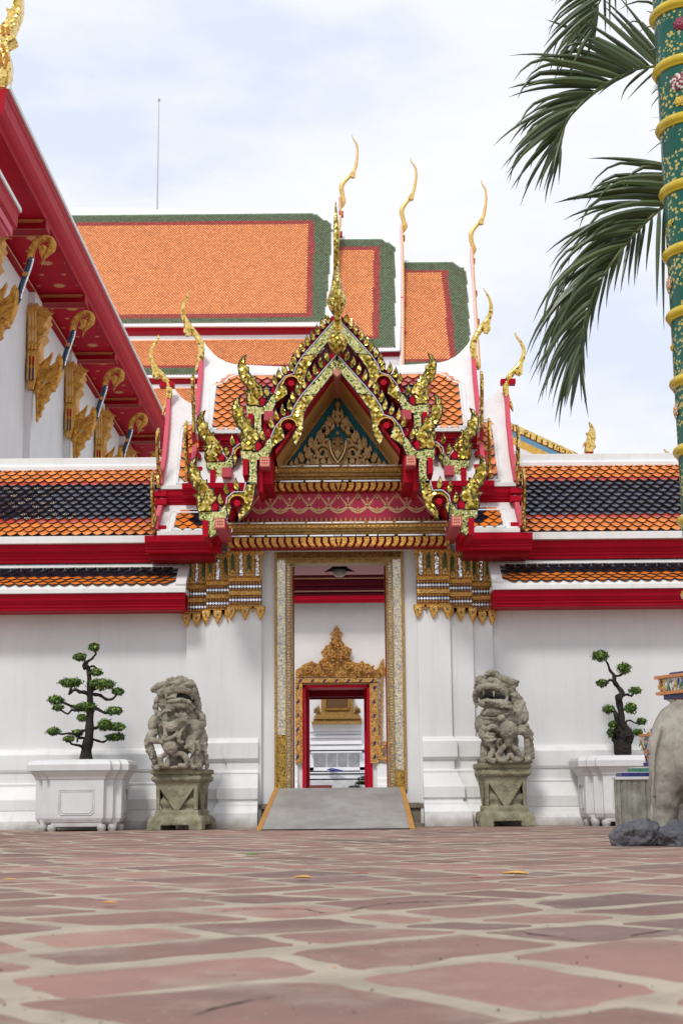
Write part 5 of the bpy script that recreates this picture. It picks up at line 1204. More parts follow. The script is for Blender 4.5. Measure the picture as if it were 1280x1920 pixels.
# folded umbrella, small topiary and red bench out there
u0 = wb(618, 1443, .95); UM = thing('folded_umbrella', 'folded blue umbrella lying on the white ledge beyond the doors', 'umbrella', u0)
p, q = wb(617, 1443, 1.0), wb(648, 1446, 1.0)
mb = MB(); mb.tube([p, p.lerp(q, .2), p.lerp(q, .5), q], [.04, .05, .035, .004], 8); mb.build('canopy', mat('blue_nylon', (.02, .03, .22), .5), UM); mb = MB(); mb.tube([p, p - (q - p) * .1], .018, 6); mb.build('handle', M['dark'], UM)
rb = W(590, 1476, 33.0); RB = MB(); p, q = W(572, 1480, 33.0), W(622, 1472, 33.0); RB.box(p.x, q.x, 33, 33.8, q.z - .06, q.z, 0)
for x in (p.x + .05, q.x - .05): RB.box(x - .03, x + .03, 33.05, 33.1, 0, q.z - .06, 0); RB.box(x - .03, x + .03, 33.7, 33.75, 0, q.z - .06, 0)
o = RB.build('bench', mat('faded_red_board', (.50, .10, .09), .6)); tag(o, 'low faded red bench just beyond the door sill at the left', 'bench')
# ================================================================ ramp
RP = thing('access_ramp', 'grey board ramp with ochre painted edges leading up to the gate doorway', 'ramp', (W(636, 1520, 15.4).x, 15.4, 0))
tl, tr_, bl, br = W(515, 1478, 16.12), W(757, 1478, 16.12), W(481, 1556.5, 14.9), W(777, 1556.5, 14.9)
for p in (bl, br): p.z = .012
zt = tl.z; tr_.z = zt
def rp(u, v, up=0): p = bl.lerp(br, u).lerp(tl.lerp(tr_, u), v); return p + Vector((0, 0, up))
mb = MB()
for (v0, v1) in ((0, .27), (.275, .62), (.625, 1)):
    P = [rp(.03, v0), rp(.97, v0), rp(.97, v1), rp(.03, v1)]; mb.loft(P, [p - Vector((0, 0, .012)) for p in P])
mb.build('board', M['steel'], RP, bevel=.002)
for (u0, u1) in ((-.002, .032), (.968, 1.002)):
    mb = MB(); P = [rp(u0, -.005, .006), rp(u1, -.005, .006), rp(u1, 1, .006), rp(u0, 1, .006)]; mb.loft(P, [Vector((p.x, p.y, max(-.004, p.z - .03))) for p in P]); mb.build('painted_edge', M['ochre'], RP, bevel=.002)
mb = MB(); P = [rp(0.03, -.012, 0), rp(.97, -.012, 0), rp(.97, .0, .002), rp(.03, .0, .002)]; mb.loft(P, [Vector((p.x, p.y, -.003)) for p in P])
for u in (.04, .5, .94): P = [rp(u, .02, -.013), rp(u + .02, .02, -.013), rp(u + .02, 1, -.013), rp(u, 1, -.013)]; mb.loft(P, [Vector((p.x, p.y, -.003)) for p in P])
mb.build('support', M['dark'], RP)

# ================================================================ planters
def planter(cx, yf, label, right):
    P = thing('planter', label, 'planter', (cx, yf + .37, 0), 'white stepped planters in front of the gallery wall')
    zz = lambda y: ZZ(150, y, yf)
    w1, w2, w3, d1, D = .285, .375, .455, .06, .74
    path = [(-w1, 0), (w1, 0), (w1, d1), (w2, d1), (w2, 2 * d1), (w3, 2 * d1), (w3, D - 2 * d1), (w2, D - 2 * d1), (w2, D - d1), (w1, D - d1), (w1, D), (-w1, D), (-w1, D - d1), (-w2, D - d1), (-w2, D - 2 * d1), (-w3, D - 2 * d1), (-w3, 2 * d1), (-w2, 2 * d1), (-w2, d1), (-w1, d1)]
    path = [(cx + x, yf + y) for x, y in path]
    zT, zR, zN, zB = .745, .62, .535, .045
    prof = [(-.16, zB - .01), (-.085, zB), (-.055, zB + .018), (-.022, zB + .05), (-.004, zB + .09), (0, zB + .14), (0, zN), (.012, zN + .005), (.018, zN + .03), (.045, zN + .065), (.05, zN + .07), (.05, zR), (.078, zR + .005), (.082, zR + .07), (.07, zR + .10), (.045, zT - .008), (.0, zT), (-.03, zT - .01), (-.035, zT - .06)]
    mb = MB(); mb.sweep(path, prof, closed=True); mb.box(cx - w1 + .02, cx + w1 - .02, yf + .03, yf + D - .03, zB, zT - .07); mb.box(cx - w3 + .05, cx + w3 - .05, yf + 2 * d1 + .01, yf + D - 2 * d1 - .01, zB, zT - .07)
    mb.build('box', M['planter'], P, bevel=.007)
    for side in (0, -1, 1):
        mb = MB()
        for i in range(2):
            o = .0 if i == 0 else .018; x1 = .185 - o; za, zb = .17 + o, .43 - o; c = .03
            pts = [(-x1 + c, za), (x1 - c, za), (x1, za + c), (x1, zb), (-x1, zb), (-x1, za + c)]
            q = [Vector((cx + x, yf - .003, z)) for x, z in pts] if side == 0 else [Vector((cx + side * (w3 + .003), yf + D / 2 + (x * .62), z)) for x, z in pts]
            mb.tube(q, .005, 4, closed=True)
        mb.build('panel_moulding', M['planter'], P, smooth=True)
    for (x, y) in ((-.36, .12), (-.26, .05), (.26, .05), (.36, .12), (.36, D - .12), (-.36, D - .12), (.41, .3), (-.41, .3)):
        mb = MB(); mb.lathe([(.042, -.002), (.045, .02), (.052, .035), (.04, .07)], (cx + x, yf + y, 0), 8); mb.build('foot', M['planter'], P, smooth=50)
    mb = MB(); mb.box(cx - .40, cx + .40, yf + .12, yf + D - .12, zT - .10, zT - .06); mb.build('soil', mat('dark_soil' + ('r' if right else 'l'), (.03, .022, .015), .95), P)
    return zT
cxl = W(148, 1500, 15.35).x
planter(cxl, 15.22, 'white stepped planter standing left of the left stone lion', 0)
cxr = W(1177, 1500, 15.6).x
planter(cxr, 15.48, 'white stepped planter standing right of the right stone lion, partly behind the elephant', 1)

# ================================================================ bonsai trees
def leafpad(mb, c, rx, ry, rz, rng, n):
    for i in range(n):
        while 1:
            u = Vector((rng.uniform(-1, 1), rng.uniform(-1, 1), rng.uniform(-1, 1)))
            if .25 < u.length < 1.0: break
        if u.z < -.35 and rng.random() < .6: u.z *= -1
        p = c + Vector((u.x * rx, u.y * ry, u.z * rz)) * (1 + .55 * rng.random() ** 4)
        nrm = (Vector((u.x, u.y, u.z + .5)) + Vector((rng.uniform(-1, 1), rng.uniform(-1, 1), rng.uniform(-1, 1))) * .8).normalized()
        t = nrm.cross(Vector((rng.uniform(-1, 1), rng.uniform(-1, 1), .3))).normalized(); b = nrm.cross(t); l = rng.uniform(.009, .021); w_ = l * .5
        mi = 1 if rng.random() < (.30 if u.z > .2 else .12) else 0  # lighter leaves are commoner in the upper part of a pad
        mb.add([p - t * l, p + b * w_, p + t * l * 1.2, p - b * w_], [(0, 1, 2, 3)], mi)
def bonsai(label, Y, f, trunk, branches, pads, base, k, seed):
    T = thing('bonsai_tree', label, 'tree', base, 'clipped bonsai trees in the white planters')
    rng = random.Random(seed)
    for j, (pts, r) in enumerate(trunk):
        mb = MB(); q = smooth_px([W(*f(x, y), Y + (0.02 * math.sin(i * 2.1) if i else 0)) for i, (x, y) in enumerate(pts)], 3)
        rr = []
        for i in range(len(q)): t = i / (len(q) - 1) * (len(r) - 1); a = int(min(t, len(r) - 2)); rr.append((r[a] + (r[a + 1] - r[a]) * (t - a)) * k * (1 + .10 * math.sin(i * 1.7 + j)))
        mb.tube(q, rr, 9)
        mb.build('trunk' if j == 0 else 'stem', M['bark'], T, smooth=True)
    for j, (pts, r) in enumerate(branches):
        mb = MB(); q = smooth_px([W(*f(x, y), Y + .05 * (j % 3 - 1) * i) + Vector((0, 0, rng.uniform(-.006, .006) if i else 0)) for i, (x, y) in enumerate(pts)], 3)
        n = len(q); mb.tube(q, [(r * (1 - .5 * i / n)) * k * (1 + .16 * math.sin(i * 2.3)) for i in range(n)], 7); mb.build('branch', M['bark'], T, smooth=True)
    for j, (x, y, rx, rz) in enumerate(pads):
        mb = MB(); c = W(*f(x, y), Y + rng.uniform(-.07, .07)); n = int(rx * rz * .42)
        for q in range(3):
            o = Vector((rng.uniform(-.35, .35) * rx * k, rng.uniform(-.3, .3) * rx * k, rng.uniform(-.15, .15) * rz * k))
            leafpad(mb, c + o, rx * k * .78, rx * k * .7, rz * k * .78, rng, int(n * .62) + 60)
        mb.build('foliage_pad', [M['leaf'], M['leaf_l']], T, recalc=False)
kl = 15.5 / 2667 / 3.368 * 1.0
fl = lambda x, y: (40 + x / 3.368, 1180 + y / 3.368)
bonsai('tall clipped bonsai with many leaf pads and a thick black trunk, in the left planter', 15.6, fl,
       [([(408, 850), (412, 760), (428, 680), (432, 600), (436, 500), (434, 400), (430, 300), (424, 250), (410, 225)], [44, 36, 30, 26, 24, 20, 15, 15, 10]),
        ([(405, 245), (395, 232), (402, 205), (398, 190), (372, 180)], [14, 11, 7, 5, 4]), ([(415, 235), (418, 205), (445, 188), (460, 170), (473, 150), (455, 125)], [11, 9, 8, 7, 6, 4]), ([(430, 240), (455, 232), (480, 250), (488, 262)], [8, 7, 6, 4])],
       [([(432, 415), (400, 395), (370, 398), (340, 382), (305, 405), (318, 370)], 14), ([(434, 405), (470, 412), (500, 418), (540, 445), (580, 435), (605, 405)], 13), ([(430, 490), (380, 495), (330, 488), (280, 470), (245, 455)], 12), ([(425, 505), (360, 512), (320, 512), (295, 532), (255, 515), (240, 500)], 9),
        ([(440, 500), (475, 498), (500, 510), (530, 528), (560, 530), (590, 522)], 12), ([(430, 630), (470, 622), (510, 610), (560, 630), (600, 620)], 12), ([(420, 640), (390, 640), (350, 660), (300, 655), (255, 660), (215, 650)], 10), ([(430, 690), (380, 685), (358, 690), (355, 710)], 10), ([(440, 690), (480, 705), (520, 712), (555, 690), (585, 682)], 9),
        ([(400, 760), (375, 740), (345, 732), (318, 720), (305, 698)], 10), ([(420, 570), (395, 562)], 8), ([(436, 400), (470, 380), (520, 362)], 8)],
       [(452, 112, 35, 27), (370, 176, 38, 28), (470, 272, 38, 25), (315, 342, 65, 32), (510, 350, 78, 40), (610, 392, 38, 25), (228, 448, 50, 30), (240, 495, 38, 20), (400, 490, 65, 33), (588, 516, 48, 28), (388, 562, 32, 25), (528, 606, 45, 38), (610, 615, 45, 28), (205, 645, 45, 26), (350, 658, 40, 25), (300, 692, 35, 20), (592, 680, 52, 26)],
       (cxl + .02, 15.6, .68), kl, 1)
fr_ = lambda x, y: (860 + x / 3.048, 1180 + y / 3.048)
kr = 15.85 / 2667 / 3.048
bonsai('smaller bent bonsai with sparse pads on a flaring black stump, right planter', 15.85, fr_,
       [([(936, 742), (934, 625), (933, 612)], [38, 60, 62]), ([(968, 620), (960, 580), (932, 545), (926, 480), (915, 420), (912, 390), (932, 365), (905, 325), (888, 300), (884, 262), (862, 235), (850, 200), (832, 172)], [26, 24, 20, 18, 20, 22, 15, 13, 14, 10, 8, 6, 5]),
        ([(900, 620), (900, 560), (898, 500), (892, 475), (878, 462), (850, 462)], [14, 13, 14, 12, 8, 5]), ([(920, 560), (925, 590), (935, 620)], [5, 5, 6])],
       [([(890, 300), (862, 288), (845, 300), (822, 312)], 9), ([(886, 268), (915, 262), (938, 248), (948, 228)], 8), ([(932, 378), (960, 375), (985, 382), (1002, 358)], 9), ([(926, 462), (952, 455), (978, 452)], 8), ([(962, 560), (952, 528), (975, 518), (1010, 535), (1038, 532)], 6), ([(985, 590), (1010, 598), (1025, 594)], 7), ([(898, 590), (880, 585), (868, 592)], 7), ([(898, 540), (880, 545)], 5)],
       [(812, 155, 46, 34), (950, 225, 38, 32), (815, 312, 32, 24), (1005, 350, 35, 22), (842, 458, 38, 25), (982, 450, 35, 34), (875, 545, 22, 22), (868, 592, 28, 26), (1038, 528, 28, 22), (1025, 592, 28, 22)],
       (cxr + .02, 15.85, .68), kr, 4)
mb = MB(); rng = random.Random(8)
tp = thing('bonsai_tree', 'round cloud-pruned green tree low in the far doorway', 'tree', (W(705, 1490, 29).x, 29, 0))
for (x, y, rx, rz) in ((684, 1461, 15, 6.5), (676, 1469, 10, 4), (666, 1477, 12, 4), (690, 1467, 8, 4)):
    m2 = MB(); leafpad(m2, W(x, y, 29), rx * .011, .14, rz * .011, rng, 420); m2.build('foliage_pad', [M['leaf'], M['leaf_l']], tp, recalc=False)
m2 = MB(); m2.tube([W(708, 1500, 29), W(696, 1478, 29), W(685, 1464, 29)], [.03, .02, .012], 6); m2.tube([W(700, 1490, 29), W(672, 1478, 29)], [.02, .01], 6); b_ = W(708, 1500, 29); m2.tube([b_, Vector((b_.x, 29, 0))], .03, 6); m2.build('trunk', M['bark'], tp)

# ================================================================ sculpted stone: blend many forms into one skin
def sculpt(mb, voxel, name, material, parent, disp=((.012, .05), (.006, .018)), smooth_it=2):
    o = mb.build(name, material, None, recalc=False)
    r = o.modifiers.new('r', 'REMESH'); r.mode = 'VOXEL'; r.voxel_size = voxel; r.use_smooth_shade = True
    s_ = o.modifiers.new('s', 'SMOOTH'); s_.iterations = smooth_it; s_.factor = .5
    dg = bpy.context.evaluated_depsgraph_get(); dg.update(); me = bpy.data.meshes.new_from_object(o.evaluated_get(dg))
    old = o.data; o.modifiers.clear(); o.data = me; bpy.data.meshes.remove(old)
    if not me.materials: me.materials.append(material)
    nr = [v.normal.copy() for v in me.vertices]
    for v, n in zip(me.vertices, nr):
        d = 0
        for amp, sc_ in disp: d += mnoise.noise(v.co / sc_) * amp
        v.co += n * d
    me.update(); me.shade_smooth()
    if parent is not None: setpar(o, parent)
    return o
def lion(base, Y, f, k, forms, label, ytop, yaw, cat='statue'):
    S = thing('stone_lion_statue', label, cat, base, 'stone guardian lions flanking the gate')
    def w(x, y, d=0): return W(*f(x, y), Y - d * k)
    mb = MB(); dk = MB()
    for fm in forms:
        t = fm[0]
        if t == 'e': _, x, y, d, rx, ry, rd = fm; mb.ball(w(x, y, d), (rx * k, rd * k, ry * k), 0, 16, 10)
        elif t == 't':
            _, pts, r = fm; q = smooth_px([w(*p) for p in pts], 4); n = len(q); rr = [r[min(len(r) - 1, int(i / (n - 1) * (len(r) - 1)))] + 0 for i in range(n)]
            rr = []
            for i in range(n): u = i / (n - 1) * (len(r) - 1); a = int(min(u, len(r) - 2)); rr.append((r[a] + (r[a + 1] - r[a]) * (u - a)) * k)
            mb.tube(q, rr, 9)
            mb.ball(q[0], rr[0] * .98, 0, 9, 6); mb.ball(q[-1], rr[-1] * .98, 0, 9, 6)
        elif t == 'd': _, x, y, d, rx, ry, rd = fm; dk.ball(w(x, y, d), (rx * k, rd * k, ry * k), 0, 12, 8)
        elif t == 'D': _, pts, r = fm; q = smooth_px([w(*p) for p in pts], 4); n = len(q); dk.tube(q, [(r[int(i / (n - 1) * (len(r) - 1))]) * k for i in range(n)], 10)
        elif t == 'c':      # curls along a line
            _, pts, r, n, d = fm; rng = random.Random(int(pts[0][0]))
            q = smooth_px([w(*p, d) for p in pts], 6)
            for i in range(n):
                c_ = q[int(i / max(1, n - 1) * (len(q) - 1))] + Vector((rng.uniform(-1, 1), rng.uniform(-1, 1), rng.uniform(-1, 1))) * r * k * .5; mb.ball(c_, r * k * rng.uniform(.8, 1.25), 0, 8, 6)
    sculpt(mb, .0062, 'lion_figure', M['stone'], S, disp=((.008, .045), (.006, .014)), smooth_it=0)
    if dk.v: dk.build('mouth_shade', M['dark'], S, smooth=True)  # near-black form set between the lips as the shade inside the mouth
    # pedestal
    c = Vector(base); ca, sa = math.cos(yaw), math.sin(yaw)
    def sq(h, z): return [Vector((c.x + (x * ca - y * sa) * 1, c.y + x * sa + y * ca, z)) for x, y in ((-h, -h), (h, -h), (h, h), (-h, h))]
    zt = w(400, ytop).z; H_ = zt
    mb = MB()
    lv = [(.0, .27), (.055, .30), (.10, .295), (.145, .275), (.15, .24), (.20, .235), (.215, .225), (.22, .17), (.255, .185), (.28, .20), (.32, .20), (.345, .175), (.37, .165), (.40, .18), (.44, .19), (.45, .21), (.47, .215)]
    lv = [(a * H_ / .655, b) for a, b in lv]
    for (z0, h0), (z1, h1) in zip(lv[1:], lv[2:]): mb.loft(sq(h0, z0), sq(h1, z1))
    # footed base with a scooped opening
    for (x0, x1) in ((-.30, -.15), (.15, .30)):
        for (y0, y1) in ((-.30, -.15), (.15, .30)):
            P = [Vector((c.x + x * ca - y * sa, c.y + x * sa + y * ca, 0)) for x, y in ((x0, y0), (x1, y0), (x1, y1), (x0, y1))]; mb.loft(P, [p + Vector((0, 0, .06)) for p in P])
    P = sq(.285, .055); mb.loft(P, sq(.29, .09))
    for (z0, z1, h) in ((.478, .515, .235), (.517, .535, .26), (.537, .575, .275), (.577, .60, .255), (.602, .655, .28)):
        a, b_ = z0 * H_ / .655, z1 * H_ / .655; mb.loft(sq(h, a), sq(h, b_))
    sculpt(mb, .009, 'pedestal', M['stone_base'], S, disp=((.006, .06), (.004, .014)), smooth_it=1)
    mb = MB()
    for q in range(4):        # hanging cloth triangles on the four sides, and corner posts
        a_ = yaw + q * math.pi / 2; cc, ss = math.cos(a_), math.sin(a_)
        def R(x, y, z): return Vector((c.x + x * cc - y * ss, c.y + x * ss + y * cc, z * H_ / .655))
        P = [R(-.205, -.232, .48), R(.205, -.232, .48), R(0, -.225, .18)]; mb.loft(P, [p + R(0, .02, 0) - R(0, 0, 0) for p in P])
        P = [R(-.225, -.23, .48), R(-.185, -.23, .48), R(-.19, -.225, .22), R(-.215, -.225, .22)]; mb.loft(P, [p + R(0, .03, 0) - R(0, 0, 0) for p in P])
        P = [R(.185, -.23, .48), R(.225, -.23, .48), R(.215, -.225, .22), R(.19, -.225, .22)]; mb.loft(P, [p + R(0, .03, 0) - R(0, 0, 0) for p in P])
        rng = random.Random(q)
        for i in range(9):
            x, z = rng.uniform(-.13, .13), rng.uniform(.33, .46)
            if abs(x) < (z - .2) * .62: mb.tube([R(x - .02, -.2325, z), R(x, -.234, z + .01), R(x + .02, -.2325, z - .006)], .0028, 5)
    mb.build('cloth_carving', M['stone_base'], S, bevel=.003)
    return S
fL = lambda x, y: (260 + x / 5.82, 1240 + y / 5.82); kL = 15.35 / 2667 / 5.82 * .995
left_forms = [('e', 430, 760, 0, 215, 300, 170), ('e', 660, 870, -20, 95, 170, 130), ('e', 175, 690, 20, 70, 110, 110), ('e', 600, 760, 60, 110, 130, 120), ('e', 420, 430, 40, 205, 200, 135),
    ('e', 560, 600, -40, 120, 180, 140), ('t', [(240, 350, 120), (360, 320, 190), (480, 300, 220), (580, 350, 180), (610, 450, 90)], [45, 52, 50, 48, 34]),
    ('t', [(270, 300, 100), (400, 250, 150), (520, 235, 160), (600, 270, 110)], [40, 45, 50, 35]), ('e', 430, 252, 225, 36, 36, 30), ('e', 545, 255, 230, 55, 32, 40), ('e', 330, 250, 170, 34, 30, 30),
    ('t', [(150, 305, 60), (220, 275, 100), (320, 245, 90)], [24, 44, 40]), ('t', [(155, 330, 40), (230, 320, 90), (300, 300, 90)], [16, 26, 20]), ('c', [(310, 215), (400, 190), (480, 195), (560, 225)], 24, 18, 120), ('c', [(580, 240), (630, 330), (655, 420), (660, 500), (610, 560)], 25, 26, 60), ('c', [(560, 230), (600, 300), (625, 400)], 22, 16, 120),
    ('c', [(210, 400), (195, 470), (190, 540), (230, 590)], 25, 18, 80), ('e', 460, 480, 150, 120, 62, 90), ('t', [(330, 440, 200), (440, 425, 235), (540, 440, 210), (590, 500, 150)], [20, 24, 24, 22]), ('e', 350, 510, 190, 55, 45, 45), ('t', [(300, 400, 190), (385, 385, 232), (395, 400, 235)], [10, 20, 12]),
    ('c', [(330, 560), (420, 570), (520, 545), (590, 500)], 22, 14, 150), ('t', [(620, 540, 20), (690, 600, 30), (705, 700, 30)], [36, 42, 32]), ('c', [(640, 520), (690, 600), (705, 720)], 16, 14, 60),
    ('t', [(260, 560, 190), (210, 620, 170), (240, 700, 170)], [20, 26, 22]), ('t', [(250, 570, 190), (300, 540, 230), (350, 545, 240)], [16, 18, 12]),
    ('t', [(500, 625, 240), (430, 680, 240), (350, 720, 230), (290, 690, 200)], [48, 56, 60, 40]), ('e', 480, 625, 265, 62, 58, 55), ('c', [(430, 600), (480, 570), (530, 600), (530, 660)], 15, 12, 290), ('t', [(300, 720, 220), (290, 770, 240), (300, 820, 250)], [26, 22, 26]), ('t', [(400, 740, 240), (420, 780, 240), (370, 830, 250), (290, 850, 250), (260, 820, 240)], [20, 22, 24, 22, 14]),
    ('t', [(500, 700, 230), (470, 760, 240), (440, 820, 240), (450, 880, 240), (490, 880, 230)], [24, 22, 22, 22, 14]),
    ('e', 350, 935, 190, 86, 84, 84), ('t', [(180, 760, 60), (130, 830, 110), (110, 900, 120), (150, 1010, 110), (190, 1130, 90)], [48, 56, 48, 44, 34]), ('c', [(120, 860), (95, 930), (130, 1020), (175, 1110)], 22, 18, 150), ('t', [(140, 860, 150), (210, 870, 190), (270, 890, 200)], [34, 32, 26]),
    ('t', [(300, 1010, 190), (240, 1060, 190), (250, 1130, 180), (310, 1140, 180), (320, 1080, 185)], [26, 30, 30, 28, 20]), ('t', [(380, 1020, 180), (470, 1010, 190), (530, 1070, 190), (510, 1140, 180), (450, 1130, 185)], [24, 32, 34, 30, 22]),
    ('e', 400, 1100, 0, 110, 90, 100), ('e', 640, 1080, 0, 80, 110, 110), ('t', [(600, 800, 120), (560, 890, 170), (590, 960, 180)], [60, 52, 50]), ('t', [(540, 900, 200), (520, 940, 215), (510, 930, 220)], [22, 20, 14]), ('t', [(590, 880, 200), (600, 960, 220), (585, 1000, 220)], [22, 20, 14]), ('t', [(640, 880, 190), (660, 960, 200), (650, 1010, 200)], [22, 20, 14]),
    ('t', [(610, 980, 160), (640, 1060, 150), (660, 1150, 150)], [40, 36, 40]), ('t', [(600, 1040, 170), (580, 1110, 175), (600, 1160, 170)], [20, 22, 26]), ('c', [(720, 900), (730, 1000), (740, 1100), (750, 1160)], 22, 20, 30), ('t', [(170, 1140, 120), (200, 1160, 140), (240, 1150, 140)], [34, 34, 24]), ('e', 430, 1160, 40, 270, 26, 150),
    ('D', [(310, 408, 165), (400, 395, 185), (490, 380, 190), (560, 395, 175), (600, 435, 130)], [10, 24, 34, 30, 12]), ('t', [(300, 380, 200), (296, 420, 205)], [14, 4]), ('t', [(410, 365, 225), (412, 400, 228)], [16, 5]), ('t', [(580, 400, 190), (590, 430, 190)], [14, 5])]
lion((W(336, 1556, 15.35).x, 15.62, 0), 15.45, fL, kL, left_forms, 'left stone lion with cub and ball, mouth open to the right', 1178, R_(-9))
fR = lambda x, y: (870 + x / 5.82, 1240 + y / 5.82); kR = 15.75 / 2667 / 5.82
right_forms = [('e', 400, 640, 0, 235, 190, 170), ('e', 330, 330, 40, 190, 180, 135), ('e', 560, 540, 0, 110, 150, 140), ('e', 640, 590, 20, 58, 110, 110), ('e', 170, 690, 60, 58, 100, 100), ('e', 280, 640, 60, 130, 110, 110),
    ('t', [(130, 460, 90), (125, 370, 140), (170, 290, 190), (270, 270, 215), (370, 290, 190), (440, 350, 150)], [24, 34, 38, 36, 34, 34]), ('t', [(140, 240, 150), (200, 230, 195), (260, 240, 200)], [30, 38, 30]), ('e', 283, 212, 205, 38, 38, 32), ('e', 165, 210, 170, 45, 35, 40),
    ('c', [(240, 150), (290, 115), (340, 125), (370, 170)], 26, 20, 110), ('c', [(140, 180), (180, 170), (220, 190)], 18, 9, 170), ('c', [(120, 260), (110, 340), (115, 420), (135, 490)], 15, 14, 110),
    ('t', [(380, 170, 110), (450, 200, 130), (530, 225, 110), (590, 225, 80)], [34, 42, 36, 18]), ('t', [(440, 250, 130), (520, 270, 110), (580, 260, 80)], [22, 22, 12]), ('t', [(450, 210, 150), (500, 240, 140)], [20, 16]),
    ('e', 330, 460, 120, 180, 60, 100), ('t', [(170, 440, 180), (260, 425, 225), (350, 450, 225), (440, 470, 190), (500, 500, 140)], [18, 20, 22, 24, 22]), ('e', 200, 470, 200, 32, 32, 30), ('c', [(240, 440), (330, 470), (420, 490), (510, 510)], 16, 16, 215), ('c', [(540, 320), (580, 380), (620, 450), (670, 540)], 28, 22, 60), ('c', [(520, 300), (540, 400), (560, 470), (600, 520)], 24, 18, 110),
    ('t', [(440, 360, 160), (470, 400, 160), (430, 450, 180)], [14, 14, 12]), ('e', 320, 560, 110, 150, 60, 100), ('t', [(200, 620, 150), (330, 620, 190), (480, 570, 180), (600, 520, 120)], [8, 9, 9, 8]), ('e', 405, 620, 200, 40, 38, 38), ('t', [(590, 560, 120), (610, 620, 120), (600, 670, 110)], [50, 44, 30]), ('c', [(560, 560), (590, 620), (640, 650)], 22, 12, 110),
    ('e', 478, 752, 200, 100, 100, 100), ('t', [(190, 720, 100), (240, 740, 170), (310, 715, 200), (370, 750, 210)], [34, 34, 34, 24]), ('t', [(250, 790, 190), (300, 800, 215), (330, 800, 215)], [20, 18, 13]), ('t', [(225, 820, 190), (280, 830, 215), (320, 825, 215)], [20, 19, 14]), ('t', [(230, 860, 180), (290, 865, 210), (340, 845, 210)], [20, 19, 14]), ('t', [(190, 780, 130), (220, 840, 160), (260, 900, 160)], [44, 44, 34]),
    ('t', [(230, 900, 60), (220, 1000, 70), (215, 1090, 80)], [54, 48, 50]), ('t', [(290, 910, 150), (310, 980, 150), (270, 1060, 150), (320, 1090, 150)], [34, 30, 34, 30]), ('t', [(400, 850, 150), (350, 900, 150), (380, 945, 140)], [22, 22, 14]), ('t', [(590, 760, 150), (650, 750, 150), (680, 790, 140)], [44, 60, 54]), ('c', [(620, 720), (690, 720), (720, 790), (730, 850)], 24, 18, 170), ('t', [(690, 850, 120), (700, 950, 130), (690, 1070, 120)], [46, 44, 46]), ('t', [(730, 880, 120), (740, 960, 120), (750, 1050, 110)], [18, 22, 20]),
    ('t', [(480, 860, 190), (480, 900, 190)], [52, 34]), ('t', [(470, 900, 170), (400, 970, 170), (370, 1050, 160), (440, 1080, 160), (490, 1020, 170)], [24, 32, 36, 32, 22]), ('t', [(500, 900, 170), (570, 970, 170), (620, 1050, 160), (560, 1080, 160), (510, 1020, 170)], [24, 32, 36, 32, 22]), ('t', [(490, 890, 120), (495, 1000, 100), (490, 1080, 100)], [40, 36, 40]), ('e', 480, 1100, 30, 270, 24, 140), ('e', 330, 860, -30, 120, 220, 90), ('e', 500, 880, -60, 90, 200, 60),
    ('D', [(190, 395, 165), (255, 368, 180), (330, 376, 180), (400, 392, 165), (445, 415, 140)], [12, 30, 28, 24, 9]), ('t', [(318, 340, 215), (322, 385, 215)], [15, 5]), ('t', [(210, 330, 200), (212, 365, 205)], [13, 4])]
lion((W(947, 1548, 15.75).x, 15.98, 0), 15.82, fR, kR, [tuple(fm) for fm in right_forms], 'right stone lion holding a round ball, mouth open to the left', 1112, R_(4))

# ================================================================ elephant with ceramic saddle tower, rocks, stump and pot
YE = 10.15; kE = YE / 2667 * 1.0
def we(x, y, d=0): return W(x, y, YE - d)
ft = we(1232, 1562)
EL = thing('elephant_statue', 'grey weathered elephant statue at the right edge, seen from its rear left leg', 'statue', (ft.x + .4, YE + .1, 0))
mb = MB()
mb.ball(we(1345, 1398), (.49, .30, .315), 0, 28, 18); mb.ball(we(1300, 1418, .25), (.15, .12, .25), 0, 20, 14); mb.ball(we(1280, 1400), (.225, .27, .325), 0, 24, 16); mb.ball(we(1262, 1430, .05), (.16, .22, .30), 0, 20, 14)
mb.tube(smooth_px([we(1256, 1400, .10), we(1249, 1470, .12), we(1246, 1520, .12), we(1244, 1560, .12)]), [.13] * 4 + [.098] * 4 + [.082] * 4 + [.088], 14)
mb.ball(we(1243, 1560, .14), (.105, .12, .05), 0, 14, 8)
for q in (-.06, 0, .06): mb.ball(we(1243, 1566, .24) + Vector((q, 0, 0)), (.026, .02, .028), 0, 8, 6)
mb.tube(smooth_px([we(1252, 1420, -.22), we(1246, 1500, -.22), we(1244, 1562, -.22)]), [.13] * 4 + [.10] * 4 + [.10], 12)
for xx in (1420, 1440): mb.tube(smooth_px([we(xx, 1440, .15 if xx == 1420 else -.2), we(xx, 1500, .15 if xx == 1420 else -.2), we(xx, 1562, .15 if xx == 1420 else -.2)]), [.14] * 4 + [.11] * 4 + [.11], 12)
mb.ball(we(1475, 1385), (.24, .22, .26), 0, 20, 14); mb.tube(smooth_px([we(1500, 1400), we(1530, 1450), we(1535, 1510), we(1550, 1545)]), [.13] * 4 + [.09] * 4 + [.06] * 4 + [.045], 12)
sculpt(mb, .014, 'body', M['el'], EL, disp=((.014, .12), (.004, .03)), smooth_it=4)
mb = MB(); mb.tube(smooth_px([we(1238, 1360, .17), we(1226, 1410, .20), we(1224, 1460, .21), we(1226, 1495, .2)]), [.014] * 4 + [.011] * 4 + [.008] * 4 + [.012], 9); mb.build('tail', M['el'], EL, smooth=True)
mb = MB(); mb.plate([we(1460, 1340, .26), we(1490, 1330, .28), we(1500, 1380, .28), we(1480, 1430, .27), we(1455, 1400, .25)], .03, bulge=.01); mb.build('ear', M['el'], EL)
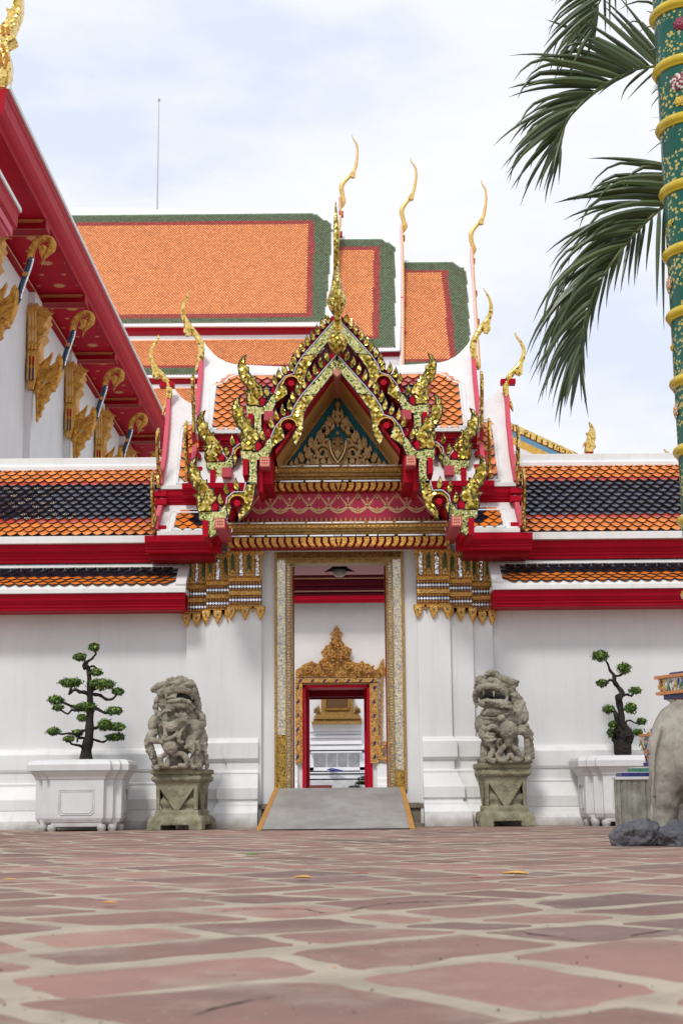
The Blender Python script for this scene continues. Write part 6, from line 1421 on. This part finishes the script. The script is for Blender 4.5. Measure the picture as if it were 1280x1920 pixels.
CER = mosaic('broken_porcelain_flowers', [(0, (.66, .64, .58)), (.42, (.10, .25, .16)), (.53, (.60, .58, .52)), (.62, (.35, .09, .05)), (.70, (.08, .11, .28)), (.78, (.62, .60, .54)), (.9, (.62, .42, .10))], 38, rough=.3, metal=0, tilt=.25, rnd=1.0)
def rotbox(mb, c, hx, hy, z0, z1, yaw, mi, hx1=None):
    hx1 = hx1 or hx; ca, sa = math.cos(yaw), math.sin(yaw)
    def sq(h, g, z): return [Vector((c.x + x * ca - y * sa, c.y + x * sa + y * ca, z)) for x, y in ((-h, -g), (h, -g), (h, g), (-h, g))]
    mb.loft(sq(hx, hy, z0), sq(hx1, hy * hx1 / hx, z1), mi)
TW = thing('saddle_tower', 'colourful porcelain-mosaic tower base set on the back of the elephant', 'ornament', (we(1340, 1310).x, YE + .15, we(1340, 1312).z))
ct = Vector((we(1378, 1312).x, YE + .12, 0)); mb = MB(); zq = lambda y: we(1300, y + 4).z
petal = MB(); rngp = random.Random(2)
for (y0, y1, h0, h1, mi) in ((1318, 1303, .27, .325, 0), (1303, 1294, .335, .335, 1), (1294, 1288, .375, .375, 2), (1288, 1263, .35, .36, 0), (1263, 1257, .38, .38, 2), (1257, 1251, .30, .30, 1), (1251, 1245, .22, .22, 3), (1245, 1225, .18, .16, 0)):
    rotbox(mb, ct, h0, h0, zq(y0), zq(y1) - .001, R_(25), mi, h1)
    if mi == 0:
        ca, sa = math.cos(R_(25)), math.sin(R_(25))
        for i in range(26):
            for (side) in (0, 1):
                t = -1 + 2 * (i + .5) / 26; h = (h0 + h1) / 2 + .006; x, y = (t * h, -h) if side == 0 else (-h, t * h)
                c_ = Vector((ct.x + x * ca - y * sa, ct.y + x * sa + y * ca, zq(y0) + (zq(y1) - zq(y0)) * rngp.uniform(.25, .75))); a_ = rngp.uniform(-.6, .6)
                d = Vector((math.sin(a_) * .6, 0, math.cos(a_))) * (zq(y1) - zq(y0)) * .33
                petal.tube([c_ - d, c_, c_ + d], [.004, .011, .002], 5, rngp.randrange(5))
PM = [mat('petal_white', (.62, .6, .55), .35), mat('petal_green', (.05, .20, .12), .3), mat('petal_red', (.33, .06, .04), .3), mat('petal_blue', (.06, .09, .25), .3), mat('petal_yellow', (.55, .38, .06), .3)]
mb.merge(petal, 4); mb.build('mosaic_block', [CER, M['blue_tile'], M['or_trim'], M['green_tile']] + PM, TW)
def rock(label, x0, x1, y0, y1, Y, seed):
    a, b_ = W(x0, y1, Y), W(x1, y0, Y); c = (a + b_) / 2; c.z = 0; rx, rz = (b_.x - a.x) / 2, b_.z + .01
    mb = MB(); rng = random.Random(seed); mb.ball((c.x, Y, rz * .30), (rx * .93, rx * .7, rz * .72), 0, 20, 12)
    for i in range(5): mb.ball((c.x + rng.uniform(-.55, .55) * rx, Y + rng.uniform(-.3, .2) * rx, rz * rng.uniform(.15, .5)), (rx * rng.uniform(.35, .5), rx * .5, rz * rng.uniform(.35, .5)), 0, 12, 8)
    o = sculpt(mb, .008, 'rock', M['rock'], None, disp=((.040, .13), (.018, .045), (.008, .016)), smooth_it=1); tag(o, label, 'rock')
    R = o.data
    for v in R.vertices: v.co.z = max(v.co.z, -.02)
rock('dark grey layered rock at the left in front of the elephant foot', 1143, 1243, 1536, 1592, 9.95, 3)
rock('rounded dark rock at the right frame edge below the elephant', 1227, 1350, 1541, 1590, 9.85, 9)
# fluted concrete stump and tiled steps
YS = 12.4; def_c = W(1225, 1500, YS)
ST = thing('fluted_pedestal', 'stained grey-green fluted concrete pedestal with blue and green tile steps behind the elephant', 'pedestal', (def_c.x, YS + .3, 0))
z1 = W(1180, 1459, YS).z; xl = W(1151, 1500, YS).x; xr = xl + .75
mb = MB(); path = []
n = 22
for i in range(n * 4 + 1): t = i / (n * 4); path.append((xl + (xr - xl) * t, YS - .016 * mnoise.noise(Vector((t * 26, 1, 1))) - .010 * mnoise.noise(Vector((t * 70, 5, 1)))))
path += [(xr, YS + .42), (xl + .11, YS + .42)]
mb.sweep(path, [(0, 0), (0, z1 - .01)], closed=True); mb.add([(x, y, z1 - .012) for x, y in path], [list(range(len(path)))]); mb.build('shaft', M['stump'], ST)
mb = MB(); mb.box(xl + .02, xr, YS - .02, YS + .2, z1 - .012, z1 + .012, 0); mb.box(xl + .1, xr, YS + .2, YS + .42, z1 - .012, z1 + .012, 0)
xa_, xb_ = W(1166, 1450, YS).x, W(1187, 1440, YS).x
for i in range(8): mb.box(xa_ + i * .075, xa_ + i * .075 + .071, YS + .04, YS + .3, z1 + .013, z1 + .045, 1)
mb.box(xa_ + .01, xr, YS + .05, YS + .3, z1 + .046, z1 + .052, 0)
for i in range(7): mb.box(xb_ + i * .075, xb_ + i * .075 + .071, YS + .09, YS + .28, z1 + .053, z1 + .085, 2)
mb.box(xb_ + .02, xr, YS + .1, YS + .28, z1 + .084, z1 + .092, 0); mb.build('tile_steps', [M['planter'], M['blue_tile'], M['green_tile']], ST, bevel=.002)
PT = thing('porcelain_pot', 'flower-patterned porcelain pot with orange rims, half hidden behind the elephant', 'pot', (W(1250, 1430, YS).x, YS + .28, z1 + .09))
pc = (W(1252, 1430, YS + .28).x, YS + .28, 0); zz = lambda y: ZZ(1210, y, YS + .28)
mb = MB(); r = lambda x: abs(W(x, 1400, YS + .28).x - pc[0])
mb.lathe([(r(1204), zz(1437)), (r(1203), zz(1430)), (r(1212), zz(1429))], pc, 10, 1); mb.lathe([(r(1213), zz(1428)), (r(1208), zz(1413))], pc, 10, 0); mb.lathe([(r(1205), zz(1413)), (r(1205), zz(1408.5))], pc, 10, 2); mb.lathe([(r(1208), zz(1408)), (r(1203), zz(1392)), (r(1200), zz(1382))], pc, 10, 0); mb.lathe([(r(1197), zz(1381.5)), (r(1197), zz(1377))], pc, 10, 2); mb.lathe([(r(1203), zz(1377)), (r(1212), zz(1370)), (r(1225), zz(1365))], pc, 10, 0)
rng = random.Random(6)
for i in range(46):
    a_ = rng.uniform(math.pi * .8, math.pi * 1.9); y = rng.choice((1421, 1400, 1392, 1372)); rr = r({1421: 1210, 1400: 1205, 1392: 1202, 1372: 1208}[y]); c_ = Vector((pc[0] + rr * math.cos(a_), pc[1] + rr * math.sin(a_), zz(y))); d = Vector((rng.uniform(-.02, .02), 0, .035)); mb.tube([c_ - d, c_, c_ + d], [.003, .010, .002], 5, 3 + rng.randrange(5))
mb.build('bowl', [CER, M['blue_tile'], M['or_trim']] + PM, PT)

# ================================================================ green porcelain column with yellow rings
YC = 8.6
xe0, xe1 = W(1228, 60, YC).x, W(1262, 700, YC).x
cr_ = .195; ccx = (xe0 + xe1) / 2 + cr_
CL = thing('porcelain_column', 'green flower-painted porcelain column with yellow rings at the right edge', 'column', (ccx, YC, 0))
def colmat():
    m = bpy.data.materials.new('green_flowered_glaze'); m.use_nodes = True; nt = m.node_tree; L = nt.links.new; b = nt.nodes['Principled BSDF']; b.inputs['Roughness'].default_value = .3; b.inputs['Specular IOR Level'].default_value = .3
    t = nt.nodes.new('ShaderNodeTexCoord'); v = nt.nodes.new('ShaderNodeTexVoronoi'); v.inputs['Scale'].default_value = 38; n = nt.nodes.new('ShaderNodeTexNoise'); n.inputs['Scale'].default_value = 6; n.inputs['Detail'].default_value = 2
    L(t.outputs['Object'], v.inputs['Vector']); L(t.outputs['Object'], n.inputs['Vector'])
    r1 = nt.nodes.new('ShaderNodeMath'); r1.operation = 'LESS_THAN'; r1.inputs[1].default_value = .40; L(v.outputs['Distance'], r1.inputs[0])
    r2 = nt.nodes.new('ShaderNodeMath'); r2.operation = 'GREATER_THAN'; r2.inputs[1].default_value = .455; L(n.outputs['Fac'], r2.inputs[0])
    mm = nt.nodes.new('ShaderNodeMath'); mm.operation = 'MULTIPLY'; L(r1.outputs[0], mm.inputs[0]); L(r2.outputs[0], mm.inputs[1])
    n2 = nt.nodes.new('ShaderNodeTexNoise'); n2.inputs['Scale'].default_value = 3; L(t.outputs['Object'], n2.inputs['Vector'])
    cr = nt.nodes.new('ShaderNodeValToRGB'); cr.color_ramp.elements[0].color = (.004, .070, .048, 1); cr.color_ramp.elements[1].color = (.008, .115, .082, 1); L(n2.outputs['Fac'], cr.inputs[0])
    yc = nt.nodes.new('ShaderNodeMix'); yc.data_type = 'RGBA'; yc.inputs['A'].default_value = (.50, .38, .05, 1); yc.inputs['B'].default_value = (.40, .38, .20, 1); sp = nt.nodes.new('ShaderNodeSeparateColor'); L(v.outputs['Color'], sp.inputs[0]); L(sp.outputs[0], yc.inputs[0])
    mx = nt.nodes.new('ShaderNodeMix'); mx.data_type = 'RGBA'; L(mm.outputs[0], mx.inputs[0]); L(cr.outputs[0], mx.inputs['A']); L(yc.outputs['Result'], mx.inputs['B']); L(mx.outputs['Result'], b.inputs['Base Color']); return m
mb = MB(); mb.lathe([(cr_, 0), (cr_, 7.4)], (ccx, YC, 0), 40); mb.build('shaft', colmat(), CL, smooth=60)
ring_z = [ZZ(1262, y, YC - .12) for y in (14, 118, 226, 348, 465, 582, 709, 838, 970, 1110, 1255)]
for z in ring_z:
    mb = MB(); mb.lathe([(cr_ - .01, z - .04), (cr_ + .010, z - .036), (cr_ + .014, z - .024), (cr_ + .022, z - .018), (cr_ + .032, z + .0), (cr_ + .027, z + .020), (cr_ + .014, z + .032), (cr_ - .01, z + .036)], (ccx, YC, 0), 40); mb.build('ring', M['yellow'], CL, smooth=60)
FM = [mat('flower_white', (.60, .58, .52), .3), mat('flower_orange', (.60, .27, .06), .3), mat('flower_crimson', (.22, .012, .04), .3), mat('flower_yellow', (.6, .42, .03), .3)]
def onc(a, z, d=.004): return Vector((ccx + (cr_ + d) * math.cos(a), YC + (cr_ + d) * math.sin(a), z))
def fl_(px, py, r, c1, c2, n=9):
    x = W(px, py, YC - .15).x; a = math.pi + math.acos(max(-1, min(1, (ccx - x) / cr_))) ; z = ZZ(px, py, YC - .13); mb = MB()
    for ring in range(3):
        for i in range(n):
            t = 2 * math.pi * (i + ring * .5) / n; rr = r * (1 - ring * .3); du = rr * math.cos(t); dv = rr * math.sin(t); c_ = onc(a + du / cr_, z + dv, .004 + ring * .004)
            R3 = Matrix.Rotation(a, 3, 'Z'); s_ = r * .34; mb.ball(c_, (.004, s_ * .95, s_ * .95), c1 if (i + ring) % 2 else c2, 8, 5, rot=R3)
    mb.ball(onc(a, z, .012), r * .22, c2, 8, 5); mb.build('painted_flower', FM, CL, smooth=True)
fl_(1272, 52, .036, 2, 2); fl_(1270, 158, .046, 0, 2, 11); fl_(1262, 520, .045, 0, 1); fl_(1274, 760, .04, 0, 1); fl_(1272, 195, .03, 3, 3, 6); fl_(1262, 412, .02, 3, 3, 5); fl_(1270, 640, .02, 3, 3, 5)

# ================================================================ palm fronds
YPm = 9.3; kp = YPm / 2667
PB_ = W(1345, 900, YPm); PALM = thing('palm_tree', 'palm with dark green arching fronds hanging in from behind the green column', 'tree', (PB_.x, YPm, 0))
rng = random.Random(21)
def blade(mb, base, d, L_, wd, droop, Yj, bend=0.0, split=False):
    # px-space curve turned into a folded strip in the air
    N = 9; pts = []; x, y = base; dx, dy = d; l = math.hypot(dx, dy); dx /= l; dy /= l; st = L_ / N
    hang = rng.uniform(.9, 2.6) if rng.random() < .38 else 0
    for i in range(N + 1):
        pts.append((x, y)); dy += droop / N * (1 + i / N * 1.5) + (hang / N * 2.2 if i > N * .6 else 0); dx += bend / N; l = math.hypot(dx, dy); dx /= l; dy /= l; x += dx * st; y += dy * st
    dep = rng.uniform(-.12, .12)
    P = [W(px, py, YPm + Yj + dep * i / N) for i, (px, py) in enumerate(pts)]; V = []; tw = rng.uniform(-.6, .6)
    for i, p in enumerate(P):
        t = (P[min(i + 1, N)] - P[max(i - 1, 0)]).normalized(); n = t.cross(Vector((0, 1, 0))).normalized()
        u = i / N; w_ = wd * .78 * kp * min(1, .45 + u * 4.5) * (1 - max(0, (u - .38)) / .62) ** .85 + .0006; a = tw * u
        s = n * math.cos(a) + Vector((0, 1, 0)) * math.sin(a); V += [p + s * w_ + Vector((0, .25 * w_, 0)), p - Vector((0, .35 * w_, 0)), p - s * w_ + Vector((0, .25 * w_, 0))]
    F = []
    for i in range(N):
        a = i * 3; F += [(a, a + 1, a + 4, a + 3), (a + 1, a + 2, a + 5, a + 4)]
    mb.add(V, F)
def frond(rach, up, down, rr):
    R = smooth_px([Vector((x, y, 0)) for x, y in rach], 8); n = len(R)
    fr = MB(); fr.tube([W(p.x, p.y, YPm) for p in R], [kp * (rr * (1 - .75 * i / n)) for i in range(n)], 8); rib = fr.build('frond_rib', M['palm_rib'], PALM, smooth=True)
    mb = MB()
    for side, spec in ((1, up), (-1, down)):
        if not spec: continue
        keys, count = spec
        for i in range(count):
            t = (i + .5 + rng.uniform(-.2, .2)) / count; T = keys[0][0] + (keys[-1][0] - keys[0][0]) * t
            for k0, k1 in zip(keys, keys[1:]):
                if k0[0] <= T <= k1[0]: break
            u = (T - k0[0]) / (k1[0] - k0[0]); v = [k0[j] + (k1[j] - k0[j]) * u for j in range(6)]
            p = R[min(n - 1, int(T * (n - 1)))]
            a_ = math.radians(v[1] + rng.uniform(-4, 4)); blade(mb, (p.x, p.y), (math.cos(a_), -math.sin(a_)), v[2] * rng.uniform(.88, 1.38), v[3] * rng.uniform(.75, 1.15), v[4] * rng.uniform(.6, 1.5), rng.uniform(-.15, .2), v[5])
    mb.build('leaflets', M['palm'], rib, recalc=False)
# keys: position along the rib, angle (deg, 180 = left), length px, half-width px, droop, bend
frond([(1300, 122), (1232, 124), (1180, 134), (1130, 160), (1095, 188), (1070, 214), (1056, 245), (1050, 285)],
      ([(.02, 118, 120, 8, .0, 0), (.18, 140, 150, 10, .15, 0), (.35, 158, 165, 10, .3, 0), (.5, 176, 150, 7, .55, 0), (.62, 192, 140, 6, .6, 0), (.78, 212, 130, 5.5, .5, 0), (.9, 232, 120, 5.5, .3, 0), (1, 258, 75, 4, .1, 0)], 46),
      ([(.05, 225, 70, 2.2, .2, 0), (.25, 205, 75, 5, .3, 0), (.5, 215, 70, 4.5, .2, 0), (.8, 245, 75, 4, .1, 0), (1, 268, 60, 3, 0, 0)], 17), 3.2)
frond([(1330, 330), (1285, 352), (1245, 385), (1208, 418), (1172, 458), (1140, 502), (1115, 545), (1098, 592), (1088, 640), (1086, 680)],
      ([(.0, 160, 165, 8, .3, 0), (.15, 168, 185, 9, .35, 0), (.3, 178, 178, 8, .6, 0), (.45, 188, 190, 6.5, .95, .1), (.6, 200, 182, 6, 1.0, .15), (.75, 216, 150, 5.5, .7, .15), (.88, 240, 125, 5, .3, .1), (1, 262, 95, 4, .1, 0)], 78),
      ([(.22, 268, 190, 6, 0, .1), (.3, 262, 90, 5, .1, 0), (.45, 255, 95, 5, .1, .1), (.6, 250, 90, 3.5, .1, .1), (.85, 270, 90, 4, .1, .1), (1, 275, 90, 4, 0, .1)], 24), 4.2)
frond([(1190, -120), (1160, -60), (1125, 0), (1112, 30), (1108, 60)],
      ([(.1, 190, 120, 6, .4, 0), (.4, 200, 130, 6, .4, 0), (.7, 215, 120, 5.5, .3, 0), (1, 245, 100, 4, .1, 0)], 24), ([(.2, 280, 90, 3, .1, 0), (.7, 262, 75, 4.5, .1, 0), (1, 262, 55, 4, 0, 0)], 10), 3)
frond([(1330, 40), (1290, 90), (1262, 160)], ([(.0, 140, 150, 6, .0, 0), (.6, 205, 60, 3, .2, 0), (1, 215, 60, 3, .3, 0)], 10), None, 2.5)
frond([(1340, 200), (1300, 225), (1270, 250)], ([(.0, 170, 70, 2, .0, 0), (.6, 180, 75, 2, .1, 0), (1, 215, 60, 2, .3, 0)], 5), None, 2)
mb = MB(); mb.tube([Vector((PB_.x + .1, YPm + .1, 0)), Vector((PB_.x + .05, YPm + .1, 3)), Vector((PB_.x, YPm, 6.3))], [.14, .11, .09], 14)
mb.build('trunk', mat('ringed_palm_trunk', (.20, .18, .15), .85, col2=(.12, .10, .08), vscale=8, bump=.5, bscale=12), PALM, smooth=True)

# ================================================================ fallen leaves
LV = [mat('yellow_leaf', (.72, .43, .09), .5, col2=(.5, .27, .05), vscale=60), mat('green_leaf', (.09, .30, .02), .45), mat('russet_leaf', (.36, .10, .04), .6, col2=(.2, .05, .02), vscale=60), mat('amber_leaf', (.62, .27, .05), .6)]
for i, (px, py, wpx, hpx, m_, lab) in enumerate(((567, 1647, 34, 10, 0, 'curled yellow leaf on the paving near the centre, left of the russet one'), (965, 1640, 46, 13, 0, 'largest curled yellow leaf on the paving, at the right'), (473, 1603, 22, 7, 1, 'small bright green leaf on the paving, left of centre'),
        (18, 1650, 30, 5, 0, 'flat yellow leaf on the paving at the far left'), (205, 1694, 30, 6, 3, 'flat amber leaf on the paving at the left, nearer the camera'), (677, 1639, 28, 4, 2, 'thin russet leaf right of the central yellow leaf'), (893, 1647, 20, 5, 2, 'small russet leaf left of the largest yellow leaf'), (627, 1817, 9, 6, 3, 'tiny amber speck of leaf on a foreground slab'),
        (1220, 1712, 14, 4, 2, 'tiny brown leaf scrap at the right on pale mortar'), (462, 1556, 9, 3, 0, 'tiny pale leaf scrap by the pilaster foot left of the ramp'), (783, 1556, 9, 3, 3, 'tiny amber leaf scrap by the right corner of the ramp'))):
    g0 = hitZ(px, py, .012); kx = (g0.y) / 2667; mb = MB(); n = 7; V = []; Lx = wpx * kx; a = rng.uniform(-.35, .35)
    for r_ in range(n + 1):
        t = r_ / n; u = (t - .5) * Lx; w_ = Lx * .30 * math.sin(math.pi * min(1, t * .94 + .03)) ** .8
        up = hpx * kx * (.30 + .25 * math.sin(t * 3.1)) * .75
        for q, hh in ((-1, .95), (-.5, .35), (0, 0), (.5, .35), (1, 1.0)): V.append((g0.x + u * math.cos(a) - q * w_ * math.sin(a), g0.y + u * math.sin(a) + q * w_ * math.cos(a), .014 + up * hh * (1 if q > 0 else .7)))
    mb.add(V, [(r_ * 5 + c, r_ * 5 + c + 1, r_ * 5 + c + 6, r_ * 5 + c + 5) for r_ in range(n) for c in range(4)])
    o = mb.build('fallen_leaf', LV[m_], recalc=False, smooth=True); tag(o, lab, 'leaf', 'fallen leaves on the paving')
